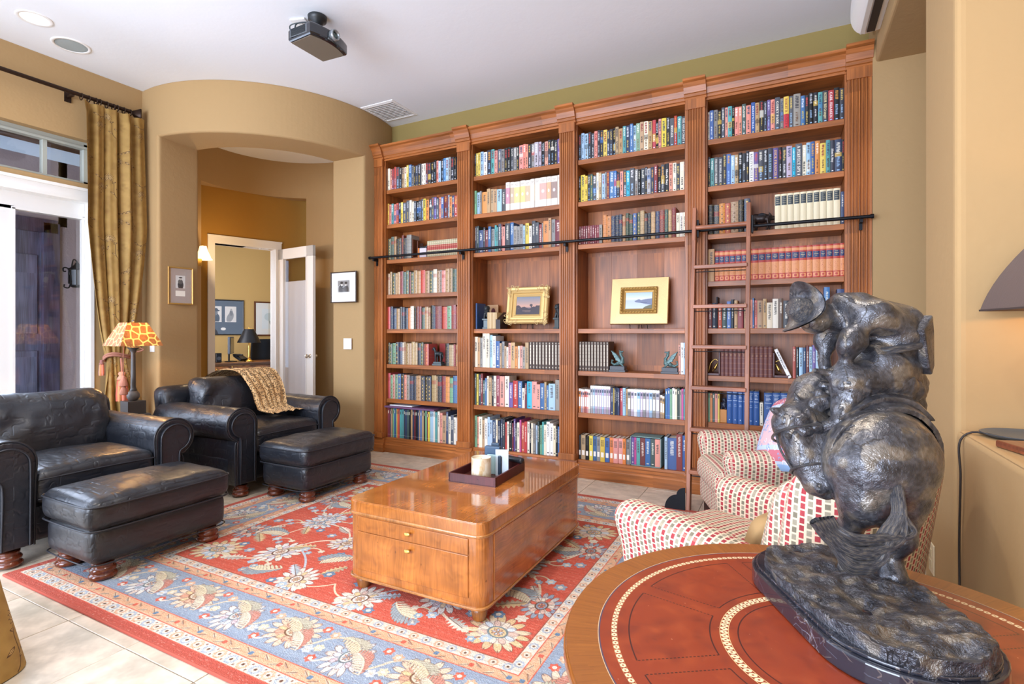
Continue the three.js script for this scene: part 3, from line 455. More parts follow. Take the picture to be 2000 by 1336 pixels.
run(1, 0, 'plain', 'g4 s3 W6 n4 w5 l4 l5 B6 W3 B4 B4 k4 r3 W4 k5 R2 p3 K3 W4 m3 r5 r4 W4 k3 W3 e4 l3 G3 g4 t3 W4 w5 w5 W4 k3 b5', B0[1], B1[1], 0.29, { hv: 0.024, deep: 0.21 });
// --- third bay
run(2, 7, 'novel', 'k4 l5 l6 k5 k5 s5 k4 k5 y6 B4 k5 k4 n5 n6 t5 B6 b5 l4 g6 n6 W6 n6 r5 k4 s4 y7 k5 K6 r4 t6 K6', B0[2], B1[2], 0.237, { texts: { 27: ['REFLEX', '#f0ece0'], 30: ['THE GOLD COAST', '#e9e5da'] } });
run(2, 6, 'novel', 'k3 y7 y4 k4 G4 K6 W4 n4 l5 e3 R4 b7 b4 k5 s5 K5 c5 K7 e5 k4 K6 k3 a5 B5 R5 k5 K5 k6 s5 W5 k5 W6 R2', B0[2], B1[2], 0.232, { texts: { 6: ['COASTAL', '#2f62b4'], 27: ['Shark Bay', '#f1ede4'] } });
run(2, 5, 'plain', 'R3 R3 R3 R3 R3 R3 R3 R3 R3 e4', B0[2], bx(2, 0.235), 0.165, { same: true });
run(2, 5, 'leather', 'o5 o6 B5 B5 B4 n4 G4 G5 b5 G4 n5 k4 k4 n5 B5 R6 G4 n4 R5', bx(2, 0.24), bx(2, 0.915), 0.236, { hv: 0.014 });
run(2, 5, 'plain', 'W4 W4 W3', bx(2, 0.918), B1[2], 0.2, { same: true });
run(2, 2, 'filmset', 'N N N N N N N N N N', B0[2], bx(2, 0.30), 0.262, { same: true });
run(2, 2, 'plain', 's3 w4 l3', bx(2, 0.935), B1[2], 0.26, { heights: [0.235, 0.262, 0.27] });
run(2, 1, 'guide', 'o3 a3 s3 r3 s3 W3', B0[2], bx(2, 0.115), 0.21, { hv: 0.004 });
run(2, 1, 'guide', 'a5 l4 a5 a4 a5 l4 a5 a4 a4', bx(2, 0.118), bx(2, 0.315), 0.245, { same: true });
run(2, 1, 'plain', 'B4 y2 B3 B3 B3 r5 l5 n3', bx(2, 0.318), bx(2, 0.478), 0.235, { hv: 0.006 });
run(2, 1, 'guide', 'e5 a5 w5 l5 a4 e5 a5 l5 e5 a6', bx(2, 0.48), bx(2, 0.772), 0.232, { same: true });
run(2, 1, 'guide', 'n3 n3', bx(2, 0.775), bx(2, 0.815), 0.19);
run(2, 1, 'slim', 'b5 b5 g5 w5 W5 G5 e4 m4 t5', bx(2, 0.82), B1[2], 0.25, { hv: 0.006 });
run(2, 0, 'manual', 'k3 n6 k5 y5 b5 e5 y6 b6 o5 s6 s6 o4 e5', B0[2], bx(2, 0.5), 0.215, { hv: 0.006 });
{ // boxed set in its slip case
  const x0 = bx(2, 0.505), x1 = bx(2, 0.785), h = 0.252, cs = thing('slip_case', 'grey green slip case holding seven colourful paperbacks on the bottom shelf', 'slipcase', [(x0 + x1) / 2, SH[0] + 0.0005, SHELFZ - 0.02]);
  const m = std('#7d9a97', 0.5), W = x1 - x0; part('shell', merge([box(0.006, h, 0.16, -W / 2 + 0.003, h / 2, -0.08), box(0.006, h, 0.16, W / 2 - 0.003, h / 2, -0.08), box(W, 0.006, 0.16, 0, 0.003, -0.08), box(W, 0.006, 0.16, 0, h - 0.003, -0.08), box(W, h, 0.006, 0, h / 2, -0.157)]), m, cs);
  let x = x0 + 0.008; const ws = [4, 3, 5, 7, 7, 6, 7], inks = ['p', 'm', 't', 'R', 'b', 'G', 's'], k = (W - 0.016) / 39;
  ws.forEach((q, i) => { const w = q * k; placeBook('plain', inks[i], w - 0.001, 0.232, x + w / 2, SH[0] + 0.008, SHELFZ - 0.024, `${INKNAME[inks[i]]} paperback, ${ORD[i]} from the left inside the slip case`, 'paperbacks in the slip case'); x += w; });
}
run(2, 0, 'plain', 'l3 b9 R6 b4', bx(2, 0.815), B1[2] + 0.004, 0.27, { heights: [0.27, 0.262, 0.297, 0.29], hv: 0.002 });
// --- ladder bay
run(3, 7, 'novel', 'W2 b5 e5 k5 K4 s4 t5 k3 s5 s4 G5 s6 b5 n5 k5 k4 p4 s5 K6 e4 y6 K5 e8 b5 k4 k5 k5 t5 k6 r6 k6 k5', B0[3], B1[3], 0.236, { texts: { 12: ["BAILEY'S FALLS", '#dfe6f4'], 18: ['GORKY PARK', '#e9e2cf'], 20: ['ROBERT B. PARKER', '#7a1d22', '#c9343f'], 28: ['SCHISM  Bill Granger', '#ead9a0'], 29: ['CARL HIAASEN', '#f3e9e6'] } });
run(3, 6, 'novel', 'k3 t5 K6 K6 k5 b6 l5 n5 k5 k5 k4 w6 p6 K6 k6 k6 p7 k5 K5 a7 c4 K8 W5 l5 b5 o6 y7 t5 k5 B8 k3', B0[3], B1[3], 0.236, { texts: { 2: ['THE SECRET PILGRIM', '#e5e2d8'], 3: ['THE RUSSIA HOUSE', '#e5e2d8'], 11: ["BAILEY'S PUZZLE", '#2b2b30'], 9: ['COOL', '#eef0f2'], 15: ['BLUE EYED', '#9fd0e6'], 16: ['DICK FRANCIS', '#e2b06a'], 21: ['A PERFECT SPY', '#ece6d6'], 28: ['Shark Bay', '#f1ede4'] } });
run(3, 5, 'leather', 'k6 K6 o6 r6 n8 k6 B6', B0[3], bx(3, 0.33), 0.245, { hv: 0.016 });
run(3, 5, 'creamset', 'W W W W W W W W W W', bx(3, 0.515), bx(3, 0.972), 0.265, { same: true });
run(3, 5, 'plain', 'B4', bx(3, 0.975), B1[3], 0.24);
run(3, 4, 'plain', 'n8', B0[3], bx(3, 0.05), 0.255);
run(3, 4, 'encyc', 'r6 r7 r7 r8 r8 r7 r7 r8 r9 r8 r9 r8 r8 r9 r9 r7 r9 r7 r8 r8 r5', bx(3, 0.055), B1[3], 0.24, { same: true });
run(3, 3, 'plain', 'R5 B5 k2 r5 G6 b5 k4 n4 R7', B0[3], bx(3, 0.28), 0.22, { hv: 0.04 });
run(3, 3, 'plain', 'n3 s6 b2 s3 n6 n4 W6 W6 N5 k6', bx(3, 0.285), bx(3, 0.62), 0.215, { hv: 0.02 });
run(3, 3, 'plain', 'a5 w5 W5 s6 b4 W5 B5', bx(3, 0.66), B1[3], 0.225, { heights: [0.23, 0.23, 0.2, 0.24, 0.29, 0.22, 0.28] });
run(3, 2, 'brownset', 'N N N N N N N N N N N N', bx(3, 0.1), bx(3, 0.5), 0.235, { same: true });
placeBook('plain', 'w', 0.024, 0.235, bx(3, 0.625), SH[2] + 0.003, SHELFZ - 0.018, 'white paperback leaning to the left against the right bookend, ladder bay', 'hardback books on the sixth shelf of the ladder bay', { text: 0, lean: 0.42 });
run(3, 2, 'plain', 'r4 k4 l5 B4 R4 l4 p4 l5 W4 e4 W4', bx(3, 0.645), bx(3, 0.9), 0.24, { hv: 0.012 });
run(3, 1, 'slim', 'g4 o5 G5 s6 y4', B0[3], bx(3, 0.092), 0.235, { hv: 0.004 });
run(3, 1, 'blueset', 'b7 b7 b6 b7 b6 b7', bx(3, 0.15), bx(3, 0.40), 0.262, { hv: 0.004 });
run(3, 1, 'plain', 'W4', bx(3, 0.403), bx(3, 0.43), 0.185);
run(3, 1, 'blueset', 'b9 b8 b8 b7 b8', bx(3, 0.435), bx(3, 0.72), 0.258, { hv: 0.003 });
run(3, 1, 'plain', 'W5 R5 n6 G5 e4 b5', bx(3, 0.73), bx(3, 0.94), 0.23, { hv: 0.02 });
for (const A of atlases) { const t = new THREE.CanvasTexture(A.c); t.colorSpace = THREE.SRGBColorSpace; A.m.map = t; A.ml.map = t; }
// big flat book lying across the slim picture books, with papers on top
single('flat_atlas', rbox(0.655, 0.018, 0.3, 0.003), std('#6d4a6b', 0.5), 'large flat purple book lying across the slim picture books', 'book', [-3.545, SH[0] + 0.338, -4.62]);
single('paper_sheaf', rbox(0.3, 0.008, 0.22, 0.002), std('#e8ebf0', 0.7), 'white paper sheaf lying on the flat purple book', 'paper', [-3.68, SH[0] + 0.3515, -4.62]);

// ---------------------------------------------------------------- rug
{
  const X0 = -3.7, X1 = -0.4, Z0 = -4.0, Z1 = -1.27, W = X1 - X0, D = Z1 - Z0, S = 600, q = seeded(77), Q = (a, b) => a + (b - a) * q();
  const C = { red: '#b9503f', field: '#c85540', cream: '#ded2c0', peach: '#d8a783', blue: '#8e9cae', deep: '#64809c', gold: '#d8bc8c', brown: '#6b4a38', pale: '#c9d3dc', coral: '#d2604a', slate: '#6f7d80' };
  const tex = canvasTex(2040, Math.round(D * S), (g, w, h) => {
    const blob = (x, y, r, n, jag, col, sq = 1, rot = 0) => { g.fillStyle = col; g.beginPath(); for (let k = 0; k <= n * 4; k++) { const a = k / (n * 4) * Math.PI * 2, rr = r * (1 - jag * (0.5 + 0.5 * Math.cos(a * n))) * (1 + Q(-0.04, 0.04)); const px = Math.cos(a) * rr, py = Math.sin(a) * rr * sq; const X = x + px * Math.cos(rot) - py * Math.sin(rot), Y = y + px * Math.sin(rot) + py * Math.cos(rot); k ? g.lineTo(X, Y) : g.moveTo(X, Y); } g.fill(); };
    const petals = (n, r0, r1, wd, cols, line, squash = 0.82) => { for (let k = 0; k < n; k++) { const a = k / n * 6.28318 + Q(-0.05, 0.05), m = (r0 + r1) / 2, L = (r1 - r0) / 2 * Q(0.9, 1.12); g.save(); g.scale(1, squash); g.rotate(a); g.translate(m, 0); g.fillStyle = cols[k % cols.length]; g.strokeStyle = line; g.lineWidth = 2.2; g.beginPath(); g.moveTo(-L, 0); g.bezierCurveTo(-L * 0.4, -wd, L * 0.5, -wd, L, -wd * 0.12); g.lineTo(L * 0.72, 0); g.lineTo(L, wd * 0.12); g.bezierCurveTo(L * 0.5, wd, -L * 0.4, wd, -L, 0); g.fill(); g.stroke(); g.restore(); } };
    const palmette = (x, y, r, rot, c = [C.cream, C.pale, C.gold, C.brown]) => { g.save(); g.translate(x, y); g.rotate(rot); const ln = 'rgba(96,70,66,.55)'; petals(15, r * 0.4, r * 1.02, r * 0.17, [c[0], mixHex(c[0], 0.4, c[1]), c[0], mixHex(c[0], 0.3, C.peach)], ln); g.fillStyle = c[1]; g.beginPath(); g.ellipse(0, 0, r * 0.62, r * 0.5, 0, 0, 7); g.fill(); petals(11, r * 0.26, r * 0.66, r * 0.14, [c[2], mixHex(c[1], 0.3, C.coral), c[1]], ln); g.fillStyle = c[0]; g.strokeStyle = c[3]; g.lineWidth = r * 0.06; g.beginPath(); g.ellipse(0, 0, r * 0.3, r * 0.24, 0, 0, 7); g.fill(); g.stroke(); petals(9, r * 0.03, r * 0.2, r * 0.05, [c[2], C.peach], ln); g.restore(); };
    // bent serrated leaf that ends in a curl
    const feather = (x, y, L, rot, sg, c0, c1) => { g.save(); g.translate(x, y); g.rotate(rot); g.scale(1, sg); for (let k = 0; k < 11; k++) { const t = k / 10, px = L * t, py = -L * 0.3 * Math.sin(t * 2.4), a = 0.7 - t * 1.1, len = L * 0.3 * (0.45 + Math.sin(Math.PI * (0.12 + 0.8 * t))); for (const s of [-1, 1]) { g.save(); g.translate(px, py); g.rotate(-a * 0.4 + s * 0.95); g.fillStyle = s > 0 ? c0 : c1; g.strokeStyle = 'rgba(92,70,66,.4)'; g.lineWidth = 1.6; g.beginPath(); g.ellipse(len * 0.45, 0, len * 0.5, len * 0.13, 0, 0, 7); g.fill(); g.stroke(); g.restore(); } } g.strokeStyle = c0; g.lineWidth = 5; g.beginPath(); g.moveTo(0, 0); g.quadraticCurveTo(L * 0.5, -L * 0.4, L * 1.02, -L * 0.2); g.stroke(); g.restore(); };
    const rosette = (x, y, r, c, c2) => { blob(x, y, r, 8, 0.16, c); blob(x, y, r * 0.6, 8, 0.2, c2); blob(x, y, r * 0.25, 5, 0.1, C.brown); };
    const leaf = (x, y, L, rot, col, vein) => { g.save(); g.translate(x, y); g.rotate(rot); for (const s of [-1, 1]) { g.fillStyle = s > 0 ? col : mixHex(col, 0.45, C.slate); g.beginPath(); g.moveTo(0, 0); const n = 7; for (let k = 1; k <= n; k++) { const t = k / n; g.lineTo(L * (t - 0.5 / n), s * L * 0.24 * Math.sin(Math.PI * Math.min(1, t * 0.9 + 0.08))); g.lineTo(L * t, s * L * 0.1 * Math.sin(Math.PI * t)); } g.lineTo(L, 0); g.fill(); } g.strokeStyle = vein; g.lineWidth = 2; g.beginPath(); g.moveTo(0, 0); g.lineTo(L, 0); g.stroke(); g.restore(); };
    const vine = (pts, col = C.gold, lw0 = 5, lw = lw0 * 1.5) => { g.strokeStyle = col; g.lineWidth = lw; g.lineCap = 'round'; g.beginPath(); g.moveTo(...pts[0]); for (let k = 1; k + 1 < pts.length; k += 2) g.quadraticCurveTo(...pts[k], ...pts[k + 1]); g.stroke(); };
    const flower = (x, y, r, c) => { blob(x, y, r, 6, 0.3, c); blob(x, y, r * 0.4, 5, 0.1, C.cream); };
    const B = [[0.047, C.red], [0.066, C.cream], [0.06, C.peach], [0.285, C.blue], [0.052, C.peach], [0.057, C.cream]]; let off = 0; const at = [];
    for (const [t, c] of B) { g.fillStyle = c; g.fillRect(off * S, off * S, w - 2 * off * S, h - 2 * off * S); at.push([off, t]); off += t; }
    g.fillStyle = C.field; g.fillRect(off * S, off * S, w - 2 * off * S, h - 2 * off * S);
    // guard stripes and borders, each walked round the four sides
    const sides = (o, t, step, f) => { const m = (o + t / 2) * S; for (const [ax_, ay_, dx, dy, L] of [[m, m, 1, 0, w - 2 * m], [w - m, m, 0, 1, h - 2 * m], [w - m, h - m, -1, 0, w - 2 * m], [m, h - m, 0, -1, h - 2 * m]]) { const n = Math.round(L / step); for (let k = 0; k < n; k++) f(ax_ + dx * L * (k + 0.5) / n, ay_ + dy * L * (k + 0.5) / n, Math.atan2(dy, dx), k, L / n); } };
    g.lineWidth = 3; for (const [o] of at.slice(1)) { g.strokeStyle = C.coral; g.strokeRect(o * S, o * S, w - 2 * o * S, h - 2 * o * S); }
    g.strokeStyle = mixHex(C.brown, 0.3, C.coral); g.lineWidth = 3; g.strokeRect(off * S, off * S, w - 2 * off * S, h - 2 * off * S);
    sides(...at[1], 44, (x, y, a, k) => { rosette(x, y, 18, k % 2 ? '#d8a98a' : '#a9b2bd', C.cream); for (const s of [-1, 1]) blob(x + Math.cos(a) * 22 - Math.sin(a) * 11 * s, y + Math.sin(a) * 22 + Math.cos(a) * 11 * s, 3.6, 4, 0.2, '#8a6a5c'); });
    for (const i of [2, 4]) sides(...at[i], 34, (x, y, a, k) => { leaf(x - 13 * Math.cos(a), y - 13 * Math.sin(a), 27, a + (k % 2 ? 0.5 : -0.5), k % 3 ? '#dcc5a4' : '#c99b74', '#8a6450'); if (k % 3 === 0) blob(x + 15 * Math.cos(a), y + 15 * Math.sin(a), 8, 4, 0.2, k % 2 ? C.coral : C.deep); });
    sides(...at[5], 40, (x, y, a, k) => { rosette(x, y, 15, k % 2 ? '#d8a98a' : '#a9b2bd', C.cream); });
    sides(...at[3], 196, (x, y, a, k, L) => {
      const ux = Math.cos(a), uy = Math.sin(a), nx = -uy, ny = ux, P = (s, t) => [x + ux * s + nx * t, y + uy * s + ny * t];
      vine([P(-L / 2, 20), P(-L / 4, -80), P(0, 0), P(L / 4, 80), P(L / 2, 20)], '#cdbfa6', 5);
      palmette(...P(0, k % 2 ? 8 : -8), k % 2 ? 84 : 76, a + (k % 2 ? 0 : 1.57), k % 2 ? ['#dccab0', '#d9a98a', C.gold, '#7a563c'] : ['#d9d6cc', C.pale, '#9fb0bf', C.slate]);
      feather(...P(L * 0.3, 50), 84, a - 2.5, 1, '#d6c6a4', '#b7b39c'); feather(...P(-L * 0.34, -46), 80, a + 0.6, -1, '#d9cdb4', '#c98672');
      for (const [s, t, c] of [[L * 0.38, -52, C.coral], [-L * 0.36, 54, C.coral], [L * 0.46, 44, '#d9a98a'], [-L * 0.45, -30, C.pale], [L * 0.44, -14, '#d8c9a8']]) flower(...P(s, t), 16, c);
      vine([P(L * 0.2, -30), P(L * 0.3, -70), P(L * 0.38, -52)], C.cream, 4);
    });
    // field: vines, palmettes and leaves mirrored in both directions
    const cx = w / 2, cy = h / 2, fw = w / 2 - off * S, fh = h / 2 - off * S;
    g.save(); g.beginPath(); g.rect(off * S, off * S, w - 2 * off * S, h - 2 * off * S); g.clip();
    for (const sx of [-1, 1]) for (const sy of [-1, 1]) {
      const P = (u, v) => [cx + sx * u * fw, cy + sy * v * fh], A = (a) => { const r = Math.atan2(Math.sin(a) * sy, Math.cos(a) * sx); return r; };
      vine([P(0, 0), P(0.12, 0.3), P(0.3, 0.28), P(0.5, 0.25), P(0.52, 0.58), P(0.54, 0.9), P(0.86, 0.82)], mixHex(C.gold, 0.25), 6);
      vine([P(0.3, 0.28), P(0.42, -0.02), P(0.66, 0.06), P(0.86, 0.1), P(0.9, 0.42)], mixHex(C.gold, 0.2), 5);
      vine([P(0.5, 0.5), P(0.3, 0.6), P(0.2, 0.86)], mixHex(C.blue, 0.3), 5); vine([P(0.2, 0.86), P(0.1, 0.98), P(0, 0.8)], mixHex(C.gold, 0.2), 4); vine([P(0.66, 0.06), P(0.74, 0.34), P(0.7, 0.5)], mixHex(C.gold, 0.3), 4);
      palmette(...P(0.3, 0.28), 74, A(0.6), [C.cream, C.pale, C.gold, C.brown]); palmette(...P(0.53, 0.62), 92, A(1.2), [mixHex(C.cream, 0.25), C.pale, mixHex(C.gold, 0.2), C.brown]); palmette(...P(0.86, 0.8), 94, A(0.3), [C.gold, C.cream, C.pale, C.slate]);
      palmette(...P(0.68, 0.06), 78, A(0), [C.pale, C.cream, C.blue, C.slate]); palmette(...P(0.2, 0.87), 84, A(2), [mixHex(C.cream, 0.3), C.cream, C.gold, C.brown]); palmette(...P(0.93, 0.44), 74, A(1.5), [C.blue, C.cream, C.coral, C.brown]);
      for (const [u, v, L, a, c] of [[0.16, 0.22, 92, 0.9, C.gold], [0.4, 0.12, 104, -0.4, C.cream], [0.42, 0.42, 120, 0.7, C.gold], [0.62, 0.3, 96, -0.9, C.gold], [0.63, 0.8, 110, 0.4, C.cream], [0.34, 0.72, 100, 2.5, C.pale], [0.75, 0.56, 112, -0.6, C.gold], [0.82, 0.24, 92, 0.9, C.cream], [0.08, 0.58, 104, 1.1, C.gold], [0.08, 0.36, 74, 2.2, C.pale], [0.4, 0.9, 96, -0.2, C.gold]]) leaf(...P(u, v), L * 0.95, A(a), c, C.brown);
      for (const [u, v, r, c] of [[0.22, 0.46, 19, C.deep], [0.27, 0.55, 17, C.deep], [0.16, 0.5, 16, C.blue], [0.46, 0.22, 17, C.blue], [0.58, 0.18, 16, C.deep], [0.76, 0.4, 18, C.blue], [0.8, 0.64, 17, C.deep], [0.7, 0.7, 17, C.blue], [0.1, 0.72, 18, C.deep], [0.04, 0.16, 16, C.blue], [0.94, 0.18, 18, C.blue], [0.9, 0.62, 16, C.cream], [0.3, 0.95, 15, C.deep], [0.52, 0.93, 16, C.blue]]) flower(...P(u, v), r * 1.25, c);
    }
    for (const sx of [-1, 1]) for (const sy of [-1, 1]) { const P = (u, v) => [cx + sx * u * fw, cy + sy * v * fh]; for (const [u, v, L, a, s] of [[0.12, 0.44, 110, 0.9, 1], [0.7, 0.36, 110, 0.4, 1], [0.36, 0.8, 110, 0.2, -1]]) feather(...P(u, v), L, Math.atan2(Math.sin(a) * sy, Math.cos(a) * sx), s * sx * sy, '#dccfae', '#93a0a6'); for (const [u, v] of [[0.14, 0.12], [0.34, 0.48], [0.6, 0.44], [0.78, 0.12], [0.46, 0.8], [0.74, 0.86], [0.12, 0.94]]) { vine([P(u, v), P(u + 0.05, v - 0.06), P(u + 0.1, v + 0.02)], '#d8c8a6', 4); flower(...P(u + 0.1, v + 0.02), 19, '#a9bccb'); flower(...P(u + 0.05, v + 0.06), 15, '#8ba4b8'); flower(...P(u, v), 14, '#d9cbb2'); } }
    palmette(cx, cy, 110, 0, [C.cream, C.pale, C.gold, C.brown]); g.restore();
    // abrash: uneven dye along the weave, and soft wool grain
    for (let y = 0; y < h; y += 3) { g.fillStyle = `rgba(${Q(0, 1) < 0.5 ? '255,240,225' : '60,35,30'},${Q(0, 0.07)})`; g.fillRect(0, y, w, Q(2, 7)); }
    for (let k = 0; k < 42000; k++) { g.fillStyle = q() < 0.55 ? 'rgba(255,244,236,.2)' : 'rgba(84,52,52,.14)'; g.fillRect(q() * w, q() * h, Q(2, 9), Q(1, 3)); }
  });
  const pile = dataTex(512, 512, (x, y) => 0.5 + 0.55 * (wnoise(x / 3, y / 2.4, 170, 31) - 0.5) + 0.35 * (wnoise(x / 14, y / 9, 36, 33) - 0.5));
  const rug = thing('area_rug', 'red floral wool rug with blue and cream borders under the coffee table', 'rug', [(X0 + X1) / 2, 0, (Z0 + Z1) / 2]);
  const g = new THREE.PlaneGeometry(W, D, 1, 1); g.rotateX(-Math.PI / 2);
  const mRug = std('#ffffff', 0.96, { map: tex, bumpMap: rep(pile, 9, 7), bumpScale: 0.004, sheen: 0.3, sheenRoughness: 0.8 });
  part('pile', g, mRug, rug, [0, 0.0135, 0]);
  part('binding', merge([rbox(W + 0.012, 0.0125, D + 0.012, 0.005, 0, 0.0066, 0)]), std('#b0503f', 0.95), rug);
}

// ---------------------------------------------------------------- leather armchairs and ottomans
const leatherBump = dataTex(512, 512, (x, y) => { const a = Math.abs(wnoise(x / 5, y / 5, 103, 41) - 0.5), b = wnoise(x / 22, y / 40, 24, 43); const r = Math.abs(wnoise(x / 64 + 1.2 * b, y / 32, 16, 47) - 0.5); return 0.4 + 0.12 * a + 0.3 * (b - 0.5) + 0.5 * smooth(0.0, 0.22, r); });
const leatherRough = dataTex(256, 256, (x, y) => 0.8 + 0.3 * (wnoise(x / 20, y / 26, 13, 45) - 0.5) + 0.15 * (wnoise(x / 5, y / 5, 52, 46) - 0.5));
const mLeather = std('#1b1e25', 0.5, { bumpMap: rep(leatherBump, 1.6, 1.6), bumpScale: 0.0035, roughnessMap: rep(leatherRough, 1.6, 1.6), specularIntensity: 1, clearcoat: 0.4, clearcoatRoughness: 0.28 });
const mPiping = std('#23252b', 0.38);
const mFoot = wood('#7c3c22', 0.22, { clearcoat: 0.5 });
const footGeo = lathe([[0, 0], [0.05, 0], [0.062, 0.008], [0.064, 0.02], [0.056, 0.03], [0.05, 0.034], [0.058, 0.042], [0.06, 0.052], [0.052, 0.062], [0.046, 0.066], [0.05, 0.078], [0.05, 0.09], [0, 0.09]], 28);
const wrinkle = (v, e, amp, s, sy = 1) => { const l = e.length() || 1; const n = fbm(v.x * s, v.y * s * sy, v.z * s * 1.7, 4), r = Math.abs(fbm(v.x * s * 0.7 + 9, v.y * s * 0.9, v.z * s * 0.5, 3)); const k = amp * (1.15 * n - 0.15 * smooth(0.3, 0, r)); v.x += e.x / l * k; v.y += e.y / l * k; v.z += e.z / l * k; };
function ottoman(label, pos, seed) {
  const o = thing('leather_ottoman', label, 'ottoman', pos, 0, 'ottomans in front of the leather armchairs'), W = 0.50, D = 0.735;
  const body = part('body', soft(W, 0.2, D, 0.055, 0.03, (v, e) => { wrinkle({ x: v.x, y: v.y, z: v.z, }, e, 0, 4); const k = 0.004 * fbm(v.x * 5 + seed, v.y * 5, v.z * 5); v.x += k; v.z += k; }), mLeather, o, [0, 0.185, 0]);
  const cush = part('cushion', soft(W + 0.045, 0.165, D + 0.04, 0.062, 0.02, (v, e) => { const u = v.x / (W / 2), t = v.z / (D / 2), up = v.y > 0 ? 1 : 0; v.y += up * 0.028 * (1 - u * u * 0.8) * (1 - t * t * 0.8) * smooth(0, 0.06, v.y); wrinkle(v, e.lengthSq() ? e : new THREE.Vector3(0, 1, 0), 0.006, 6 + seed); }), mLeather, o, [0, 0.345, 0]);
  const loop = (w, d, y, r, k = 0.055) => { const p = []; for (const [sx, sz, a0] of [[1, 1, 0], [-1, 1, 1], [-1, -1, 2], [1, -1, 3]]) for (let i = 0; i <= 3; i++) { const a = (a0 + i / 3) * Math.PI / 2; p.push([sx * (w / 2 - k) + k * Math.cos(a), y + 0.0015 * Math.sin(i + a0 * 2), sz * (d / 2 - k) + k * Math.sin(a)]); } return tube(p, r, 90, 6, true); };
  part('piping', loop(W + 0.04, D + 0.036, 0.05, 0.005), mPiping, cush); part('piping', loop(W + 0.03, D + 0.03, -0.073, 0.005), mPiping, cush); part('piping', loop(W + 0.006, D + 0.006, -0.091, 0.004), mPiping, body);
  for (const x of [-1, 1]) for (const z of [-1, 1]) part('foot', footGeo, mFoot, o, [x * (W / 2 - 0.075), 0, z * (D / 2 - 0.085)]);
  return o;
}
const RUGY = 0.0135;
ottoman('black leather ottoman nearest the camera, in front of the left armchair', [-3.365, RUGY, -1.775], 0);
ottoman('black leather ottoman beside the coffee table, before the armchair with leopard throw', [-3.425, RUGY, -3.165], 3);
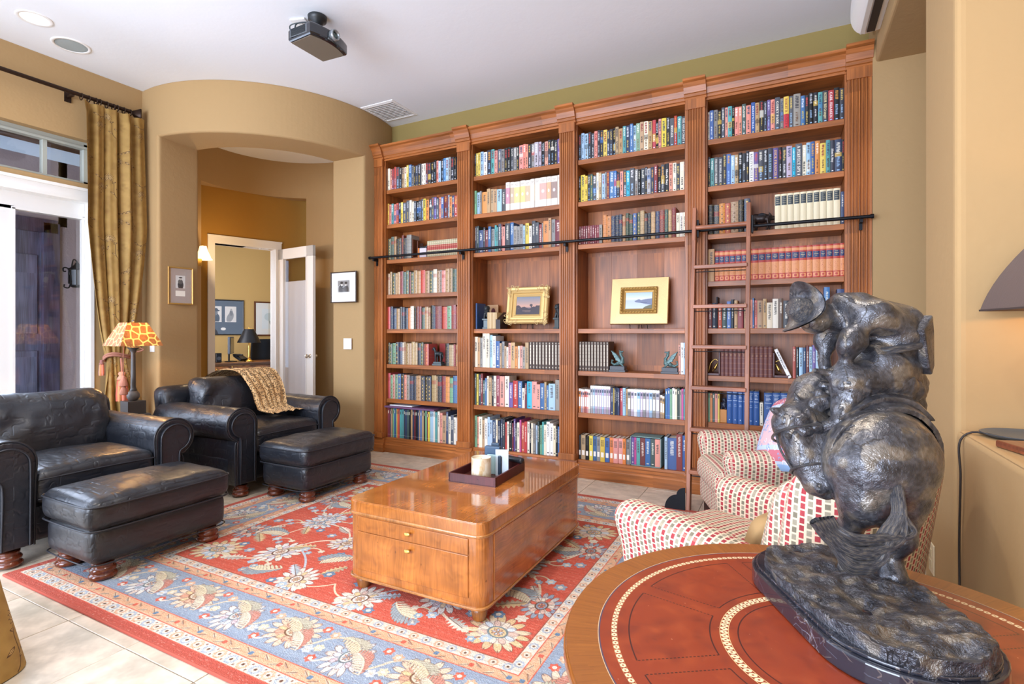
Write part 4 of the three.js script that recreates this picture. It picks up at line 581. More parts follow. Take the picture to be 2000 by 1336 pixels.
// armchair facing +x, built round the centre of its front edge
function armchair(label, pos, seed) {
  const o = thing('leather_armchair', label, 'armchair', pos, 0, 'rolled-arm leather armchairs'), HW = 0.575, L = 1.02, armW = 0.19;
  part('seat_base', soft(0.9, 0.24, 1.0, 0.04, 0.05), mLeather, o, [-0.52, 0.21, 0]);
  for (const s of [-1, 1]) {
    let arm; const zc = s * (HW - 0.155), sh = new THREE.Shape();   // arm section: post with a scroll rolling outwards (drawn in z, y)
    const prof = []; const cxr = 0.025, cyr = 0.565, rr = 0.13;
    prof.push([-0.095, 0.1]); prof.push([-0.1, 0.45]);
    for (let k = 0; k <= 18; k++) { const a = Math.PI * (1.02 - 1.42 * k / 18); prof.push([cxr + rr * Math.cos(a), cyr + rr * Math.sin(a)]); }
    prof.push([0.075, 0.44]); prof.push([0.08, 0.1]);
    sh.setFromPoints(prof.map(([z, y]) => new THREE.Vector2(-z * s, y)));
    const g0 = new THREE.ExtrudeGeometry(sh, { depth: L - 0.06, bevelEnabled: true, bevelSize: 0.012, bevelThickness: 0.016, bevelOffset: -0.012, bevelSegments: 3, steps: 40, curveSegments: 6 });
    g0.rotateY(Math.PI / 2); g0.translate(-L + 0.03, 0, 0);
    { let q = g0; q.deleteAttribute('uv'); q.deleteAttribute('normal'); q = mergeVertices(q, 1e-4); const p = q.attributes.position; for (let i = 0; i < p.count; i++) { const x = p.getX(i), y = p.getY(i), z = p.getZ(i); const k = 0.007 * fbm(x * 7 + seed * 3 + s, y * 5, z * 5) - 0.004 * smooth(0.16, 0, Math.abs(fbm(x * 9 + 5 * s + seed, y * 1.6, z * 1.6, 2))); const edge = smooth(0, 0.1, -x) * smooth(0.95, 0.85, -x); p.setXYZ(i, x, y + k * edge * (y > 0.4 ? 1 : 0.2), z + k * edge * 0.7 * s); } q.computeVertexNormals(); arm = part('arm', metreUV(q.toNonIndexed()), mLeather, o, [0, 0, zc]); }
    // front panel of the arm and its piping
    const fp = []; for (let k = 0; k <= 20; k++) { const a = Math.PI * (1.0 - 1.38 * k / 20); fp.push([cxr + 0.092 * Math.cos(a), cyr + 0.092 * Math.sin(a)]); }
    const face = [[-0.066, 0.11], ...fp, [0.05, 0.47], [0.05, 0.11]], fs = new THREE.Shape(face.map(([z, y]) => new THREE.Vector2(-z * s, y)));
    const fg = new THREE.ExtrudeGeometry(fs, { depth: 0.012, bevelEnabled: true, bevelSize: 0.01, bevelThickness: 0.01, bevelOffset: -0.006, bevelSegments: 3 }); fg.rotateY(Math.PI / 2); part('front_panel', metreUV(fg), mLeather, arm, [-0.022, 0, 0]);
    part('piping', tube(face.map(([z, y]) => [0.002, y, z * s * 1.06]), 0.006, 80, 6), mPiping, arm);
    part('piping', tube(prof.map(([z, y]) => [-0.02, y, z * s * 1.01]), 0.006, 80, 6), mPiping, arm);
    part('foot', footGeo, mFoot, o, [-0.08, 0, s * (HW - 0.16)]); part('foot', footGeo, mFoot, o, [-L + 0.14, 0, s * (HW - 0.17)]);
  }
  part('front_rail', soft(0.06, 0.2, 2 * HW - 0.5, 0.025, 0.04), mLeather, o, [-0.09, 0.2, 0]);
  const SW = 2 * HW - 0.49;
  const seat = part('seat_cushion', soft(0.7, 0.19, SW, 0.06, 0.022, (v, e) => { const u = v.x / 0.36, t = v.z / (SW / 2); if (v.y > 0) v.y += 0.045 * (1 - u * u * 0.7) * (1 - t * t * 0.75); v.y -= v.x < -0.1 ? 0.02 * smooth(-0.1, -0.35, v.x) : 0; wrinkle(v, e, 0.006, 5 + seed); }), mLeather, o, [-0.36, 0.405, 0]);
  part('piping', tube([[0.345, 0.05, -SW / 2 + 0.02], [0.356, 0.057, 0], [0.345, 0.05, SW / 2 - 0.02]], 0.005, 30, 6), mPiping, seat); part('piping', tube([[0.345, -0.06, -SW / 2 + 0.02], [0.356, -0.063, 0], [0.345, -0.06, SW / 2 - 0.02]], 0.005, 30, 6), mPiping, seat);
  const fr = soft(0.2, 0.72, 2 * HW - 0.12, 0.07, 0.04, (v) => { v.x -= 0.12 * (v.y / 0.72 + 0.5); }); part('back_frame', fr, mLeather, o, [-0.93, 0.46, 0]);
  part('back_cushion', soft(0.24, 0.5, SW + 0.1, 0.1, 0.02, (v, e) => { const t = v.z / (SW / 2 + 0.05), y = v.y / 0.26; v.x += 0.06 * (1 - t * t) * (1 - y * y); v.x -= 0.2 * (v.y + 0.26); v.y += 0.02 * fbm(v.z * 3 + seed, 1, 2); const fold = Math.sin((v.z * 7 + v.y * 5 + 1.5 * fbm(v.z * 4, v.y * 4, seed)) * 2.2); v.x += 0.016 * fold * smooth(0.1, 0.9, Math.abs(t)) + 0.012 * fbm(v.y * 9, v.z * 4 + seed, 3) + 0.012 * Math.sin(9 * (v.y + 0.7 * Math.abs(v.z)) * 3.1 + seed) * smooth(0.35, 0.9, Math.abs(t)); wrinkle(v, e, 0.006, 5); }), mLeather, o, [-0.71, 0.64, 0]);
  return o;
}
armchair('black leather rolled-arm armchair at the left edge', [-3.74, RUGY * 0.4, -1.745], 0);
armchair('black leather rolled-arm armchair draped with a leopard throw', [-3.77, RUGY * 0.4, -3.17], 4);

// ---------------------------------------------------------------- leopard throw over the back of the far armchair
{
  const q = seeded(5), tex = canvasTex(1024, 1024, (g, w, h) => {
    g.fillStyle = '#d3ac78'; g.fillRect(0, 0, w, h);
    for (let k = 0; k < 60; k++) { const gr = g.createRadialGradient(0, 0, 2, 0, 0, 90); gr.addColorStop(0, q() < 0.5 ? 'rgba(228,200,160,.35)' : 'rgba(160,110,62,.3)'); gr.addColorStop(1, 'rgba(200,150,90,0)'); g.save(); g.translate(q() * w, q() * h); g.fillStyle = gr; g.fillRect(-90, -90, 180, 180); g.restore(); }
    for (let j = 0; j < 44; j++) for (let i = 0; i < 44; i++) { const x = (i + 0.5 * (j % 2) + q() * 0.5) * w / 44, y = (j + q() * 0.5) * h / 44, r = 5.5 + q() * 4, a0 = q() * 6.3; g.strokeStyle = q() < 0.5 ? '#2a1a10' : '#3d2615'; g.lineWidth = 3.6 + q() * 2.2; g.lineCap = 'round'; for (let s = 0; s < 2 + (q() * 2 | 0); s++) { const a = a0 + s * 2.2; g.beginPath(); g.arc(x, y, r, a, a + 0.7 + q() * 0.8); g.stroke(); } }
  });
  const m = std('#ffffff', 0.95, { map: tex, bumpMap: rep(plasterBump, 4, 4), bumpScale: 0.003, sheen: 0.5, sheenRoughness: 0.7, side: THREE.DoubleSide });
  // path over the back cushion: behind, across the top, down the front, out over the seat (x, y), width along z
  const path = new THREE.CatmullRomCurve3([[-4.99, 0.56, 0], [-4.99, 0.76, 0], [-4.93, 0.84, 0], [-4.8, 0.895, 0], [-4.62, 0.935, 0], [-4.46, 0.905, 0], [-4.34, 0.79, 0], [-4.275, 0.66, 0], [-4.2, 0.59, 0], [-4.08, 0.575, 0], [-3.98, 0.572, 0]].map(V));
  const nu = 110, nv = 70, P = [], U = [], I = [];
  for (let i = 0; i <= nu; i++) { const t = i / nu, c = path.getPoint(t), tg = path.getTangent(t), nx = -tg.y, ny = tg.x;
    for (let j = 0; j <= nv; j++) { const v = j / nv, wd = lerp(0.44, 0.36, smooth(0.3, 0.75, t)) + 0.06 * smooth(0.8, 1, t); let z = -3.36 + 0.05 * smooth(0.6, 0.9, t) + (v - 0.5) * wd; z += 0.03 * Math.sin(t * 5 + 1) * (v - 0.3) - 0.05 * smooth(0.35, 0, t); const fold = (0.014 * Math.sin(v * 17 + t * 3 + 1.4 * fbm(t * 4, v * 3, 2)) + 0.012 * fbm(t * 9, v * 7, 5)) * smooth(0.15, 0.5, t) + 0.022 * Math.max(0, fbm(t * 14, v * 6, 9)) * smooth(0.78, 0.9, t), hem = t > 0.97 ? 0.012 * Math.sin(v * 22) : 0; const off_ = 0.012 + Math.abs(fold);
      P.push(c.x - nx * -off_ + hem, c.y - ny * -off_, z); U.push(v * 0.42, t * 0.95); } }
  for (let i = 0; i < nu; i++) for (let j = 0; j < nv; j++) { const a = i * (nv + 1) + j; I.push(a, a + 1, a + nv + 2, a, a + nv + 2, a + nv + 1); }
  const g = new THREE.BufferGeometry(); g.setAttribute('position', new THREE.Float32BufferAttribute(P, 3)); g.setAttribute('uv', new THREE.Float32BufferAttribute(U, 2)); g.setIndex(I); g.computeVertexNormals();
  single('leopard_throw', g, m, 'leopard print plush throw hanging over the armchair back', 'throw blanket');
}

// ---------------------------------------------------------------- coffee table
const burlMap = dataTex(1024, 1024, (x, y) => {   // 1.2 m of figured veneer, grain along v
  const w1 = wnoise(x / 64, y / 64, 16, 51), w2 = wnoise(x / 22, y / 40, 46, 52), gr = wnoise(x / 3 + 6 * w1, y / 90, 341, 53), fl = wnoise(x / 40 + 2 * w1, y / 14 + 3 * w2, 25, 54);
  let t = 0.76 + 0.22 * (w1 - 0.5) + 0.14 * (gr - 0.5) + 0.16 * (fl - 0.5) * w2; const kn = wnoise(x / 18, y / 22, 56, 57); if (kn > 0.965) t -= 0.28 * (kn - 0.965) / 0.035; return [t + 0.05, t - 0.01, t - 0.09];
}, true);
const mBurlTop = std('#cf8640', 0.2, { map: rep(burlMap, 0.8, 0.8), clearcoat: 1, clearcoatRoughness: 0.05 });
const mBurl = std('#cf8640', 0.26, { map: rep(burlMap, 0.8, 0.8), clearcoat: 0.8, clearcoatRoughness: 0.1 });
{
  const t = thing('coffee_table', 'glossy burl wood trunk coffee table with rounded corners and brass knobs', 'coffee table', [-1.567, RUGY, -2.6]);
  const W = 0.80, D = 1.23, rr = (w, d, r) => roundPoly([[-w / 2, -d / 2, true], [w / 2, -d / 2, true], [w / 2, d / 2, true], [-w / 2, d / 2, true]], r, 8);
  part('body', raise(rr(W - 0.012, D - 0.012, 0.07), 0.072, 0.385), mBurl, t);
  part('upper_moulding', raise(rr(W + 0.008, D + 0.008, 0.075), 0.382, 0.397, 0.006), std('#c98a4c', 0.25, { map: woodMap, clearcoat: 0.6 }), t);
  part('lid', raise(rr(W, D, 0.07), 0.396, 0.447, 0.002), mBurl, t);
  part('top', raise(rr(W - 0.004, D - 0.004, 0.068), 0.446, 0.4515, 0.002), mBurlTop, t);
  part('lower_moulding', raise(rr(W + 0.006, D + 0.006, 0.075), 0.066, 0.079, 0.005), std('#c98a4c', 0.25, { map: woodMap, clearcoat: 0.6 }), t);
  const zf = D / 2 - 0.006;
  for (const [y0, y1, yk] of [[0.305, 0.376, 0.347], [0.115, 0.302, 0.268]]) {
    const dr = part('drawer', rbox(0.64, y1 - y0, 0.012, 0.003, 0, (y0 + y1) / 2, zf), std('#cf8640', 0.28, { map: rep(burlMap, 0.8, 0.8), clearcoat: 0.7, clearcoatRoughness: 0.12 }), t);
    part('knob', merge([(() => { const c = cyl(0.006, 0.008, 0.022, 0, 0, 0, 12); c.rotateX(Math.PI / 2); c.translate(0, yk, zf + 0.014); return c; })(), (() => { const c = new THREE.SphereGeometry(0.012, 16, 10); c.scale(1.5, 0.8, 0.5); c.translate(0, yk, zf + 0.026); return c; })()]), mBrass, dr);
    part('knob_inlay', (() => { const c = new THREE.SphereGeometry(0.009, 16, 10); c.scale(1.4, 0.7, 0.5); c.translate(0, yk, zf + 0.0288); return c; })(), std('#caa24e', 0.5), dr);
  }
  part('side_panel', rbox(0.008, 0.3, D - 0.2, 0.003, W / 2 - 0.005, 0.23, 0, true), mBurl, t);
  for (const x of [-1, 1]) for (const z of [-1, 1]) part('foot', lathe([[0, 0], [0.026, 0], [0.03, 0.004], [0.043, 0.066], [0, 0.066]], 20), wood('#a5692f', 0.25, { clearcoat: 0.5 }), t, [x * (W / 2 - 0.06), 0, z * (D / 2 - 0.065)]);
}
// tray and the things on it
{
  const TY = RUGY + 0.4517, tr = thing('serving_tray', 'dark red wooden tray with cut-out handles on the coffee table', 'tray', [-1.545, TY, -2.68], 0.05);
  const m = wood('#5a1f20', 0.4), L = 0.4, W = 0.29;
  part('bottom', box(W, 0.006, L, 0, 0.003, 0), wood('#5c2d26', 0.4), tr);
  for (const s of [-1, 1]) part('side', rbox(0.012, 0.05, L, 0.003, s * (W / 2 - 0.006), 0.027, 0), m, tr);
  for (const s of [-1, 1]) {
    const sh = new THREE.Shape([[-W / 2, 0.002], [W / 2, 0.002], [W / 2, 0.05], [-W / 2, 0.05]].map((p) => new THREE.Vector2(...p))); const h = new THREE.Path(); h.absellipse(0, 0.029, 0.042, 0.011, 0, 7); sh.holes.push(h);
    const g = new THREE.ExtrudeGeometry(sh, { depth: 0.012, bevelEnabled: false }); part('end', metreUV(g), m, tr, [0, 0, s * (L / 2 - 0.006) - 0.006]);
  }
  const wax = canvasTex(256, 256, (g, w, h) => { const q = seeded(3); g.fillStyle = '#d9cbb0'; g.fillRect(0, 0, w, h); for (let k = 0; k < 260; k++) { g.fillStyle = `rgba(${q() < 0.6 ? '176,132,78' : '238,230,215'},${0.1 + q() * 0.25})`; const x = q() * w, y = h * (1 - q() * q() * 0.95); g.beginPath(); g.ellipse(x, y, 4 + q() * 16, 3 + q() * 10, q() * 3, 0, 7); g.fill(); } });
  const ca = thing('pillar_candle', 'mottled cream candle in a wide glass cup on the tray', 'candle', [-1.535, TY + 0.0065, -2.585]);
  part('cup', lathe([[0, 0], [0.056, 0], [0.0565, 0.004], [0.0565, 0.122], [0.0545, 0.123], [0.053, 0.121], [0.052, 0.104]], 40), std('#ffffff', 0.3, { map: wax, clearcoat: 0.7 }), ca);
  part('wax', lathe([[0, 0.106], [0.03, 0.105], [0.0525, 0.109]], 32), std('#e6ddcc', 0.6), ca); part('wick', cyl(0.001, 0.001, 0.012, 0, 0.111, 0, 6), std('#222222', 0.9), ca);
  const rc = thing('remote_holder', 'blue box of remote controls standing behind the candle', 'remote holder', [-1.512, TY + 0.0065, -2.72], 0.15);
  part('box', rbox(0.1, 0.115, 0.05, 0.004, 0, 0.0575, 0), std('#a9c6c9', 0.4), rc); part('remote', rbox(0.052, 0.165, 0.02, 0.006, -0.018, 0.09, -0.034), std('#2f4256', 0.35), rc); part('remote', rbox(0.095, 0.062, 0.03, 0.006, -0.02, 0.13, 0.006), std('#36506a', 0.35), rc); part('remote', rbox(0.02, 0.11, 0.03, 0.005, 0.034, 0.06, 0.03), std('#25364a', 0.35), rc);
  const pc = thing('photo_card', 'small pale blue photo card propped beside the remotes', 'photo', [-1.462, TY + 0.0065, -2.695], 0.35);
  part('card', box(0.075, 0.15, 0.006, 0, 0.075, 0), std('#c4d3dd', 0.4), pc); part('print', box(0.022, 0.095, 0.0065, -0.01, 0.06, 0.0006), std('#4c4a4e', 0.6), pc);
  single('flashlight', (() => { const c = lathe([[0, -0.075], [0.016, -0.073], [0.018, -0.06], [0.0165, 0.05], [0.02, 0.062], [0.02, 0.078], [0, 0.08]], 20); c.rotateZ(Math.PI / 2); return c; })(), std('#22262c', 0.35), 'black flashlight lying across the far end of the tray', 'flashlight', [-1.465, TY + 0.07, -2.845], -0.25);
}
// ---------------------------------------------------------------- round side table between the armchairs
{
  const t = thing('narrow_side_table', 'narrow rounded reddish wood side table between the leather armchairs', 'side table', [-4.68, 0, -2.459]), m = wood('#9c4b23', 0.22, { clearcoat: 0.6 });
  const rr = (w, d, r) => roundPoly([[-w / 2, -d / 2, true], [w / 2, -d / 2, true], [w / 2, d / 2, true], [-w / 2, d / 2, true]], r, 8);
  part('top', raise(rr(0.74, 0.25, 0.1), 0.55, 0.576, 0.008), wood('#9c4b23', 0.22, { clearcoat: 0.6 }), t); part('apron', raise(rr(0.7, 0.215, 0.09), 0.03, 0.55), m, t); part('moulding', raise(rr(0.71, 0.225, 0.095), 0.2, 0.215, 0.005), m, t); part('plinth', raise(rr(0.73, 0.24, 0.1), 0, 0.03, 0.006), m, t);
}

// ---------------------------------------------------------------- giraffe-shade table lamp
function lampLight(parent, pos, color, intensity, bulbR = 0.028) {
  const b = part('bulb', (() => { const g = new THREE.SphereGeometry(bulbR, 16, 12); return g; })(), (() => { const m = std('#fff1d8', 0.5); m.emissive.set('#ffd9a0'); m.emissiveIntensity = 3; return m; })(), parent, pos);
  const l = new THREE.PointLight(color, intensity, 0, 2); l.position.set(...pos); parent.add(l); return b;
}
// four-sided tapered shade; panels each their own mesh
function shadePanels(parent, wb, db, wt, dt, y0, y1, mats, flare = 0, bump = 0) {
  const n = 8, row = (t) => { const k = t + flare * (t * t - t); return [lerp(wb, wt, k) / 2, lerp(db, dt, k) / 2, lerp(y0, y1, t)]; };
  for (const [i, a, b] of [[0, [-1, 1], [1, 1]], [1, [1, 1], [1, -1]], [2, [1, -1], [-1, -1]], [3, [-1, -1], [-1, 1]]]) {
    const P = [], U = [], I = []; for (let k = 0; k <= n; k++) { const [x, z, y] = row(k / n); P.push(a[0] * x, y, a[1] * z, b[0] * x, y, b[1] * z); const half = (i % 2 ? z : x); U.push(-half, y, half, y); }
    for (let k = 0; k < n; k++) I.push(2 * k, 2 * k + 1, 2 * k + 3, 2 * k, 2 * k + 3, 2 * k + 2);
    const g = new THREE.BufferGeometry(); g.setAttribute('position', new THREE.Float32BufferAttribute(P, 3)); g.setAttribute('uv', new THREE.Float32BufferAttribute(U, 2)); g.setIndex(I); g.computeVertexNormals(); part('shade_panel', g, mats[i], parent);
  }
}
{
  const q = seeded(12), pts = []; for (let j = 0; j < 9; j++) for (let i = 0; i < 9; i++) pts.push([(i + 0.15 + 0.7 * q()) / 9, (j + 0.15 + 0.7 * q()) / 9]);
  const gir = dataTex(384, 384, (x, y) => { const u = x / 384, v = y / 384; let d1 = 9, d2 = 9; for (const [a, b] of pts) { let dx = Math.abs(u - a), dy = Math.abs(v - b); dx = Math.min(dx, 1 - dx); dy = Math.min(dy, 1 - dy); const d = Math.hypot(dx, dy); if (d < d1) { d2 = d1; d1 = d; } else if (d < d2) d2 = d; } const e = smooth(0.010, 0.022, d2 - d1), n = wnoise(x / 8, y / 8, 48, 7) * 0.08; return [lerp(0.93, 0.52, e) + n, lerp(0.76, 0.33, e) + n, lerp(0.42, 0.14, e) + n]; }, true);
  const sh = (c) => std(c, 0.8, { map: rep(gir, 1.75, 1.75), transmission: 0.35, thickness: 0, side: THREE.DoubleSide });
  const l = thing('giraffe_shade_lamp', 'lit table lamp with giraffe print shade and dark square base', 'table lamp', [-4.87, 0.577, -2.5], 1.5); l.scale.setScalar(0.94);
  const mB = std('#4a4541', 0.42, { metalness: 0.2 }), mB2 = std('#5d5853', 0.45);
  part('base_step', merge([rbox(0.24, 0.02, 0.24, 0.004, 0, 0.01, 0), rbox(0.2, 0.022, 0.2, 0.006, 0, 0.03, 0)]), mB2, l); part('base_block', rbox(0.145, 0.115, 0.145, 0.004, 0, 0.098, 0), mB, l);
  part('ball', new THREE.SphereGeometry(0.05, 24, 18), mB2, l, [0, 0.2, 0]); part('column', lathe([[0.018, 0.235], [0.028, 0.245], [0.022, 0.26], [0.021, 0.27], [0.017, 0.58], [0.024, 0.6], [0.03, 0.61], [0.046, 0.625], [0.05, 0.632], [0, 0.634]], 24), mB, l);
  shadePanels(l, 0.34, 0.34, 0.16, 0.16, 0.645, 0.85, [sh('#ffffff'), sh('#ffffff'), sh('#ffffff'), sh('#ffffff')]);
  part('harp', tube([[-0.01, 0.634, 0], [-0.05, 0.72, 0], [0, 0.855, 0], [0.05, 0.72, 0], [0.01, 0.634, 0]], 0.002, 40, 6), mBrass, l); part('finial', new THREE.SphereGeometry(0.011, 12, 10), mB2, l, [0, 0.866, 0]);
  lampLight(l, [0, 0.72, 0], 0xffc680, 0.55);
  const cord = part('tassel_cord', tube([[-0.1, 0.645, 0.06], [-0.102, 0.5, 0.06], [-0.1, 0.35, 0.06]], 0.004, 20, 6), std('#8a5b48', 0.8), l);
  for (const [y, r] of [[0.33, 0.034], [0.255, 0.03]]) part('tassel', (() => { const g = lathe([[0, 0.06], [0.01, 0.055], [0.014, 0.045], [0.012, 0.038], [r * 0.7, 0.02], [r, -0.03], [r * 0.8, -0.035], [0, -0.03]], 24); const p = g.attributes.position; for (let i = 0; i < p.count; i++) { const a = Math.atan2(p.getZ(i), p.getX(i)), k = 1 + 0.12 * Math.cos(a * 11) * smooth(0.03, -0.02, p.getY(i)); p.setX(i, p.getX(i) * k); p.setZ(i, p.getZ(i) * k); } g.computeVertexNormals(); g.translate(-0.1, y, 0.06); return g; })(), std('#b0725a', 0.85), l);
}
// ---------------------------------------------------------------- ledge on the right: lamp, board, cable
{
  const l = thing('dark_shade_lamp', 'lamp with a flared dark brown fabric shade on the right ledge', 'table lamp', [0.85, LEDGE, -2.25], 0.2);
  const fab = std('#5a4a44', 0.9, { bumpMap: rep(woodBump, 6, 6), bumpScale: 0.0006, transmission: 0.12, thickness: 0, side: THREE.DoubleSide });
  part('base', lathe([[0, 0], [0.115, 0], [0.12, 0.006], [0.1, 0.014], [0.05, 0.022], [0.02, 0.04], [0, 0.04]], 36), std('#5b6570', 0.35, { metalness: 0.5 }), l); part('stem', lathe([[0.02, 0.03], [0.014, 0.06], [0.03, 0.16], [0.018, 0.26], [0.012, 0.4], [0, 0.4]], 24), std('#4a4f56', 0.35, { metalness: 0.5 }), l);
  shadePanels(l, 0.46, 0.36, 0.24, 0.18, 0.425, 0.66, [fab, fab, fab, fab], 0.55); part('shade_trim', merge([box(0.462, 0.006, 0.004, 0, 0.427, 0.18), box(0.462, 0.006, 0.004, 0, 0.427, -0.18), box(0.004, 0.006, 0.362, 0.23, 0.427, 0), box(0.004, 0.006, 0.362, -0.23, 0.427, 0)]), std('#3c2f2a', 0.8), l);
  lampLight(l, [0, 0.5, 0], 0xffc27a, 0.25);
  single('grey_dish', lathe([[0, 0.004], [0.09, 0.006], [0.118, 0.016], [0.122, 0.014], [0.1, 0], [0, 0]], 36), std('#5b6570', 0.35, { metalness: 0.3 }), 'shallow blue grey dish on the right ledge behind the board', 'dish', [0.70, LEDGE + 0.0005, -2.335]);
  single('wooden_board', rbox(0.4, 0.022, 0.34, 0.006), wood('#8f4f32', 0.3, { clearcoat: 0.4 }), 'polished reddish wooden board lying on the right ledge', 'board', [0.8, LEDGE + 0.0115, -2.02], 0.25);
  single('lamp_cable', tube([[0.72, LEDGE + 0.006, -2.2], [0.63, LEDGE + 0.006, -2.3], [0.56, LEDGE + 0.008, -2.35], [0.531, LEDGE - 0.02, -2.352], [0.529, 0.8, -2.345], [0.531, 0.55, -2.37], [0.53, 0.25, -2.35], [0.531, 0.02, -2.35]], 0.0035, 80, 8), std('#2a211c', 0.6), 'dark lamp cable hanging from the ledge down the right wall', 'cable');
  const o = thing('wall_outlet', 'beige double outlet plate low on the right wall', 'outlet', [RW - 0.003, 0.35, -2.8]);
  part('plate', rbox(0.006, 0.125, 0.085, 0.003), std('#d9c9a8', 0.5), o); part('socket', rbox(0.004, 0.032, 0.03, 0.002, -0.004, 0.022, 0), std('#c9b994', 0.5), o); part('socket', rbox(0.004, 0.032, 0.03, 0.002, -0.004, -0.022, 0), std('#c9b994', 0.5), o);
  single('outlet_cord', tube([[RW - 0.012, 0.37, -2.8], [RW - 0.05, 0.36, -2.8], [RW - 0.1, 0.2, -2.84], [RW - 0.12, 0.02, -2.88]], 0.004, 30, 8), std('#3a2f26', 0.6), 'short dark cord plugged into the low wall outlet', 'cord');
}

// ---------------------------------------------------------------- checked fabric armchairs on the right
const checkTex = canvasTex(256, 256, (g, w) => {
  const q = seeded(9), n = 8, c = w / n; g.fillStyle = '#d9c8ad'; g.fillRect(0, 0, w, w);
  for (let j = 0; j < n; j++) for (let i = 0; i < n; i++) { const k = (i + 2 * j) % 4; g.fillStyle = k === 0 ? '#77705e' : k === 2 ? '#98907c' : (q() < 0.5 ? '#9a3239' : '#a63c42'); g.fillRect(i * c + c * 0.17, j * c + (i % 2) * c * 0.5 + c * 0.12, c * 0.64, c * 0.74); if (i % 2) g.fillRect(i * c + c * 0.17, j * c - c + c * 0.62, c * 0.64, c * 0.74); }
  for (let k = 0; k < 5000; k++) { g.fillStyle = q() < 0.5 ? 'rgba(255,250,240,.12)' : 'rgba(90,70,60,.1)'; g.fillRect(q() * w, q() * w, 1 + q() * 4, 1); }
});
const mCheck = std('#ffffff', 0.9, { map: rep(checkTex, 1 / 0.165, 1 / 0.165), bumpMap: rep(woodBump, 30, 6), bumpScale: 0.0006 });
function clubChair(label, pos, turn, seed) {   // faces local -x; origin on the floor at the centre of the front edge
  const o = thing('checked_club_chair', label, 'armchair', pos, turn, 'checked club chairs'), W = 0.78, D = 0.86;
  part('seat_frame', soft(0.66, 0.2, 0.62, 0.05, 0.04), mCheck, o, [0.36, 0.26, 0]);
  part('seat_cushion', soft(0.62, 0.16, 0.54, 0.06, 0.025, (v) => { if (v.y > 0) v.y += 0.03 * (1 - (v.x / 0.31) ** 2) * (1 - (v.z / 0.27) ** 2); }), mCheck, o, [0.31, 0.40, 0]);
  for (const s of [-1, 1]) {
    // arm: padded slab with rounded top, front edge raked so that it narrows to the leg
    const g = soft(0.78, 0.5, 0.16, 0.075, 0.022, (v) => { const t = (v.y + 0.25) / 0.5; v.x += (1 - t) * 0.10 * smooth(0.1, -0.39, v.x); v.y -= 0.035 * smooth(-0.1, 0.39, v.x) * t; const roll = smooth(0.62, 0.9, t); v.z *= 1 + 0.12 * roll; v.z += s * 0.012 * roll; v.y += 0.004 * fbm(v.x * 5 + seed, v.z * 5, 1); });
    part('arm', g, mCheck, o, [0.40, 0.375, s * (W / 2 - 0.09)]);
    for (const x of [0.09, 0.74]) part('leg', (() => { const q = new THREE.CylinderGeometry(0.034, 0.02, 0.17, 4); q.rotateY(Math.PI / 4); const p = q.attributes.position; for (let i = 0; i < p.count; i++) if (p.getY(i) < 0) p.setX(i, p.getX(i) + (x < 0.4 ? -0.01 : 0.05)); q.computeVertexNormals(); return metreUV(q); })(), wood('#3d1f18', 0.3), o, [x, 0.085, s * (W / 2 - 0.1)]);
  }
  // back: tall tapering pad wrapping round, with its outer cover
  part('back', soft(0.2, 0.74, W - 0.1, 0.09, 0.022, (v) => { const t = (v.y + 0.37) / 0.74, z = v.z / (W / 2 - 0.05); v.x += 0.14 * t - 0.10 * z * z * (0.4 + 0.6 * t); v.z *= 1 - 0.06 * smooth(0.6, 1, t); v.y -= 0.03 * z * z * smooth(0.5, 1, t); }), mCheck, o, [0.73, 0.56, 0]);
  part('back_cushion', soft(0.15, 0.42, 0.56, 0.07, 0.022, (v) => { const t = (v.y + 0.21) / 0.42; v.x += 0.1 * t; }), mCheck, o, [0.60, 0.62, 0]);
  return o;
}
clubChair('red and cream checked club chair beside the ladder', [-0.455, RUGY, -3.47], 0.36, 1);
clubChair('red and cream checked club chair right behind the round leather-topped table', [-0.46, RUGY, -2.40], -0.52, 6);
{ // cushions on the chairs
  const pais = canvasTex(512, 512, (g, w) => { const q = seeded(4); g.fillStyle = '#b9c9dd'; g.fillRect(0, 0, w, w); g.strokeStyle = '#c4707e'; g.lineWidth = 60; g.strokeRect(70, 70, w - 140, w - 140); g.fillStyle = '#dcb4b8'; g.fillRect(130, 130, w - 260, w - 260); g.lineWidth = 5; for (let k = 0; k < 190; k++) { g.strokeStyle = q() < 0.5 ? '#f3d9dc' : '#7d9cc8'; const x = q() * w, y = q() * w; g.beginPath(); g.arc(x, y, 6 + q() * 12, q() * 6, q() * 6 + 3); g.stroke(); } g.strokeStyle = '#8fb0d8'; g.lineWidth = 26; g.strokeRect(14, 14, w - 28, w - 28); });
  const pil = (w, h, d) => { const g = soft(w, h, d, d / 2.05, 0.02, (v) => { const a = Math.abs(v.x) / (w / 2), b = Math.abs(v.y) / (h / 2); v.z *= 0.18 + 0.95 * Math.sqrt(Math.max(0, (1 - a ** 3) * (1 - b ** 3))); }); const uv = g.attributes.uv; for (let i = 0; i < uv.count; i++) uv.setXY(i, g.attributes.position.getX(i) / w + 0.5, g.attributes.position.getY(i) / h + 0.5); return g; };
  const p = single('paisley_pillow', pil(0.46, 0.46, 0.16), std('#ffffff', 0.9, { map: pais }), 'pink and blue paisley pillow leaning in the chair beside the ladder', 'pillow', [0.0, 0.735, -3.36], 0);
  p.rotation.set(0, -Math.PI / 2 + 0.36, 0); p.rotateX(-0.42); p.rotateZ(0.25);
  const br = single('brown_pillow', pil(0.36, 0.2, 0.12), std('#a8875a', 0.9), 'tan pillow with a pale stripe lying on the seat of the nearer checked chair', 'pillow', [-0.02, 0.57, -2.15], 0);
  br.rotation.set(0, -Math.PI / 2 - 0.52, 0); br.rotateX(-0.35);
}
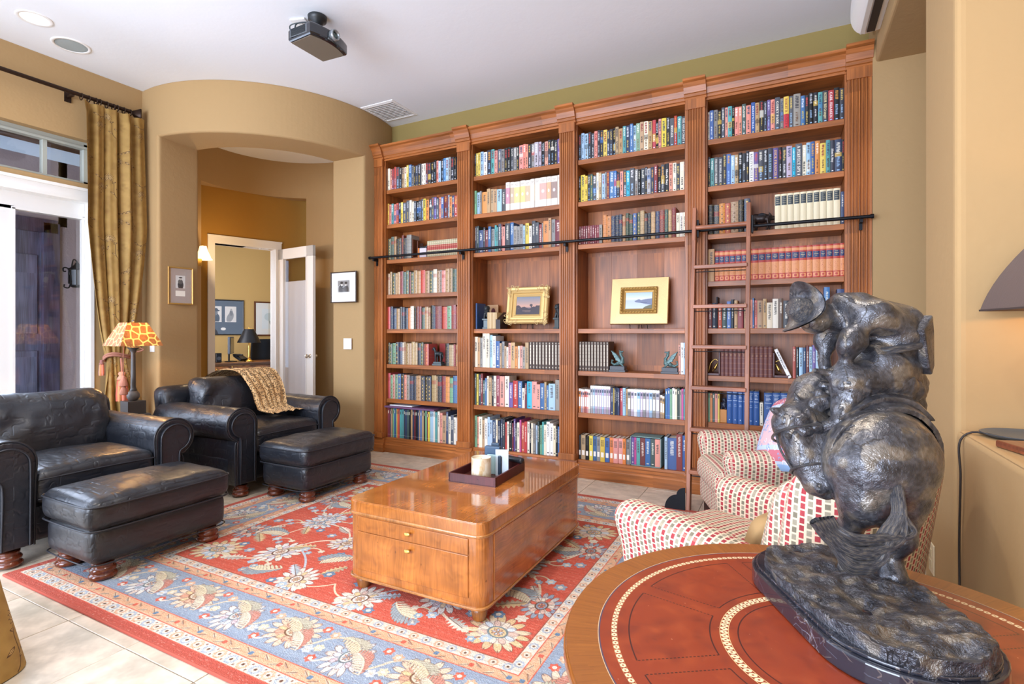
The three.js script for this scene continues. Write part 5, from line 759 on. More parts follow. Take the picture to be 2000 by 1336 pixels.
// ---------------------------------------------------------------- round leather-topped table
{
  const RT = 0.456, q = seeded(21), tex = canvasTex(2048, 2048, (g, w) => {
    const c = w / 2, s = w / (2 * RT), ringp = (r, col, lw, dash) => { g.strokeStyle = col; g.lineWidth = lw; g.setLineDash(dash ?? []); g.beginPath(); g.arc(c, c, r * s, 0, 7); g.stroke(); g.setLineDash([]); };
    g.fillStyle = '#8f5420'; g.fillRect(0, 0, w, w);
    for (let k = 0; k < 900; k++) { const a = q() * 6.283, r = (0.38 + q() * 0.08) * s; g.fillStyle = q() < 0.5 ? 'rgba(178,112,44,.16)' : 'rgba(92,48,16,.14)'; g.save(); g.translate(c + Math.cos(a) * r, c + Math.sin(a) * r); g.rotate(a); g.fillRect(-60, -3, 120, 2 + q() * 8); g.restore(); }
    g.fillStyle = '#8b3416'; g.beginPath(); g.arc(c, c, 0.4 * s, 0, 7); g.fill();
    g.save(); g.beginPath(); g.arc(c, c, 0.398 * s, 0, 7); g.clip();
    for (let k = 0; k < 1500; k++) { const x = q() * w, y = q() * w, r = 14 + q() * 90, gr = g.createRadialGradient(0, 0, 1, 0, 0, r); const cc = q() < 0.5 ? '176,84,40' : '92,30,20'; gr.addColorStop(0, `rgba(${cc},${0.1 + q() * 0.2})`); gr.addColorStop(1, `rgba(${cc},0)`); g.save(); g.translate(x, y); g.rotate(q() * 3); g.scale(1, 0.45); g.fillStyle = gr; g.fillRect(-r, -r, 2 * r, 2 * r); g.restore(); }
    g.restore();
    ringp(0.399, '#4c4258', 5); ringp(0.401, '#e1d2b8', 2);
    const chain = (r, n, lw, k2) => { for (let i = 0; i < n; i++) { const a = i / n * 6.28318; g.save(); g.translate(c + Math.cos(a) * r * s, c + Math.sin(a) * r * s); g.rotate(a + 1.5708); g.fillStyle = '#e6d3ab'; g.beginPath(); g.ellipse(0, 0, r * s * 3.14159 / n * 0.86, lw, k2, 0, 7); g.fill(); g.fillStyle = '#9c5a36'; g.beginPath(); g.ellipse(0, 0, r * s * 3.14159 / n * 0.3, lw * 0.3, 0, 0, 7); g.fill(); g.restore(); } };
    chain(0.373, 190, 11, 0); ringp(0.3685, 'rgba(225,205,160,.6)', 2); ringp(0.3775, 'rgba(225,205,160,.6)', 2); chain(0.184, 96, 15, 0.45); ringp(0.191, '#d8c08c', 3); ringp(0.177, '#d8c08c', 3);
    ringp(0.161, '#3a1410', 5);
    for (let k = 0; k < 8; k++) { const a0 = k * Math.PI / 4 + 0.2, d = 0.036; g.strokeStyle = '#3a1410'; g.lineWidth = 5; for (const [r, e] of [[0.347, 0.0], [0.208, 0]]) { g.beginPath(); g.arc(c, c, r * s, a0 + 0.018 / r, a0 + Math.PI / 4 - 0.018 / r); g.stroke(); } g.setLineDash([9, 6]); for (const [sg, a] of [[1, a0], [-1, a0 + Math.PI / 4]]) { g.beginPath(); for (const [i, r] of [[0, 0.208], [1, 0.347]]) { const aa = a + sg * 0.018 / r; g[i ? 'lineTo' : 'moveTo'](c + Math.cos(aa) * r * s, c + Math.sin(aa) * r * s); } g.stroke(); } g.setLineDash([]); }
    for (let k = 0; k < 60; k++) { g.fillStyle = 'rgba(240,215,190,.5)'; g.fillRect(c + (q() - 0.5) * 1.5 * c, c + (q() - 0.5) * 1.5 * c, 2 + q() * 4, 2 + q() * 3); }
  });
  const t = thing('round_drum_table', 'round drum table with tooled red leather top and wooden rim', 'table', [0.081, 0.025, -1.02]);
  const g = new THREE.CircleGeometry(RT - 0.006, 96); g.rotateX(-Math.PI / 2); part('leather_top', g, std('#ffffff', 0.34, { map: tex, clearcoat: 0.55, clearcoatRoughness: 0.22 }), t, [0, 0.7505, 0]);
  const mR = wood('#9a5a22', 0.2, { clearcoat: 0.8, clearcoatRoughness: 0.08 });
  part('rim', lathe([[0.39, 0.72], [RT - 0.012, 0.72], [RT - 0.004, 0.726], [RT, 0.736], [RT - 0.003, 0.746], [RT - 0.009, 0.7502], [0.39, 0.7502]], 96), mR, t);
  part('apron', lathe([[0, 0.6], [0.41, 0.6], [0.415, 0.61], [0.415, 0.72], [0, 0.72]], 72), wood('#8a4a20', 0.25, { clearcoat: 0.6 }), t);
  part('column', lathe([[0.11, 0.04], [0.07, 0.1], [0.05, 0.16], [0.08, 0.26], [0.085, 0.3], [0.05, 0.42], [0.06, 0.55], [0.1, 0.6], [0, 0.6]], 36), wood('#7a3f1c', 0.25, { clearcoat: 0.6 }), t);
  for (let k = 0; k < 3; k++) { const a = k * 2.094 + 0.5; part('foot', tube([[0.06 * Math.cos(a), 0.12, 0.06 * Math.sin(a)], [0.2 * Math.cos(a), 0.12, 0.2 * Math.sin(a)], [0.33 * Math.cos(a), 0.02, 0.33 * Math.sin(a)], [0.38 * Math.cos(a), 0.004, 0.38 * Math.sin(a)]], 0.028, 30, 12), wood('#7a3f1c', 0.25), t); }
}

// ---------------------------------------------------------------- bronze of a rider on a rearing horse
{
  const st = thing('horse_rider_bronze', 'dark bronze sculpture of a hatted rider on a rearing horse', 'sculpture', [0.0744, 0.776, -1.189], THREE.MathUtils.degToRad(27.4)); st.scale.setScalar(0.954);
  const bt = dataTex(512, 512, (x, y) => { const a = wnoise(x / 40, y / 40, 13, 61), b = wnoise(x / 9, y / 9, 57, 62), t = 0.4 + 0.3 * (a - 0.5) + 0.16 * (b - 0.5), warm = smooth(0.52, 0.75, a); return [t + 0.05 * warm, t + 0.015 * warm, t + 0.02 - 0.05 * warm]; }, true);
  const mBronze = std('#d2d2d4', 0.33, { map: rep(bt, 3, 3), metalness: 0.55, bumpMap: rep(plasterBump, 8, 8), bumpScale: 0.0015, clearcoat: 0.3, clearcoatRoughness: 0.25 });
  const mRock = std('#d4d5d8', 0.4, { map: rep(bt, 4, 4), metalness: 0.5, bumpMap: rep(plasterBump, 10, 10), bumpScale: 0.003 });
  const marb = canvasTex(512, 512, (g, w) => { const q = seeded(15); g.fillStyle = '#23252e'; g.fillRect(0, 0, w, w); for (let k = 0; k < 60; k++) { g.strokeStyle = q() < 0.6 ? `rgba(196,200,212,${0.12 + q() * 0.4})` : `rgba(150,128,104,${0.2 + q() * 0.3})`; g.lineWidth = 0.6 + q() * 2.2; let x = q() * w, y = q() * w; g.beginPath(); g.moveTo(x, y); for (let i = 0; i < 9; i++) { x += (q() - 0.3) * 46; y += (q() - 0.5) * 46; g.lineTo(x, y); } g.stroke(); } });
  const mMarble = std('#ffffff', 0.12, { map: rep(marb, 3, 3), clearcoat: 0.6 });
  const ellip0 = (x, y, z, r) => { const g = new THREE.SphereGeometry(r, 10, 8); g.translate(x, y, z); return g; };
  // stadium-shaped plinth: long axis along local z
  const stad = (hw, z0, z1) => { const p = []; for (let k = 0; k <= 20; k++) { const a = Math.PI * k / 20; p.push([hw * Math.cos(a), z1 - hw + hw * Math.sin(a)]); } for (let k = 0; k <= 20; k++) { const a = Math.PI * (1 + k / 20); p.push([hw * Math.cos(a), z0 + hw + hw * Math.sin(a)]); } return p; };
  part('marble_plinth', raise(stad(0.14, -0.2, 0.3), 0, 0.036, 0.004), mMarble, st, [0.02, 0, 0]);
  part('plinth_step', raise(stad(0.131, -0.191, 0.291), 0.036, 0.042, 0.002), mMarble, st, [0.02, 0, 0]);
  const rock = (x, y, z) => { const k = Math.pow(Math.pow(Math.abs(x - 0.02) / 0.127, 2.6) + Math.pow(Math.abs(z - 0.05) / 0.236, 2.6), 1 / 2.6), edge = 1 - k, n = fbm(x * 26, y * 26, z * 26, 4), h = 0.056 + 0.022 * smooth(0.1, 0.3, z) + 0.02 * fbm(x * 9, 2, z * 9, 3) + 0.016 * n; return Math.max((y - h) * 0.8, -edge * 0.12 + 0.010 * n - 0.25 * Math.max(0, 0.03 - y), 0.034 - y); };
  part('rock_base', meshField(rock, 0.02, 0.05, 0.06, 0.275, 124), mRock, st);
  // --- horse
  const H = []; const cap = (k, ...a) => H.push([capsule(...a), k]), ell = (k, ...a) => H.push([ellip(...a), k]);
  ell(0, [0.118, 0.27, -0.04], [0.095, 0.104, 0.098]); cap(0.03, [0.08, 0.27, -0.025], [0.074, 0.21, -0.012], 0.064, 0.043); cap(0.03, [0.155, 0.268, -0.025], [0.152, 0.21, -0.015], 0.062, 0.042);
  cap(0.05, [0.16, 0.295, -0.08], [0.19, 0.34, -0.19], 0.09, 0.086); cap(0.05, [0.19, 0.345, -0.2], [0.165, 0.37, -0.26], 0.08, 0.065);
  cap(0.04, [0.16, 0.385, -0.25], [0.1, 0.39, -0.225], 0.06, 0.054); cap(0.03, [0.1, 0.39, -0.225], [0.022, 0.335, -0.165], 0.054, 0.046);
  cap(0.02, [0.018, 0.33, -0.155], [0.012, 0.265, -0.115], 0.055, 0.036); cap(0.015, [0.012, 0.265, -0.115], [0.022, 0.222, -0.09], 0.036, 0.031); cap(0.012, [0.042, 0.325, -0.14], [0.034, 0.28, -0.105], 0.036, 0.024); cap(0.01, [-0.012, 0.315, -0.112], [-0.004, 0.302, -0.102], 0.012, 0.009); cap(0.008, [0.01, 0.214, -0.06], [0.014, 0.212, -0.058], 0.01, 0.008); cap(0.012, [0.028, 0.215, -0.08], [0.036, 0.205, -0.078], 0.024, 0.018);
  cap(0.008, [-0.02, 0.36, -0.155], [-0.048, 0.372, -0.15], 0.016, 0.004); cap(0.008, [0.03, 0.375, -0.165], [0.012, 0.408, -0.165], 0.014, 0.003);
  cap(0.02, [0.12, 0.35, -0.24], [0.082, 0.285, -0.14], 0.034, 0.017); cap(0.01, [0.082, 0.285, -0.14], [0.066, 0.238, -0.09], 0.017, 0.013); cap(0.008, [0.066, 0.235, -0.09], [0.07, 0.208, -0.075], 0.015, 0.027);
  cap(0.03, [0.2, 0.33, -0.25], [0.23, 0.24, -0.22], 0.045, 0.022); cap(0.012, [0.23, 0.24, -0.22], [0.215, 0.2, -0.17], 0.02, 0.015); cap(0.008, [0.215, 0.2, -0.17], [0.21, 0.18, -0.165], 0.018, 0.022);
  cap(0.025, [0.074, 0.205, -0.012], [0.07, 0.135, -0.055], 0.04, 0.022); cap(0.012, [0.07, 0.135, -0.055], [0.062, 0.085, -0.04], 0.022, 0.015); cap(0.008, [0.062, 0.085, -0.04], [0.06, 0.06, -0.035], 0.016, 0.023);
  cap(0.025, [0.15, 0.205, -0.012], [0.132, 0.14, 0.012], 0.042, 0.026); cap(0.012, [0.132, 0.14, 0.012], [0.12, 0.09, -0.005], 0.025, 0.018); cap(0.01, [0.12, 0.09, -0.005], [0.116, 0.06, 0.012], 0.019, 0.027);
  const horse = (x, y, z) => { let d = 9; for (const [f, k] of H) { const v = f(x, y, z); d = k && d < 9 ? smin(d, v, k) : Math.min(d, v); } return d + 0.0035 * fbm(x * 30, y * 30, z * 30, 3) - 0.002 * Math.max(0, fbm(x * 12 + 3, y * 12, z * 12, 2)); };
  part('horse', meshField(horse, 0.11, 0.235, -0.1, 0.245, 132), mBronze, st);
  // mane: rope of curls down the neck
  { const M = []; const q = seeded(31), sp = new THREE.CatmullRomCurve3([[0.17, 0.44, -0.2], [0.12, 0.415, -0.19], [0.065, 0.378, -0.17], [0.02, 0.345, -0.145], [-0.005, 0.318, -0.12]].map(V)); for (let k = 0; k < 60; k++) { const p = sp.getPoint(q()); M.push(ellip([p.x + (q() - 0.5) * 0.05, p.y + (q() - 0.5) * 0.042, p.z + (q() - 0.2) * 0.045], [0.013 + q() * 0.008, 0.012 + q() * 0.007, 0.013])); }
    part('mane', meshField((x, y, z) => { let d = 9; for (const f of M) d = smin(d, f(x, y, z), 0.006); return d + 0.004 * fbm(x * 70, y * 70, z * 70, 2); }, 0.085, 0.375, -0.16, 0.12, 92), mBronze, st); }
  // tail: a fan of strands swept to the left
  { const g = []; for (let k = 0; k < 9; k++) { const o = (k - 4) * 0.0075, w = (k % 3 - 1) * 0.006; g.push(tube([[0.098, 0.25 + o * 0.3, 0.042 + w], [0.086, 0.21, 0.068 + w], [0.068 + o, 0.165 + o * 0.4, 0.08 + w], [0.035, 0.138 + o, 0.08 + w], [-0.008, 0.134 + o * 1.1, 0.073 + w], [-0.042 + Math.abs(o) * 0.5, 0.156 + o * 0.7, 0.064], [-0.068 + Math.abs(o), 0.19 + o * 0.2, 0.058]], 0.0105 - Math.abs(o) * 0.1, 60, 8)); } part('tail', merge(g), mBronze, st); }
  // saddle and blanket
  const blank = (x, y, z) => { const b = Math.min(H[3][0](x, y, z), H[0][0](x, y, z) + 0.008, H[4][0](x, y, z)) - 0.011; return Math.max(Math.abs(b) - 0.005, -(y - 0.325 - 0.9 * Math.abs(x - 0.17) * -0.9 - 0.02), z + 0.035, -0.24 - z); };
  part('saddle_blanket', meshField((x, y, z) => blank(x, y, z) + 0.001 * fbm(x * 40, y * 40, z * 40, 2), 0.17, 0.34, -0.14, 0.16, 92), mBronze, st);
  const sad = [capsule([0.1, 0.42, -0.11], [0.24, 0.42, -0.11], 0.028, 0.028), capsule([0.17, 0.435, -0.13], [0.17, 0.445, -0.21], 0.035, 0.03), capsule([0.125, 0.438, -0.085], [0.215, 0.438, -0.085], 0.018, 0.018)];
  part('saddle', meshField((x, y, z) => { let d = 9; for (const f of sad) d = smin(d, f(x, y, z), 0.02); const sk = Math.max(Math.abs(Math.min(H[3][0](x, y, z), H[0][0](x, y, z) + 0.01) - 0.02) - 0.005, 0.36 - y, z + 0.06, -0.2 - z); return Math.min(d, sk) + 0.002 * fbm(x * 50, y * 50, z * 50, 2); }, 0.17, 0.42, -0.13, 0.12, 84), mBronze, st);
  // --- rider
  const P = []; const c2 = (k, ...a) => P.push([capsule(...a), k]);
  c2(0, [0.185, 0.465, -0.14], [0.215, 0.47, -0.145], 0.056, 0.056); c2(0.03, [0.21, 0.49, -0.14], [0.225, 0.552, -0.145], 0.05, 0.054); c2(0.03, [0.225, 0.552, -0.145], [0.15, 0.598, -0.165], 0.054, 0.05); c2(0.02, [0.175, 0.585, -0.12], [0.14, 0.59, -0.21], 0.042, 0.036);
  c2(0.015, [0.13, 0.588, -0.165], [0.085, 0.586, -0.172], 0.026, 0.022); c2(0.012, [0.076, 0.592, -0.175], [0.062, 0.572, -0.175], 0.031, 0.026); c2(0.008, [0.048, 0.576, -0.175], [0.042, 0.57, -0.175], 0.008, 0.006);
  c2(0.018, [0.145, 0.575, -0.115], [0.098, 0.515, -0.1], 0.03, 0.022); c2(0.012, [0.098, 0.515, -0.1], [0.096, 0.462, -0.12], 0.02, 0.016); c2(0.008, [0.096, 0.462, -0.12], [0.075, 0.455, -0.125], 0.014, 0.012); c2(0.006, [0.075, 0.455, -0.125], [0.035, 0.462, -0.12], 0.008, 0.006);
  c2(0.018, [0.135, 0.575, -0.21], [0.115, 0.52, -0.225], 0.027, 0.02); c2(0.012, [0.115, 0.52, -0.225], [0.105, 0.465, -0.2], 0.02, 0.014);
  c2(0.02, [0.19, 0.455, -0.11], [0.11, 0.435, -0.11], 0.046, 0.038); c2(0.02, [0.11, 0.435, -0.11], [0.075, 0.35, -0.09], 0.034, 0.024); c2(0.01, [0.075, 0.35, -0.09], [0.045, 0.335, -0.105], 0.02, 0.013);
  c2(0.02, [0.23, 0.46, -0.14], [0.27, 0.43, -0.16], 0.046, 0.036); c2(0.02, [0.27, 0.43, -0.16], [0.268, 0.34, -0.14], 0.034, 0.026); c2(0.01, [0.268, 0.34, -0.14], [0.262, 0.315, -0.16], 0.02, 0.014);
  const fold = (x, y, z) => 0.0055 * Math.sin(48 * x + 70 * y + 3 * fbm(x * 18, y * 18, z * 18, 2)) * smooth(0.46, 0.5, y) + 0.006 * fbm(x * 55, y * 55, z * 55, 2) * smooth(0.46, 0.43, y);
  part('rider', meshField((x, y, z) => { let d = 9; for (const [f, k] of P) { const v = f(x, y, z); d = k && d < 9 ? smin(d, v, k) : Math.min(d, v); } return d + fold(x, y, z); }, 0.16, 0.475, -0.16, 0.17, 120), mBronze, st);
  { // hat: crown and curled brim, tipped forward so that its top points left
    const hat = new THREE.Group(), sh = [[0, 0.036], [0.02, 0.034], [0.026, 0.024], [0.029, 0.004], [0.034, 0.0]], crown = lathe(sh, 28); const n = 40, m = 8, PP = [], I = [];
    for (let j = 0; j <= m; j++) for (let i = 0; i <= n; i++) { const a = i / n * 6.28318, r = lerp(0.027, 0.062, j / m), curl = 0.016 * (j / m) ** 2 * (1 + 1.3 * Math.cos(2 * a + 0.4)); PP.push(Math.cos(a) * r, 0.003 + curl - 0.004 * j / m, Math.sin(a) * r * 0.9); }
    for (let j = 0; j < m; j++) for (let i = 0; i < n; i++) { const a = j * (n + 1) + i; I.push(a, a + 1, a + n + 2, a, a + n + 2, a + n + 1); }
    const bg = new THREE.BufferGeometry(); bg.setAttribute('position', new THREE.Float32BufferAttribute(PP, 3)); bg.setIndex(I); bg.computeVertexNormals(); const under = bg.clone(); under.translate(0, -0.004, 0);
    const g = merge([crown, bg, under]); g.rotateZ(1.25); g.rotateY(0.15); g.translate(0.04, 0.598, -0.175); const mh = mBronze.clone(); mh.side = THREE.DoubleSide; part('hat', g, mh, st); }
  { // bridle and reins
    const ringAt = (c, r, sx = 1) => Array.from({ length: 17 }, (_, k) => { const a = k / 16 * 6.28318; return [c[0] + r * sx * Math.cos(a), c[1] + r * 0.515 * Math.sin(a), c[2] + r * 0.856 * Math.sin(a)]; });
    part('bridle', merge([tube(ringAt([0.016, 0.246, -0.103], 0.041), 0.0032, 48, 6, false), tube(ringAt([0.02, 0.315, -0.146], 0.06, 1.05), 0.0032, 48, 6, false), tube([[-0.025, 0.246, -0.103], [-0.04, 0.285, -0.125], [-0.04, 0.325, -0.148]], 0.003, 16, 6), tube([[0.04, 0.246, -0.075], [0.06, 0.285, -0.1], [0.068, 0.325, -0.13]], 0.003, 16, 6), tube([[0.045, 0.245, -0.08], [0.085, 0.32, -0.08], [0.1, 0.4, -0.1], [0.085, 0.458, -0.12]], 0.003, 40, 6)]), mBronze, st);
    part('eye', merge([ellip0(-0.03, 0.318, -0.112, 0.007), ellip0(0.05, 0.315, -0.1, 0.007)]), mBronze, st);
  }
  { // holster and belt
    const s = new THREE.Shape([[0, 0], [0.05, 0.012], [0.046, -0.02], [0.022, -0.09], [0.008, -0.1], [0.0, -0.085]].map((p) => new THREE.Vector2(...p))), g = new THREE.ExtrudeGeometry(s, { depth: 0.012, bevelEnabled: true, bevelSize: 0.004, bevelThickness: 0.004, bevelSegments: 2 }); g.rotateZ(0.35); g.rotateY(0.6); part('holster', metreUV(g), mBronze, st, [0.235, 0.552, -0.085]);
    const b = []; for (let k = 0; k <= 24; k++) { const a = k / 24 * 6.28318; b.push([0.215 + 0.062 * Math.cos(a), 0.515 + 0.012 * Math.cos(a), -0.142 + 0.06 * Math.sin(a)]); } part('belt', tube(b, 0.009, 60, 8, true), mBronze, st); }
}

// ---------------------------------------------------------------- things on the shelves
const mFig = std('#33383b', 0.42, { metalness: 0.35 }), mFigLight = std('#5b6567', 0.45, { metalness: 0.3 });
const fieldMesh = (prims, k, c, half, N, nz = 0) => meshField((x, y, z) => { let d = 9; for (const f of prims) d = smin(d, f(x, y, z), k); return d + (nz ? nz * fbm(x * 90, y * 90, z * 90, 2) : 0); }, ...c, half, N);
const SZ = SHELFZ - 0.075;
{ // leftmost bay: wooden bookend, stacked pair with a curled figure, horse
  const bx0 = thing('wooden_bookend', 'brown framed wooden bookend after the leather books, leftmost bay', 'bookend', [bx(0, 0.4), SH[5], SZ]); part('frame', merge([rbox(0.014, 0.2, 0.13, 0.003, -0.03, 0.1, 0), rbox(0.075, 0.012, 0.13, 0.003, 0, 0.006, 0), rbox(0.012, 0.18, 0.02, 0.003, 0.03, 0.09, 0.05)]), wood('#6d3a1e', 0.35), bx0); part('inset', box(0.05, 0.16, 0.01, 0, 0.09, -0.05), wood('#4a2412', 0.4), bx0);
  single('orange_small_book', rbox(0.018, 0.1, 0.13, 0.003, 0, 0.05, 0), std('#cf7a34', 0.5), 'small orange book standing beside the pale stacked box, leftmost bay', 'book', [bx(0, 0.452), SH[5] + 0.001, SZ]);
  single('pale_box', rbox(0.085, 0.095, 0.14, 0.004, 0, 0.0475, 0), std('#cfc6cf', 0.6), 'pale lilac box beside the small pocket volumes, leftmost bay', 'box', [bx(0, 0.515), SH[5] + 0.001, SZ]);
  single('reclining_figurine', fieldMesh([capsule([-0.035, 0.012, 0], [0.02, 0.014, 0], 0.012, 0.014), capsule([0.02, 0.014, 0], [0.04, 0.03, 0.005], 0.013, 0.011), capsule([-0.035, 0.012, 0], [-0.05, 0.02, 0.012], 0.009, 0.006), ellip([0.045, 0.036, 0.005], [0.012, 0.012, 0.011])], 0.01, [0, 0.025, 0], 0.07, 44), mFig, 'dark curled figurine lying on the pale box, leftmost bay', 'figurine', [bx(0, 0.505), SH[5] + 0.0965, SZ + 0.02]);
  single('red_album', rbox(0.16, 0.225, 0.014, 0.003, 0, 0.1125, 0), std('#8e2a24', 0.5), 'red album cover standing behind the small horse', 'book', [bx(0, 0.685), SH[2] + 0.001, SHELFZ - 0.2]);
  const hs = thing('horse_figurine', 'grey tang-style horse figurine on a stepped base, leftmost bay', 'figurine', [bx(0, 0.695), SH[2] + 0.0005, SZ + 0.02]);
  part('base', merge([rbox(0.115, 0.02, 0.08, 0.003, 0, 0.01, 0), rbox(0.095, 0.02, 0.065, 0.003, 0, 0.029, 0)]), mFigLight, hs);
  part('horse', fieldMesh([capsule([-0.03, 0.125, 0], [0.03, 0.12, 0], 0.02, 0.022), capsule([-0.035, 0.13, 0], [-0.058, 0.178, 0], 0.016, 0.011), capsule([-0.058, 0.178, 0], [-0.078, 0.16, 0], 0.011, 0.007), capsule([-0.032, 0.115, 0.012], [-0.034, 0.042, 0.012], 0.011, 0.006), capsule([-0.03, 0.115, -0.012], [-0.022, 0.042, -0.012], 0.011, 0.006), capsule([0.032, 0.115, 0.012], [0.036, 0.042, 0.012], 0.013, 0.006), capsule([0.034, 0.115, -0.012], [0.03, 0.042, -0.012], 0.013, 0.006), capsule([0.048, 0.125, 0], [0.056, 0.08, 0], 0.007, 0.005)], 0.009, [-0.01, 0.11, 0], 0.095, 76), mFig, hs);
}
function lionBookend(label, x, turn) {
  const o = thing('lion_bookend', label, 'bookend', [x, SH[3] + 0.0005, SZ + 0.01], turn, 'guardian lion bookends on the second bay');
  part('pedestal', merge([rbox(0.072, 0.016, 0.072, 0.003, 0, 0.008, 0), rbox(0.055, 0.075, 0.055, 0.003, 0, 0.05, 0), rbox(0.078, 0.016, 0.074, 0.003, 0, 0.094, 0)]), mFigLight, o);
  part('lion', fieldMesh([ellip([0, 0.145, -0.01], [0.03, 0.038, 0.028]), capsule([0, 0.165, 0.0], [0, 0.195, 0.012], 0.027, 0.026), ellip([0, 0.205, 0.018], [0.024, 0.024, 0.022]), ellip([0, 0.198, 0.036], [0.014, 0.011, 0.01]), capsule([0.017, 0.15, 0.012], [0.019, 0.106, 0.024], 0.011, 0.009), capsule([-0.017, 0.15, 0.012], [-0.019, 0.106, 0.024], 0.011, 0.009), ellip([0.026, 0.115, -0.005], [0.014, 0.016, 0.022]), ellip([-0.026, 0.115, -0.005], [0.014, 0.016, 0.022]), ...[...Array(10)].map((_, k) => ellip([0.024 * Math.cos(k * 0.63), 0.205 + 0.02 * Math.sin(k * 0.63), 0.003], [0.009, 0.009, 0.012]))], 0.006, [0, 0.165, 0.005], 0.075, 72, 0.0018), mFig, o);
}
lionBookend('small guardian lion bookend left of the ornate gold frame', bx(1, 0.125), 0.2); lionBookend('small guardian lion bookend right of the ornate gold frame', bx(1, 0.955), -0.5);
{
  const d = SH[3];
  single('navy_slim_book', rbox(0.016, 0.255, 0.17, 0.003, 0, 0.1275, 0), std('#2a4a78', 0.5), 'tall slim navy book at the left end beside the lion bookend', 'book', [bx(1, 0.028), d + 0.001, SZ - 0.02]);
  const c = thing('brown_picture_book', 'brown picture book with an oval portrait behind the lion bookend', 'book', [bx(1, 0.11), d + 0.001, SHELFZ - 0.21]); part('cover', rbox(0.13, 0.245, 0.018, 0.003, 0, 0.1225, 0), std('#b48a62', 0.6), c); part('cover_panel', box(0.131, 0.1, 0.0185, 0, 0.05, 0), std('#4a3026', 0.6), c); part('portrait', (() => { const g = cyl(0.024, 0.024, 0.004, 0, 0, 0, 24); g.rotateX(Math.PI / 2); g.scale(1, 1.5, 1); g.translate(0.01, 0.175, 0.009); return g; })(), std('#5c1f1e', 0.6), c);
  for (let k = 0; k < 5; k++) single('slipcased_book', rbox(0.021, 0.162 - 0.001 * k, 0.14, 0.002, 0, 0.081, 0), std(k % 2 ? '#cdb48a' : '#bfa276', 0.6), `small tan book, ${ORD[k]} of five behind the lion bookend`, 'book', [bx(1, 0.165) + 0.0218 * k, d + 0.001, SZ - 0.02], 0, 'small tan books beside the lion bookend');
  const bk = thing('black_book_holder', 'black sloping magazine holder beside the small tan books', 'holder', [bx(1, 0.29), d + 0.0005, SZ - 0.01]); part('side', (() => { const s = new THREE.Shape([[-0.08, 0], [0.07, 0], [0.07, 0.09], [-0.08, 0.165]].map((p) => new THREE.Vector2(p[0], p[1]))); const g = new THREE.ExtrudeGeometry(s, { depth: 0.05, bevelEnabled: false }); g.rotateY(-Math.PI / 2); g.translate(0.025, 0, 0); return metreUV(g); })(), std('#2a1b1c', 0.45), bk);
}
// framed paintings on small easels
function easel(parent, w, y) { for (const s of [-1, 1]) part('easel_hook', tube([[s * w, 0.0, -0.02], [s * w, 0.004, 0.03], [s * w, y - 0.004, 0.034], [s * w - 0.008, y + 0.012, 0.052], [s * w + 0.002, y + 0.022, 0.05]], 0.0028, 30, 6), mIron, parent); part('easel_leg', tube([[0, 0, -0.1], [0, 0.16, -0.045], [0, 0.02, 0.02], [0, 0, 0.03]], 0.003, 20, 6), mIron, parent); }
const gilt = (c = '#d9b878') => std(c, 0.42, { metalness: 0.45, bumpMap: rep(plasterBump, 8, 8), bumpScale: 0.001 });
function frameRing(W, H, prof) {   // profile [[inset, height]...] mitred round a rectangle in the xy plane, facing +z
  const P = [], I = [], n = prof.length; for (const [i, z] of prof) { const a = W / 2 - i, b = H / 2 - i; P.push(-a, -b, z, a, -b, z, a, b, z, -a, b, z); }
  for (let k = 0; k + 1 < n; k++) for (let s = 0; s < 4; s++) { const a = 4 * k + s, b = 4 * k + (s + 1) % 4, c = 4 * (k + 1) + (s + 1) % 4, d = 4 * (k + 1) + s; I.push(a, b, c, a, c, d); }
  const g = new THREE.BufferGeometry(); g.setAttribute('position', new THREE.Float32BufferAttribute(P, 3)); g.setIndex(I); const q = g.toNonIndexed(); q.computeVertexNormals(); return metreUV(q);
}
function canvasArt(w, h, draw) { return std('#ffffff', 0.6, { map: canvasTex(w, h, draw) }); }
function planeArt(w, h, m) { const g = new THREE.PlaneGeometry(w, h); return [g, m]; }
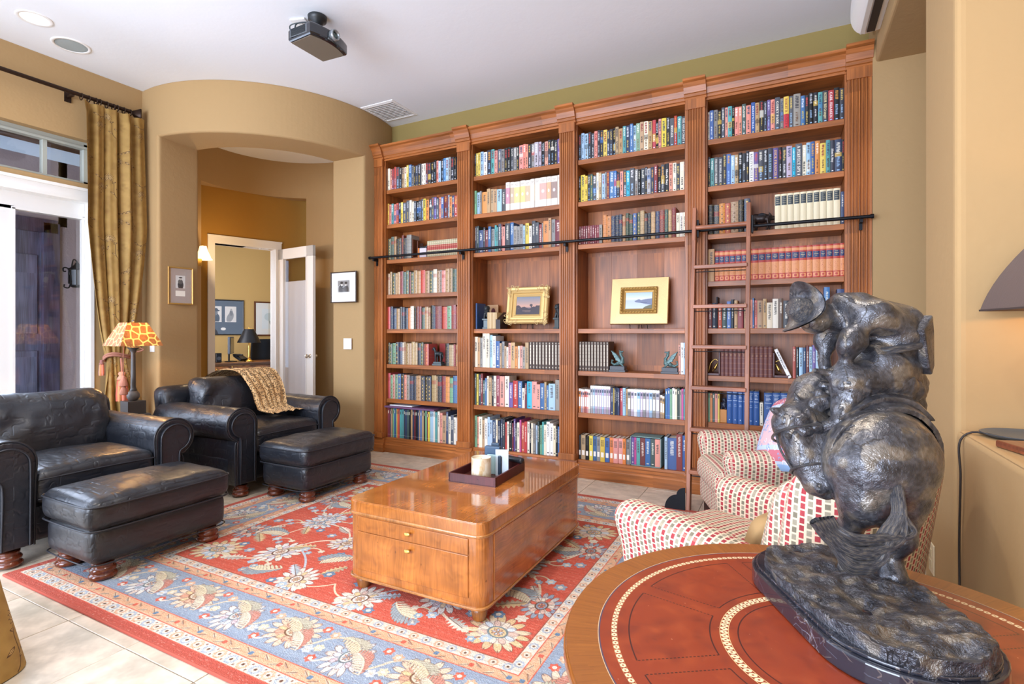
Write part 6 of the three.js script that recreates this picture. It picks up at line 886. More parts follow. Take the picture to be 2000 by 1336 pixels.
{
  const o = thing('ornate_gilt_painting', 'small dusk landscape in an ornate gold frame on an easel, second bay', 'painting', [bx(1, 0.575), SH[3] + 0.0005, -4.66], 0.02), W = 0.44, H = 0.365, f = new THREE.Group(); f.name = 'picture'; o.add(f); f.position.set(0, 0.045, 0.03); f.rotation.x = -0.17;
  const fr = part('frame', (() => { const g = frameRing(W, H, [[0, 0], [0, 0.03], [0.012, 0.042], [0.03, 0.04], [0.045, 0.03], [0.06, 0.034], [0.068, 0.022], [0.074, 0.024], [0.094, 0.012], [0.096, 0.006]]); g.translate(0, H / 2, 0); return g; })(), gilt(), f);
  const orn = []; const q = seeded(8); for (const sx of [-1, 1]) for (const sy of [-1, 1]) for (let k = 0; k < 26; k++) { const t = q(), along = q() < 0.5; const x = sx * (W / 2 - (along ? t * 0.13 : q() * 0.045)), y = H / 2 + sy * (H / 2 - (along ? q() * 0.045 : t * 0.12)); const g = new THREE.TorusGeometry(0.006 + q() * 0.006, 0.003, 5, 10, 3 + q() * 3); g.rotateZ(q() * 6); g.rotateX((q() - 0.5)); g.translate(x + sx * 0.006, y + sy * 0.006, 0.041); orn.push(g); } part('scrollwork', merge(orn), gilt('#e0c48c'), f);
  part('canvas', ...planeArt(W - 0.19, H - 0.19, canvasArt(256, 192, (g, w, h) => { const s = g.createLinearGradient(0, 0, 0, h); s.addColorStop(0, '#77818f'); s.addColorStop(0.55, '#c79a86'); s.addColorStop(0.64, '#7b6a72'); s.addColorStop(1, '#5a5560'); g.fillStyle = s; g.fillRect(0, 0, w, h); const q2 = seeded(2); g.fillStyle = '#463f46'; g.beginPath(); g.moveTo(0, h * 0.62); for (let x = 0; x <= w; x += 8) g.lineTo(x, h * (0.6 + 0.05 * Math.sin(x / 18) + 0.03 * q2())); g.lineTo(w, h); g.lineTo(0, h); g.fill(); for (const [x, y, r] of [[20, 108, 22], [38, 116, 14], [162, 92, 16], [166, 110, 8], [226, 108, 16], [246, 112, 20]]) { g.beginPath(); g.ellipse(x, y, r, r * 0.8, 0, 0, 7); g.fill(); } g.fillStyle = 'rgba(214,170,150,.5)'; g.fillRect(70, 150, 90, 5); g.fillRect(96, 162, 60, 4); })), f).position.set(0, H / 2, 0.008);
  easel(o, 0.065, 0.045);
}
{
  const o = thing('wide_gilt_painting', 'small blue coastal view in a wide flat gold frame on an easel, third bay', 'painting', [bx(2, 0.555), SH[3] + 0.0005, -4.66], 0.02), W = 0.5, H = 0.415, f = new THREE.Group(); f.name = 'picture'; o.add(f); f.position.set(0, 0.035, 0.03); f.rotation.x = -0.19;
  part('frame', (() => { const g = frameRing(W, H, [[0, 0], [0, 0.022], [0.004, 0.028], [0.09, 0.03], [0.092, 0.036]]); g.translate(0, H / 2, 0); return g; })(), gilt('#dcbd84'), f);
  part('inner_frame', (() => { const g = frameRing(W - 0.18, H - 0.18, [[0, 0.03], [0, 0.052], [0.008, 0.058], [0.018, 0.05], [0.03, 0.036], [0.042, 0.032], [0.046, 0.03]]); g.translate(0, H / 2, 0); return g; })(), gilt('#b08a4a'), f);
  const lv = []; for (let s = 0; s < 4; s++) { const hor = s % 2 === 0, L = hor ? W - 0.19 : H - 0.19, n = hor ? 12 : 9; for (let k = 0; k < n; k++) { const g = new THREE.SphereGeometry(0.008, 8, 6); g.scale(1.5, 0.7, 0.5); g.rotateZ(0.5); if (!hor) g.rotateZ(1.57); const t = (k + 0.5) / n - 0.5; g.translate(hor ? t * L : (s === 1 ? 1 : -1) * (W - 0.2) / 2, H / 2 + (hor ? (s ? 1 : -1) * (H - 0.2) / 2 : t * L), 0.056); lv.push(g); } } part('leaf_carving', merge(lv), gilt('#c99e55'), f);
  part('canvas', ...planeArt(W - 0.27, H - 0.27, canvasArt(256, 192, (g, w, h) => { const s = g.createLinearGradient(0, 0, 0, h); s.addColorStop(0, '#a9c3d6'); s.addColorStop(0.4, '#d7dde0'); s.addColorStop(0.5, '#b9c6d2'); s.addColorStop(1, '#c5d2da'); g.fillStyle = s; g.fillRect(0, 0, w, h); g.fillStyle = '#77809a'; g.beginPath(); g.moveTo(86, 104); for (const [x, y] of [[110, 88], [130, 80], [150, 92], [180, 84], [215, 78], [256, 74], [256, 150], [200, 140], [150, 126], [100, 116]]) g.lineTo(x, y); g.fill(); g.fillStyle = '#56607a'; g.fillRect(150, 118, 60, 5); g.fillStyle = '#6d6f5c'; g.beginPath(); g.ellipse(230, 176, 60, 22, -0.3, 0, 7); g.fill(); g.fillStyle = 'rgba(240,236,228,.7)'; g.fillRect(30, 66, 150, 5); })), f).position.set(0, H / 2, 0.034);
  easel(o, 0.075, 0.035);
}
function dragon(label, x, s) {
  const o = thing('dragon_bookend', label, 'bookend', [x, SH[2] + 0.0005, SZ + 0.02], 0, 'dragon bookends on the third bay');
  part('base', merge([rbox(0.145, 0.018, 0.09, 0.003, 0, 0.009, 0), rbox(0.13, 0.035, 0.08, 0.003, 0, 0.0345, 0)]), std('#4d5157', 0.5), o);
  const b = [], q = (x0, y0, x1, y1, r0, r1, z = 0) => b.push(capsule([s * x0, y0, z], [s * x1, y1, z], r0, r1));
  q(0.0, 0.075, 0.035, 0.085, 0.018, 0.02); q(0.035, 0.085, 0.04, 0.12, 0.02, 0.012); q(0.04, 0.12, 0.02, 0.15, 0.012, 0.009); q(0.02, 0.15, 0.018, 0.17, 0.009, 0.009); q(0.018, 0.172, 0.042, 0.178, 0.011, 0.006); q(0.018, 0.18, 0.005, 0.19, 0.005, 0.002); q(0.026, 0.158, 0.038, 0.154, 0.006, 0.003); q(0, 0.072, -0.035, 0.062, 0.014, 0.009); q(-0.035, 0.062, -0.058, 0.075, 0.009, 0.007); q(-0.058, 0.075, -0.055, 0.1, 0.007, 0.005); q(-0.055, 0.1, -0.04, 0.1, 0.005, 0.002); q(0.02, 0.075, 0.045, 0.056, 0.01, 0.007, 0.015);
  part('dragon', fieldMesh(b, 0.006, [0, 0.12, 0], 0.085, 76, 0.0012), std('#56706f', 0.45, { metalness: 0.3 }), o);
  for (const z of [0.012, -0.012]) { const sh = new THREE.Shape(); sh.moveTo(s * 0.03, 0.09); sh.quadraticCurveTo(s * 0.0, 0.15, s * -0.062, 0.185); sh.quadraticCurveTo(s * -0.045, 0.165, s * -0.045, 0.15); sh.quadraticCurveTo(s * -0.035, 0.145, s * -0.032, 0.125); sh.quadraticCurveTo(s * -0.02, 0.125, s * -0.018, 0.1); sh.quadraticCurveTo(s * -0.005, 0.105, s * 0.02, 0.078); const g = new THREE.ExtrudeGeometry(sh, { depth: 0.004, bevelEnabled: true, bevelSize: 0.0015, bevelThickness: 0.0015, bevelSegments: 1 }); const w = part('wing', metreUV(g), std('#5f7a79', 0.45, { metalness: 0.3 }), o, [0, 0, z]); for (const [a, c] of [[-0.058, 0.182], [-0.044, 0.15], [-0.03, 0.125]]) part('rib', tube([[s * 0.03, 0.09, 0.006], [s * (a * 0.4 + 0.01), c * 0.5 + 0.06, 0.007], [s * a, c, 0.006]], 0.0018, 12, 5), std('#6b8584', 0.4), w); }
}
dragon('green dragon bookend beside the dark brown volumes, third bay', bx(2, 0.38), 1); dragon('green dragon bookend at the right end beside the pale books, third bay', bx(2, 0.86), -1);
{ // ladder bay
  const b = thing('boar_figurine', 'dark bronze boar figurine beside the cream volumes, ladder bay', 'figurine', [bx(3, 0.418), SH[5] + 0.0005, SZ + 0.02]);
  part('boar', fieldMesh([ellip([0, 0.1, 0], [0.055, 0.038, 0.033]), ellip([-0.045, 0.105, 0], [0.032, 0.034, 0.028]), capsule([0.05, 0.1, 0], [0.085, 0.095, 0], 0.026, 0.014), capsule([0.085, 0.095, 0], [0.105, 0.1, 0], 0.013, 0.008), capsule([-0.055, 0.09, 0.016], [-0.05, 0.05, 0.016], 0.016, 0.008), capsule([-0.05, 0.05, 0.016], [-0.055, 0.006, 0.016], 0.008, 0.006), capsule([-0.05, 0.09, -0.016], [-0.035, 0.05, -0.016], 0.016, 0.008), capsule([-0.035, 0.05, -0.016], [-0.04, 0.006, -0.016], 0.008, 0.006), capsule([0.04, 0.085, 0.015], [0.045, 0.045, 0.015], 0.014, 0.007), capsule([0.045, 0.045, 0.015], [0.035, 0.006, 0.015], 0.007, 0.006), capsule([0.045, 0.085, -0.015], [0.055, 0.045, -0.015], 0.014, 0.007), capsule([0.055, 0.045, -0.015], [0.05, 0.006, -0.015], 0.007, 0.006), capsule([-0.07, 0.11, 0], [-0.095, 0.085, 0], 0.007, 0.004), capsule([0.06, 0.12, 0.014], [0.052, 0.135, 0.018], 0.008, 0.003)], 0.01, [0, 0.075, 0], 0.12, 88), std('#2f2523', 0.35, { metalness: 0.5 }), b);
  part('saddle_cloth', (() => { const g = new THREE.SphereGeometry(1, 20, 12, 0, 6.3, 0, 1.15); g.scale(0.042, 0.042, 0.038); g.translate(0.0, 0.1, 0); return g; })(), std('#2d3038', 0.4), b);
  const bend = (label, x, s) => { const o = thing('eagle_bookend', label, 'bookend', [x, SH[2] + 0.0005, SZ], 0, 'bookends on the sixth shelf of the ladder bay'); part('frame', merge([rbox(0.012, 0.19, 0.13, 0.003, s * 0.034, 0.095, 0), rbox(0.1, 0.02, 0.13, 0.003, -s * 0.012, 0.01, 0)]), wood('#5b1f1c', 0.35), o); part('wing', tube([[s * -0.05, 0.03, 0.04], [s * -0.03, 0.1, 0.045], [s * 0.0, 0.13, 0.04], [s * 0.02, 0.12, 0.04]], 0.004, 20, 6), mBrass, o); part('bird', fieldMesh([capsule([0, 0.06, 0.04], [s * 0.012, 0.085, 0.04], 0.012, 0.008), capsule([s * 0.012, 0.085, 0.04], [s * 0.02, 0.1, 0.04], 0.007, 0.004), capsule([0, 0.06, 0.04], [-s * 0.02, 0.035, 0.04], 0.01, 0.003)], 0.006, [0, 0.07, 0.04], 0.05, 40), mBrass, o); };
  bend('maroon bookend with a brass bird left of the brown leather volumes', bx(3, 0.055), 1); bend('maroon bookend with a brass bird right of the brown leather volumes', bx(3, 0.545), -1);
  const f = thing('cherub_bookend', 'dark seated cherub on an orange block beside the blue volumes', 'bookend', [bx(3, 0.122), SH[1] + 0.0005, SZ]); part('block', rbox(0.05, 0.105, 0.09, 0.003, 0, 0.0525, 0), std('#c58540', 0.5), f); part('cherub', fieldMesh([ellip([0, 0.135, 0], [0.02, 0.028, 0.018]), ellip([0.002, 0.178, 0.004], [0.017, 0.017, 0.016]), capsule([0.01, 0.12, 0.008], [0.014, 0.112, 0.03], 0.011, 0.009), capsule([-0.01, 0.12, 0.008], [-0.014, 0.112, 0.03], 0.011, 0.009), capsule([0.018, 0.15, 0], [0.01, 0.165, 0.018], 0.008, 0.006), capsule([-0.018, 0.15, 0], [-0.012, 0.125, 0.02], 0.008, 0.006)], 0.007, [0, 0.148, 0.008], 0.06, 56), std('#2a2d3d', 0.4), f);
}
// ---------------------------------------------------------------- curtain, rod, tieback
{
  const goldTex = canvasTex(1024, 1024, (g, w) => {
    const q = seeded(6); g.fillStyle = '#9d7c40'; g.fillRect(0, 0, w, w);
    for (let k = 0; k < 420; k++) { const r = 20 + q() * 70, gr = g.createRadialGradient(0, 0, 1, 0, 0, r), c = q() < 0.5 ? '184,148,84' : '118,84,38'; gr.addColorStop(0, `rgba(${c},.22)`); gr.addColorStop(1, `rgba(${c},0)`); g.save(); g.translate(q() * w, q() * w); g.fillStyle = gr; g.fillRect(-r, -r, 2 * r, 2 * r); g.restore(); }
    const lf = (x, y, L, a) => { g.save(); g.translate(x, y); g.rotate(a); g.fillStyle = '#ccab6c'; g.strokeStyle = '#4c3012'; g.lineWidth = 5; g.beginPath(); g.moveTo(0, 0); g.quadraticCurveTo(L * 0.4, -L * 0.34, L, 0); g.quadraticCurveTo(L * 0.45, L * 0.26, 0, 0); g.fill(); g.stroke(); g.beginPath(); g.moveTo(0, 0); g.quadraticCurveTo(L * 0.5, -L * 0.06, L, 0); g.stroke(); g.restore(); };
    const mum = (x, y, r) => { for (let ring = 3; ring > 0; ring--) for (let k = 0; k < 7 + ring * 2; k++) { const a = -1.57 + (k / (6 + ring * 2) - 0.5) * 4.6; g.save(); g.translate(x, y); g.rotate(a); g.fillStyle = '#d6b578'; g.strokeStyle = '#4c3012'; g.lineWidth = 4; g.beginPath(); g.moveTo(0, 0); g.quadraticCurveTo(r * ring / 3 * 0.6, -r * 0.16, r * ring / 3, 0); g.quadraticCurveTo(r * ring / 3 * 0.6, r * 0.16, 0, 0); g.fill(); g.stroke(); g.restore(); } };
    for (const [ox, oy] of [[0, 0], [512, 512]]) for (const dx of [-1024, 0, 1024]) for (const dy of [-1024, 0, 1024]) { const X = ox + dx, Y = oy + dy; g.strokeStyle = '#4c3012'; g.lineWidth = 7; g.beginPath(); g.moveTo(X + 40, Y + 500); g.bezierCurveTo(X + 180, Y + 380, X + 20, Y + 240, X + 170, Y + 160); g.bezierCurveTo(X + 280, Y + 100, X + 330, Y + 220, X + 440, Y + 180); g.stroke(); mum(X + 180, Y + 150, 84); mum(X + 400, Y + 330, 70); for (const [a, b, L, r] of [[90, 420, 80, -0.6], [70, 330, 74, 2.6], [250, 150, 70, 0.6], [330, 190, 84, 0.2], [440, 180, 76, -0.7], [300, 330, 66, 2.2], [200, 260, 70, 1.2], [420, 440, 80, -1.9], [130, 230, 60, 3.4]]) lf(X + a, Y + b, L, r); }
  });
  const mGold = std('#ffffff', 0.72, { map: rep(goldTex, 1.8, 1.8), side: THREE.DoubleSide, sheen: 0.25, bumpMap: rep(woodBump, 12, 6), bumpScale: 0.0005 });
  const c = thing('gold_curtain', 'gold floral curtain tied back beside the terrace doors', 'curtain', [-5.5, 0, 0]), nu = 150, nv = 120, P = [], U = [], I = [];
  for (let j = 0; j <= nv; j++) { const y = lerp(3.335, 0.02, j / nv); // half width and centre along z, by height
    const tie = 1.06, a = y > tie ? smooth(tie, 2.6, y) : 0, hw = y > tie ? lerp(0.075, 0.255, Math.pow(clamp((y - tie) / 1.2), 0.62)) : lerp(0.075, 0.19, smooth(tie, 0.5, y)), zc = y > tie ? lerp(-2.665, -2.67, a) : lerp(-2.665, -2.74, smooth(tie, 0.4, y)), bow = 0.03 * Math.sin(Math.PI * clamp((3.33 - y) / 2.2));
    for (let i = 0; i <= nu; i++) { const u = i / nu * 2 - 1, ph = u * 13.5 + 0.5 * Math.sin(y * 2 + u * 2), amp = lerp(0.05, 0.045, a) * (0.7 + 0.3 * Math.sin(u * 5 + y)); const pinch = y > 3.24 ? smooth(3.33, 3.2, y) * 0.5 + 0.5 : 1; P.push(amp * pinch * (Math.sin(ph) + 0.3 * Math.sin(2.3 * ph + 1)) + bow + 0.03 * (1 - a), y + 0.006 * Math.cos(ph), zc + u * hw - 0.016 * Math.cos(ph) * (1 - 0.3 * a)); U.push(u * 0.42, y); } }
  for (let j = 0; j < nv; j++) for (let i = 0; i < nu; i++) { const k = j * (nu + 1) + i; I.push(k, k + 1, k + nu + 2, k, k + nu + 2, k + nu + 1); }
  const g = new THREE.BufferGeometry(); g.setAttribute('position', new THREE.Float32BufferAttribute(P, 3)); g.setAttribute('uv', new THREE.Float32BufferAttribute(U, 2)); g.setIndex(I); g.computeVertexNormals(); part('panel', g, mGold, c);
  const rod = thing('curtain_rod', 'dark bronze curtain rod with rings and a pyramid finial', 'curtain rod', [-5.53, 3.385, 0]), mRod = std('#35241a', 0.45, { metalness: 0.6 });
  const t = cyl(0.017, 0.017, 4.4, 0, 0, 0, 16); t.rotateX(Math.PI / 2); t.translate(0, 0, -0.62); part('pole', t, mRod, rod); part('finial', (() => { const q = new THREE.ConeGeometry(0.062, 0.075, 4, 1); q.rotateY(Math.PI / 4); q.rotateX(Math.PI / 2); q.translate(0, 0, -2.845); return merge([q, box(0.085, 0.085, 0.012, 0, 0, -2.885)]); })(), mRod, rod);
  for (let k = 0; k < 9; k++) part('ring', (() => { const q = new THREE.TorusGeometry(0.028, 0.0045, 8, 20); q.translate(0, -0.012, -2.42 - k * 0.047 - (k % 3) * 0.008); return q; })(), mRod, rod);
  part('bracket', merge([box(0.1, 0.02, 0.02, -0.05, -0.02, -2.36), box(0.012, 0.09, 0.05, -0.096, -0.02, -2.36)]), mRod, rod);
  const tb = thing('curtain_tieback', 'twisted cord tieback with a coral tassel round the gold curtain', 'tieback', [-5.44, 1.06, -2.665]), mC = std('#a8725e', 0.85), ring = [];
  for (let k = 0; k <= 28; k++) { const a = k / 28 * 6.283; ring.push([0.065 * Math.cos(a) - 0.02, 0.012 * Math.sin(a * 2) + 0.02 * Math.cos(a), 0.1 * Math.sin(a)]); } part('cord', merge([tube(ring, 0.011, 90, 8), tube(ring.map(([x, y, z]) => [x * 1.02, y + 0.018, z * 1.01]), 0.01, 90, 8), tube([[0.05, 0, 0], [0.07, -0.06, 0.005], [0.065, -0.13, 0]], 0.009, 24, 8), tube([[0.0, 0.05, -0.1], [0.02, 0.09, -0.16], [0.03, 0.07, -0.2], [0.02, 0.05, -0.15]], 0.007, 24, 6)]), mC, tb);
  const tas = (m0, m1, pos, k) => { part('tassel_head', (() => { const q = lathe([[0, 0.07], [0.02, 0.065], [0.026, 0.05], [0.018, 0.035], [0.03, 0.02], [0.034, 0.005], [0.02, 0], [0, 0]], 20); q.scale(k, k, k); return q; })(), m0, tb, pos); for (let i = 0; i < 5; i++) part('tassel_fringe', (() => { const q = lathe([[0.006, 0.01], [0.013, -0.01], [0.017, -0.11], [0.014, -0.165], [0, -0.165]], 10); const p = q.attributes.position; for (let j = 0; j < p.count; j++) { const y = p.getY(j); p.setX(j, p.getX(j) + (i - 2) * (0.010 - 0.02 * Math.min(0, y))); p.setZ(j, p.getZ(j) + (i % 2 ? 0.008 : -0.004)); } q.computeVertexNormals(); q.scale(k, k, k); q.rotateY(1.0); return q; })(), [m1, std('#c78a5c', 0.9), m1, std('#cf7a64', 0.9), m1][i], tb, pos); };
  tas(std('#c98a70', 0.85), std('#c2614c', 0.9), [0.065, -0.2, 0], 1.15); tas(std('#8d5e55', 0.85), std('#8f6a5e', 0.9), [0.02, -0.05, 0.14], 0.6);
  // skirted round table in the same gold fabric at the left edge of the room
  const sk = thing('skirted_table', 'round table under a floor-length gold floral cloth at the lower left edge', 'table', [-2.855, 0, -0.625]); const sp = [[0, 0.66], [0.2, 0.66], [0.26, 0.65], [0.275, 0.6], [0.33, 0.3], [0.39, 0.004]], sg = new THREE.LatheGeometry(sp.map(([r, y]) => new THREE.Vector2(r, y)), 96), pp = sg.attributes.position; for (let i = 0; i < pp.count; i++) { const x = pp.getX(i), z = pp.getZ(i), y = pp.getY(i), a = Math.atan2(z, x), k = 1 + 0.05 * Math.sin(a * 11 + Math.sin(a * 3)) * smooth(0.62, 0.1, y); pp.setXYZ(i, x * k, y, z * k); } sg.computeVertexNormals(); { const uv = sg.attributes.uv; for (let i = 0; i < uv.count; i++) uv.setXY(i, uv.getX(i) * 2.2, pp.getY(i)); } part('cloth', sg, mGold, sk);
}
// ---------------------------------------------------------------- pictures and switch in the opening
function framed(name, label, pos, turn, w, h, frameC, fw, matC, art, group) {
  const o = thing(name, label, 'picture', pos, turn, group); part('frame', frameRing(w, h, [[0, 0], [0, 0.018], [fw * 0.5, 0.022], [fw, 0.016], [fw, 0.006]]), frameC, o); part('mat', box(w - fw, h - fw, 0.004, 0, 0, 0.006), std(matC, 0.8), o); art(o);
  part('glazing', box(w - 2 * fw, h - 2 * fw, 0.0015, 0, 0, 0.013), mGlass, o); return o;
}
const art = (w, h, x, y, draw, px = 256) => (o) => part('print', (() => { const g = new THREE.PlaneGeometry(w, h); g.translate(x, y, 0.0085); return g; })(), canvasArt(px, Math.round(px * h / w), draw), o);
const grey = (g, w, h, shapes, bg = '#d9d6d0') => { g.fillStyle = bg; g.fillRect(0, 0, w, h); for (const [c, x, y, rx, ry, r] of shapes) { g.fillStyle = c; g.beginPath(); g.ellipse(x * w, y * h, rx * w, ry * h, r ?? 0, 0, 7); g.fill(); } };
framed('certificate_frame', 'tall gold frame with a portrait photo and a card, left jamb', [-5.362, 1.755, -3.178], Math.PI / 2 - 0.12, 0.235, 0.37, gilt('#b98f4a'), 0.014, '#a99a90', (o) => { art(0.088, 0.125, 0.0, 0.04, (g, w, h) => grey(g, w, h, [['#3b3a3a', 0.52, 0.75, 0.3, 0.36], ['#5a5754', 0.5, 0.5, 0.26, 0.2], ['#b9b2a8', 0.52, 0.26, 0.12, 0.11], ['#2f2e2e', 0.52, 0.16, 0.2, 0.05]], '#cfcdc8'), 128)(o); part('photo_mount', box(0.1, 0.138, 0.002, 0, 0.04, 0.0065), std('#2f2c2c', 0.7), o); part('card_mount', box(0.094, 0.06, 0.002, 0, -0.075, 0.0065), std('#2f2c2c', 0.7), o); part('card', box(0.088, 0.054, 0.002, 0, -0.075, 0.0075), std('#e8e2d4', 0.7), o); });
framed('square_photo_frame', 'thin dark square frame with a small photo of two people, right jamb', [-4.252, 1.78, -4.268], 0, 0.372, 0.335, std('#4a3a2c', 0.4), 0.011, '#e6e3dd', art(0.17, 0.125, 0.0, 0.01, (g, w, h) => grey(g, w, h, [['#3a3836', 0.3, 0.78, 0.2, 0.4], ['#4a4744', 0.72, 0.8, 0.2, 0.4], ['#cfc9c0', 0.34, 0.34, 0.08, 0.15], ['#bdb6ac', 0.68, 0.36, 0.08, 0.14], ['#262423', 0.34, 0.2, 0.13, 0.1], ['#2a2827', 0.7, 0.22, 0.12, 0.1]], '#8d8a86')));
{ const s = thing('light_switch', 'white double rocker light switch under the square photo', 'switch', [-4.215, 1.17, -4.279]); part('plate', rbox(0.115, 0.118, 0.006, 0.003), std('#f2f0ec', 0.4), s); for (const x of [-0.023, 0.023]) part('rocker', rbox(0.034, 0.068, 0.006, 0.002, x, 0, 0.004), std('#fbfaf7', 0.35), s); }
{ const s = thing('wall_sconce', 'small lit alabaster wall sconce inside the rotunda', 'sconce', [-6.28, 2.16, -3.94], Math.PI / 2); part('plate', rbox(0.08, 0.14, 0.02, 0.006), mBrass, s); const m = std('#fff4e0', 0.6); m.emissive.set('#ffdca8'); m.emissiveIntensity = 1.6; part('shade', (() => { const g = lathe([[0.035, 0.16], [0.05, 0.1], [0.085, 0.02], [0.1, 0]], 20); g.translate(0, 0, 0.09); return g; })(), m, s); const l = new THREE.PointLight(0xffd7a0, 1.1); l.position.set(0, 0.08, 0.22); s.add(l); }
{ const [px, pz] = ring(RO + 0.004, 1.2), s = thing('thermostat_plate', 'small white control plate on the curved wall behind the lamp', 'thermostat', [px, 1.16, pz], 0.02); part('plate', rbox(0.07, 0.11, 0.008, 0.003), std('#f0eee9', 0.4), s); part('display', rbox(0.035, 0.03, 0.004, 0.001, 0, 0.02, 0.005), std('#c9cfcb', 0.3), s); }

// ---------------------------------------------------------------- ceiling: can light, speaker, vent, projector; wall unit
const CY = 3.662;
{
  const mW = std('#f1f1f0', 0.5);
  const glow = std('#fff6e6', 0.6); glow.emissive.set('#fff0d6'); glow.emissiveIntensity = 1.4;
  const canLight = (label, x, z, power) => {
    const can = thing('recessed_can_light', label, 'ceiling light', [x, CY, z], 0, 'recessed can lights'); part('trim', lathe([[0.085, 0.002], [0.086, -0.004], [0.108, -0.006], [0.112, 0.002]], 40), mW, can); part('diffuser', lathe([[0, -0.001], [0.086, -0.002]], 40), glow, can);
    const l = new THREE.SpotLight(0xfff4e4, power, 0, 1.15, 0.9); l.position.set(0, -0.02, 0); l.target.position.set(0, -3, 0); can.add(l); can.add(l.target); l.shadow.radius = 4;
  };
  canLight('lit recessed can light in the ceiling above the curtain', -5.04, -1.905, 1.4);
  canLight('unseen recessed can light above the coffee table end, brightening the floor', -1.6, -1.7, 9); canLight('unseen recessed can light above the round table, brightening the right side', -0.25, -1.55, 7); canLight('unseen recessed can light above the near rug edge, brightening the floor', -2.9, -0.7, 7);  // out of view, placed to brighten the floor and the right-hand ceiling
  const sp = thing('ceiling_speaker', 'round grey ceiling speaker near the can light', 'speaker', [-5.245, CY, -2.225]); part('ring', lathe([[0.108, 0.002], [0.11, -0.006], [0.128, -0.007], [0.135, 0.002]], 44), mW, sp); part('grille', lathe([[0, -0.004], [0.09, -0.0045], [0.109, -0.003]], 44), std('#a9b4b6', 0.7, { bumpMap: rep(leatherBump, 8, 8), bumpScale: 0.001 }), sp);
  const v = thing('air_vent', 'white slatted air vent in the ceiling near the bookcase corner', 'vent', [-3.787, CY, -4.455]); part('frame', (() => { const g = frameRing(0.43, 0.42, [[0, -0.001], [0, 0.006], [0.02, 0.01], [0.03, 0.008], [0.032, 0]]); g.rotateX(Math.PI / 2); return g; })(), mW, v); part('backing', box(0.37, 0.002, 0.36, 0, -0.001, 0), std('#2b2c2e', 0.9), v);
  for (let k = 0; k < 11; k++) part('slat', (() => { const g = box(0.365, 0.0025, 0.036, 0, 0, 0); g.rotateX(k < 6 ? 0.22 : 0.22); g.translate(0, -0.006, -0.165 + k * 0.033); return metreUV(g); })(), mW, v);
}
{
  const p = thing('ceiling_projector', 'black video projector hanging under the ceiling', 'projector', [-3.13, 3.465, -2.87], Math.PI / 2);
  p.scale.setScalar(0.87); const mP = std('#12151d', 0.16, { clearcoat: 0.8 }), mPg = std('#5d6266', 0.5);
  // body: long in x, bowed front (+z), tapering sides
  const out = []; for (let k = 0; k <= 16; k++) { const t = k / 16 * 2 - 1; out.push([0.205 * t, 0.14 + 0.045 * (1 - t * t)]); } out.push([0.19, -0.13], [-0.19, -0.13]);
  part('body', raise(out, -0.055, 0.055, 0.022), mP, p);
  part('underside', raise(out.map(([x, z]) => [x * 0.9, z * 0.88]), -0.0585, -0.052), std('#6f6558', 0.45), p);
  part('side_grille', (() => { const g = rbox(0.008, 0.07, 0.2, 0.003, -0.2, 0.004, 0); return g; })(), mPg, p); for (let k = 0; k < 7; k++) part('grille_slot', box(0.004, 0.005, 0.17, -0.2055, -0.022 + k * 0.009, 0), std('#1c1f22', 0.6), p);
  const ln = part('lens_barrel', (() => { const g = lathe([[0.032, 0], [0.044, 0], [0.047, 0.035], [0.044, 0.048], [0.034, 0.05], [0.03, 0.03]], 36); g.rotateX(Math.PI / 2); g.translate(0.0, 0.012, 0.172); return g; })(), std('#9aa0a4', 0.3, { metalness: 0.6 }), p);
  part('lens', (() => { const g = new THREE.SphereGeometry(0.034, 24, 12, 0, 6.3, 0, 1.2); g.scale(1, 0.4, 1); g.rotateX(Math.PI / 2); g.translate(0.0, 0.012, 0.195); return g; })(), std('#0c3b38', 0.05, { clearcoat: 1, metalness: 0.3 }), ln);
  part('focus_lever', rbox(0.05, 0.01, 0.02, 0.003, -0.03, -0.035, 0.185), mPg, p);
  part('mount', merge([lathe([[0, 0.226], [0.075, 0.226], [0.08, 0.22], [0.075, 0.185], [0.05, 0.175], [0.03, 0.12], [0, 0.12]], 24), rbox(0.2, 0.014, 0.2, 0.004, 0, 0.075, 0), cyl(0.03, 0.03, 0.07, 0, 0.1, 0, 16)]), std('#202427', 0.4), p);
  for (let k = 0; k < 4; k++) { const a = k * 1.57 + 0.78; part('mount_arm', tube([[0, 0.085, 0], [0.09 * Math.cos(a), 0.08, 0.08 * Math.sin(a)], [0.13 * Math.cos(a), 0.05, 0.11 * Math.sin(a)]], 0.007, 12, 6), std('#2d3235', 0.4), p); }
  part('cable', merge([tube([[-0.14, 0.05, -0.11], [-0.17, 0.09, -0.06], [-0.09, 0.12, 0.02], [-0.02, 0.13, 0.0], [0.0, 0.2, -0.03]], 0.006, 40, 8), tube([[-0.17, 0.03, -0.12], [-0.2, 0.07, -0.1], [-0.1, 0.105, 0.05], [0.02, 0.11, 0.04]], 0.005, 40, 8), tube([[0.03, 0.07, 0.03], [0.09, 0.08, 0.05], [0.13, 0.11, 0.03], [0.1, 0.14, 0.01], [0.06, 0.11, 0.02], [0.05, 0.08, 0.02]], 0.004, 40, 8)]), std('#3d4447', 0.5), p);
  const j = thing('ceiling_cable_box', 'small white ceiling outlet box above the projector', 'outlet', [-3.3, CY - 0.006, -2.87], 0.3); part('plate', rbox(0.12, 0.012, 0.12, 0.003), std('#efefee', 0.5), j); part('socket', rbox(0.03, 0.008, 0.04, 0.002, 0, -0.008, 0), std('#d5d5d3', 0.5), j);
}
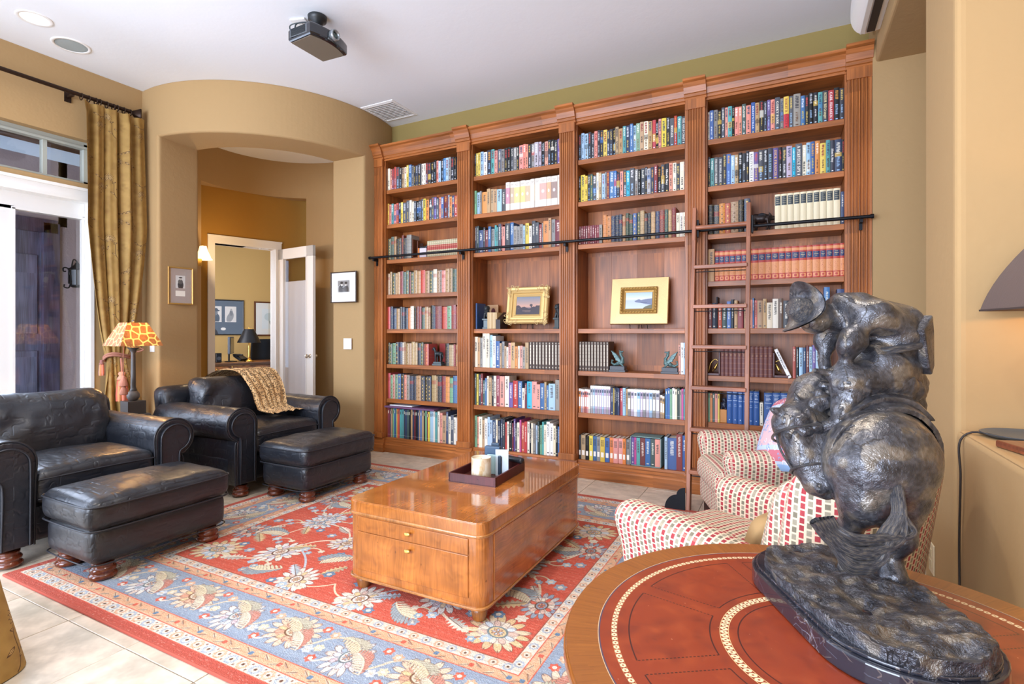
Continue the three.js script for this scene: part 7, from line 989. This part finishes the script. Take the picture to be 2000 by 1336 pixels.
{ // split air conditioner on the header above the alcove
  const a = thing('wall_air_conditioner', 'white wall air conditioner above the alcove at the upper right', 'air conditioner', [RW, 0, 0]);
  const sh = new THREE.Shape(); sh.moveTo(0, 3.3); sh.lineTo(0.085, 3.288); sh.quadraticCurveTo(0.15, 3.3, 0.165, 3.39); sh.quadraticCurveTo(0.17, 3.5, 0.15, 3.6); sh.lineTo(0, 3.6); sh.lineTo(0, 3.3);
  const g = new THREE.ExtrudeGeometry(sh, { depth: 0.78, bevelEnabled: true, bevelSize: 0.008, bevelThickness: 0.008, bevelOffset: -0.008, bevelSegments: 3, curveSegments: 12 }); g.scale(-1, 1, 1); g.translate(0, 0, -4.24); { const p = g.index ? g : g; const q = p.toNonIndexed ? (p.index ? p.toNonIndexed() : p) : p; const ps = q.attributes.position.array; for (let i = 0; i < ps.length; i += 9) for (let k = 0; k < 3; k++) { const t = ps[i + 3 + k]; ps[i + 3 + k] = ps[i + 6 + k]; ps[i + 6 + k] = t; } q.computeVertexNormals(); part('casing', metreUV(q), std('#f0efec', 0.35), a); }
  part('louvre', (() => { const q = box(0.045, 0.012, 0.7, -0.055, 3.287, -3.86); return q; })(), std('#16171a', 0.5), a); part('flap', rbox(0.03, 0.008, 0.72, 0.003, -0.1, 3.284, -3.86), std('#dcdcd8', 0.4), a);
}
// ---------------------------------------------------------------- iron wall lantern on the terrace
{
  const l = thing('iron_wall_lantern', 'black wrought-iron wall lantern seen through the terrace door', 'lantern', [-7.99, 1.98, -3.39], Math.PI / 2), m = std('#14171c', 0.5);
  part('cage', merge([lathe([[0.001, 0.2], [0.02, 0.17], [0.03, 0.15], [0.085, 0.1], [0.088, 0.09], [0.07, 0.085]], 8), lathe([[0.05, -0.13], [0.075, -0.115], [0.07, -0.1]], 8), ...[0, 1, 2, 3, 4, 5].map((k) => { const a = k * 1.047; return tube([[0.068 * Math.cos(a), 0.09, 0.068 * Math.sin(a)], [0.06 * Math.cos(a), -0.11, 0.06 * Math.sin(a)]], 0.006, 6, 6); })].map((g) => g.translate(0, 0, 0.14))), m, l);
  part('glass', (() => { const g = lathe([[0.06, 0.088], [0.052, -0.1]], 12); g.translate(0, 0, 0.14); return g; })(), std('#c9cfd6', 0.3, { transmission: 0.6, thickness: 0, side: THREE.DoubleSide }), l);
  const sc = (pts) => part('scroll', tube(pts, 0.008, 40, 6), m, l); sc([[0, 0.12, 0.0], [0.0, 0.22, 0.05], [0, 0.2, 0.12], [0, 0.16, 0.14]]); sc([[-0.07, 0.02, 0.14], [-0.1, 0.1, 0.14], [-0.14, 0.1, 0.14], [-0.14, 0.06, 0.14], [-0.115, 0.06, 0.14]]); sc([[0.07, 0.02, 0.14], [0.1, 0.1, 0.14], [0.14, 0.1, 0.14], [0.14, 0.06, 0.14], [0.115, 0.06, 0.14]]); sc([[-0.06, -0.05, 0.14], [-0.09, -0.14, 0.14], [-0.135, -0.13, 0.14], [-0.13, -0.1, 0.14]]); sc([[0.06, -0.05, 0.14], [0.09, -0.14, 0.14], [0.135, -0.13, 0.14], [0.13, -0.1, 0.14]]); part('back_plate', rbox(0.07, 0.2, 0.015, 0.005, 0, 0.02, 0), m, l); sc([[0, 0, 0], [0, -0.02, 0.06], [0, -0.04, 0.1]]);
}
// ---------------------------------------------------------------- study: door leaf, desk and what stands on it
const hp = (u, y, b) => { const [x, z] = hall(u, b); return [x, y, z]; };
{
  const d = thing('door_leaf_study', 'open white glazed study door with a pale blind and knobs', 'door', [hall(-0.215, -0.03)[0], 0, hall(-0.215, -0.03)[1]], -0.115), W = 0.78;
  part('frame', merge([box(0.11, 2.43, 0.04, 0.055, 1.225, 0), box(0.14, 2.43, 0.04, W - 0.07, 1.225, 0), box(W, 0.14, 0.04, W / 2, 2.37, 0), box(W, 0.27, 0.04, W / 2, 0.145, 0), box(0.012, 2.05, 0.05, 0.115, 1.29, 0), box(0.012, 2.05, 0.05, W - 0.143, 1.29, 0)]), mTrim, d); part('pane', box(W - 0.25, 2.03, 0.006, W / 2 - 0.015, 1.29, 0.006), mGlass, d);
  part('blind', (() => { const g = new THREE.PlaneGeometry(W - 0.28, 1.72, 20, 30), p = g.attributes.position; for (let i = 0; i < p.count; i++) p.setZ(i, 0.004 * Math.sin(p.getX(i) * 40)); g.computeVertexNormals(); g.translate(W / 2 - 0.02, 1.13, -0.012); return g; })(), std('#d3d4da', 0.8, { side: THREE.DoubleSide }), d);
  for (const s of [-1, 1]) part('knob', (() => { const g = lathe([[0, 0], [0.026, 0.002], [0.026, 0.006], [0.011, 0.01], [0.011, 0.03], [0.026, 0.042], [0.028, 0.055], [0.018, 0.066], [0, 0.067]], 20); g.rotateX(s * Math.PI / 2); g.translate(W - 0.06, 0.98, s * 0.02); return g; })(), std('#c9c2b4', 0.2, { metalness: 1 }), d);
}
{
  const k = thing('writing_desk', 'carved brown wooden desk in the study', 'desk', hp(0.25, 0, 2.6), HALLTURN), m = wood('#8a542c', 0.35), m2 = wood('#6b3c20', 0.35);
  part('top', merge([rbox(1.7, 0.03, 0.7, 0.008, 0, 0.755, 0, true), rbox(1.66, 0.025, 0.66, 0.006, 0, 0.728, 0, true)]), wood('#7a5638', 0.3), k);
  for (const x of [-0.6, 0.6]) { part('pedestal', box(0.46, 0.7, 0.6, x, 0.36, 0), m, k); for (let q = 0; q < 3; q++) { const dr = part('drawer', rbox(0.38, q ? 0.2 : 0.09, 0.015, 0.004, x, q ? 0.49 - (q - 1) * 0.22 : 0.665, 0.302), wood('#a26a38', 0.35), k); part('knob', (() => { const s = new THREE.SphereGeometry(0.012, 10, 8); s.translate(x, q ? 0.49 - (q - 1) * 0.22 : 0.665, 0.318); return s; })(), mBrass, dr); } for (const e of [-0.215, 0.215]) part('corner_post', rbox(0.035, 0.7, 0.03, 0.01, x + e, 0.36, 0.3), m2, k); }
  part('centre_drawer', rbox(0.68, 0.09, 0.02, 0.004, 0, 0.665, 0.29), wood('#a26a38', 0.35), k); part('modesty_panel', box(0.74, 0.6, 0.02, 0, 0.33, -0.1), m2, k);
  const T = 0.7715;
  const mo = thing('computer_monitor', 'black monitor seen almost edge-on on the study desk', 'monitor', hp(-0.05, T, 2.55), HALLTURN + 1.15); part('base', lathe([[0, 0], [0.1, 0], [0.1, 0.01], [0.03, 0.018], [0, 0.02]], 24), mBlack, mo); part('stand', rbox(0.06, 0.2, 0.025, 0.008, 0, 0.11, -0.03), mBlack, mo); part('housing', rbox(0.46, 0.3, 0.045, 0.012, 0, 0.29, 0), std('#3a3f47', 0.4), mo); part('screen', box(0.42, 0.26, 0.004, 0, 0.29, 0.023), std('#20242b', 0.15), mo); mo.rotation.order = 'YXZ';
  const s = thing('desk_speaker', 'small black computer speaker at the left end of the study desk', 'speaker', hp(-0.27, T, 2.5), HALLTURN); part('box', rbox(0.09, 0.16, 0.1, 0.01, 0, 0.08, 0), mBlack, s); part('cone', (() => { const c = cyl(0.032, 0.032, 0.006, 0, 0, 0, 20); c.rotateX(Math.PI / 2); c.translate(0, 0.07, 0.051); return c; })(), std('#33373d', 0.6), s);
  const ph = thing('desk_phone', 'black desk telephone beside the brass lamp', 'telephone', hp(0.1, T, 2.52), HALLTURN + 0.5); part('body', (() => { const g = rbox(0.17, 0.05, 0.18, 0.01, 0, 0, 0); g.rotateX(0.5); g.translate(0, 0.07, 0); return g; })(), mBlack, ph); part('handset', rbox(0.05, 0.035, 0.2, 0.015, -0.06, 0.12, 0), std('#1d1f24', 0.35), ph); part('screen', box(0.07, 0.01, 0.03, 0.03, 0.115, -0.05), std('#8f3a36', 0.4), ph);
  const lp = thing('brass_desk_lamp', 'brass candlestick lamp with a black shade on the study desk', 'table lamp', hp(0.21, T, 2.42), HALLTURN); part('base', lathe([[0, 0], [0.075, 0], [0.078, 0.008], [0.06, 0.02], [0.03, 0.04], [0.018, 0.06], [0, 0.06]], 28), mBrass, lp); part('stem', lathe([[0.016, 0.05], [0.024, 0.08], [0.02, 0.12], [0.024, 0.2], [0.016, 0.24], [0.026, 0.26], [0.012, 0.3], [0.014, 0.345], [0, 0.345]], 24), mBrass, lp); part('shade', lathe([[0.195, 0.335], [0.08, 0.575]], 36), std('#15171c', 0.4, { side: THREE.DoubleSide }), lp); part('finial', new THREE.SphereGeometry(0.012, 12, 8), mBrass, lp, [0, 0.6, 0]); part('spider', tube([[-0.078, 0.57, 0], [0, 0.585, 0], [0.078, 0.57, 0]], 0.004, 12, 6), mBrass, lp); lampLight(lp, [0, 0.4, 0], 0xffd39a, 1.2);
  const oc = thing('desk_chair', 'black curved office chair behind the study desk', 'office chair', hp(0.68, 0, 3.06), HALLTURN); part('back', (() => { const g = soft(0.46, 0.6, 0.05, 0.024, 0.03, (v) => { v.z += 0.9 * v.x * v.x; v.x *= 1 - 0.25 * Math.max(0, v.y); }); g.translate(0, 0.86, -0.05); return g; })(), mBlack, oc); part('seat', soft(0.48, 0.08, 0.46, 0.035, 0.04), mBlack, oc, [0, 0.47, -0.14]); part('armrest', tube([[-0.27, 0.5, -0.16], [-0.3, 0.7, -0.14], [-0.14, 0.76, -0.1]], 0.02, 20, 8), mBlack, oc); part('armrest', tube([[0.27, 0.5, -0.16], [0.3, 0.7, -0.14], [0.28, 0.76, -0.1]], 0.02, 20, 8), mBlack, oc); part('column', cyl(0.03, 0.03, 0.4, 0, 0.24, -0.14, 12), mBlack, oc); part('base', merge([0, 1, 2, 3, 4].map((q) => tube([[0, 0.08, -0.14], [0.28 * Math.cos(q * 1.2566), 0.045, -0.14 + 0.28 * Math.sin(q * 1.2566)]], 0.018, 6, 6))), mBlack, oc);
  framed('black_double_portrait', 'black framed pair of portraits on the study wall', hp(0.05, 1.575, 3.515), HALLTURN, 0.86, 0.68, std('#24262a', 0.35), 0.022, '#43464c', (o) => { for (const [x, q] of [[-0.13, 0], [0.13, 1]]) { part('portrait_mount', rbox(0.2, 0.3, 0.003, 0.001, x + 0.06, 0.06, 0.0085), std('#e2dcd2', 0.7), o); part('print', (() => { const g = new THREE.PlaneGeometry(0.185, 0.285); g.translate(x + 0.06, 0.06, 0.0105); return g; })(), canvasArt(128, 196, (g, w, h) => grey(g, w, h, q ? [['#8d8983', 0.45, 0.7, 0.3, 0.36, 0.4], ['#6d6963', 0.55, 0.4, 0.16, 0.2], ['#a39d95', 0.55, 0.2, 0.1, 0.08]] : [['#2a2827', 0.5, 0.78, 0.36, 0.34], ['#6d6761', 0.5, 0.42, 0.18, 0.16], ['#22201f', 0.5, 0.26, 0.36, 0.06], ['#2a2726', 0.5, 0.2, 0.2, 0.1]], '#d8d2c8')), o); } part('plaque', (() => { const g = cyl(0.045, 0.045, 0.003, 0, 0, 0, 24); g.rotateX(Math.PI / 2); g.scale(1, 0.6, 1); g.translate(0.06, -0.22, 0.0095); return g; })(), std('#e8e3d8', 0.6), o); });
  framed('brown_framed_print', 'brown framed pale print on the study wall', hp(1.05, 1.56, 3.515), HALLTURN, 0.76, 0.69, wood('#7a4a28', 0.4), 0.03, '#ddd8cc', art(0.46, 0.4, 0, 0, (g, w, h) => grey(g, w, h, [['#8f9a94', 0.6, 0.6, 0.3, 0.34], ['#6d6a60', 0.8, 0.5, 0.12, 0.4], ['#b9c4c0', 0.3, 0.4, 0.2, 0.2]], '#d4d8d4')));
}

scene.traverse((o) => { if (o.isLight) o.castShadow = true; });
renderer.render(scene, camera);
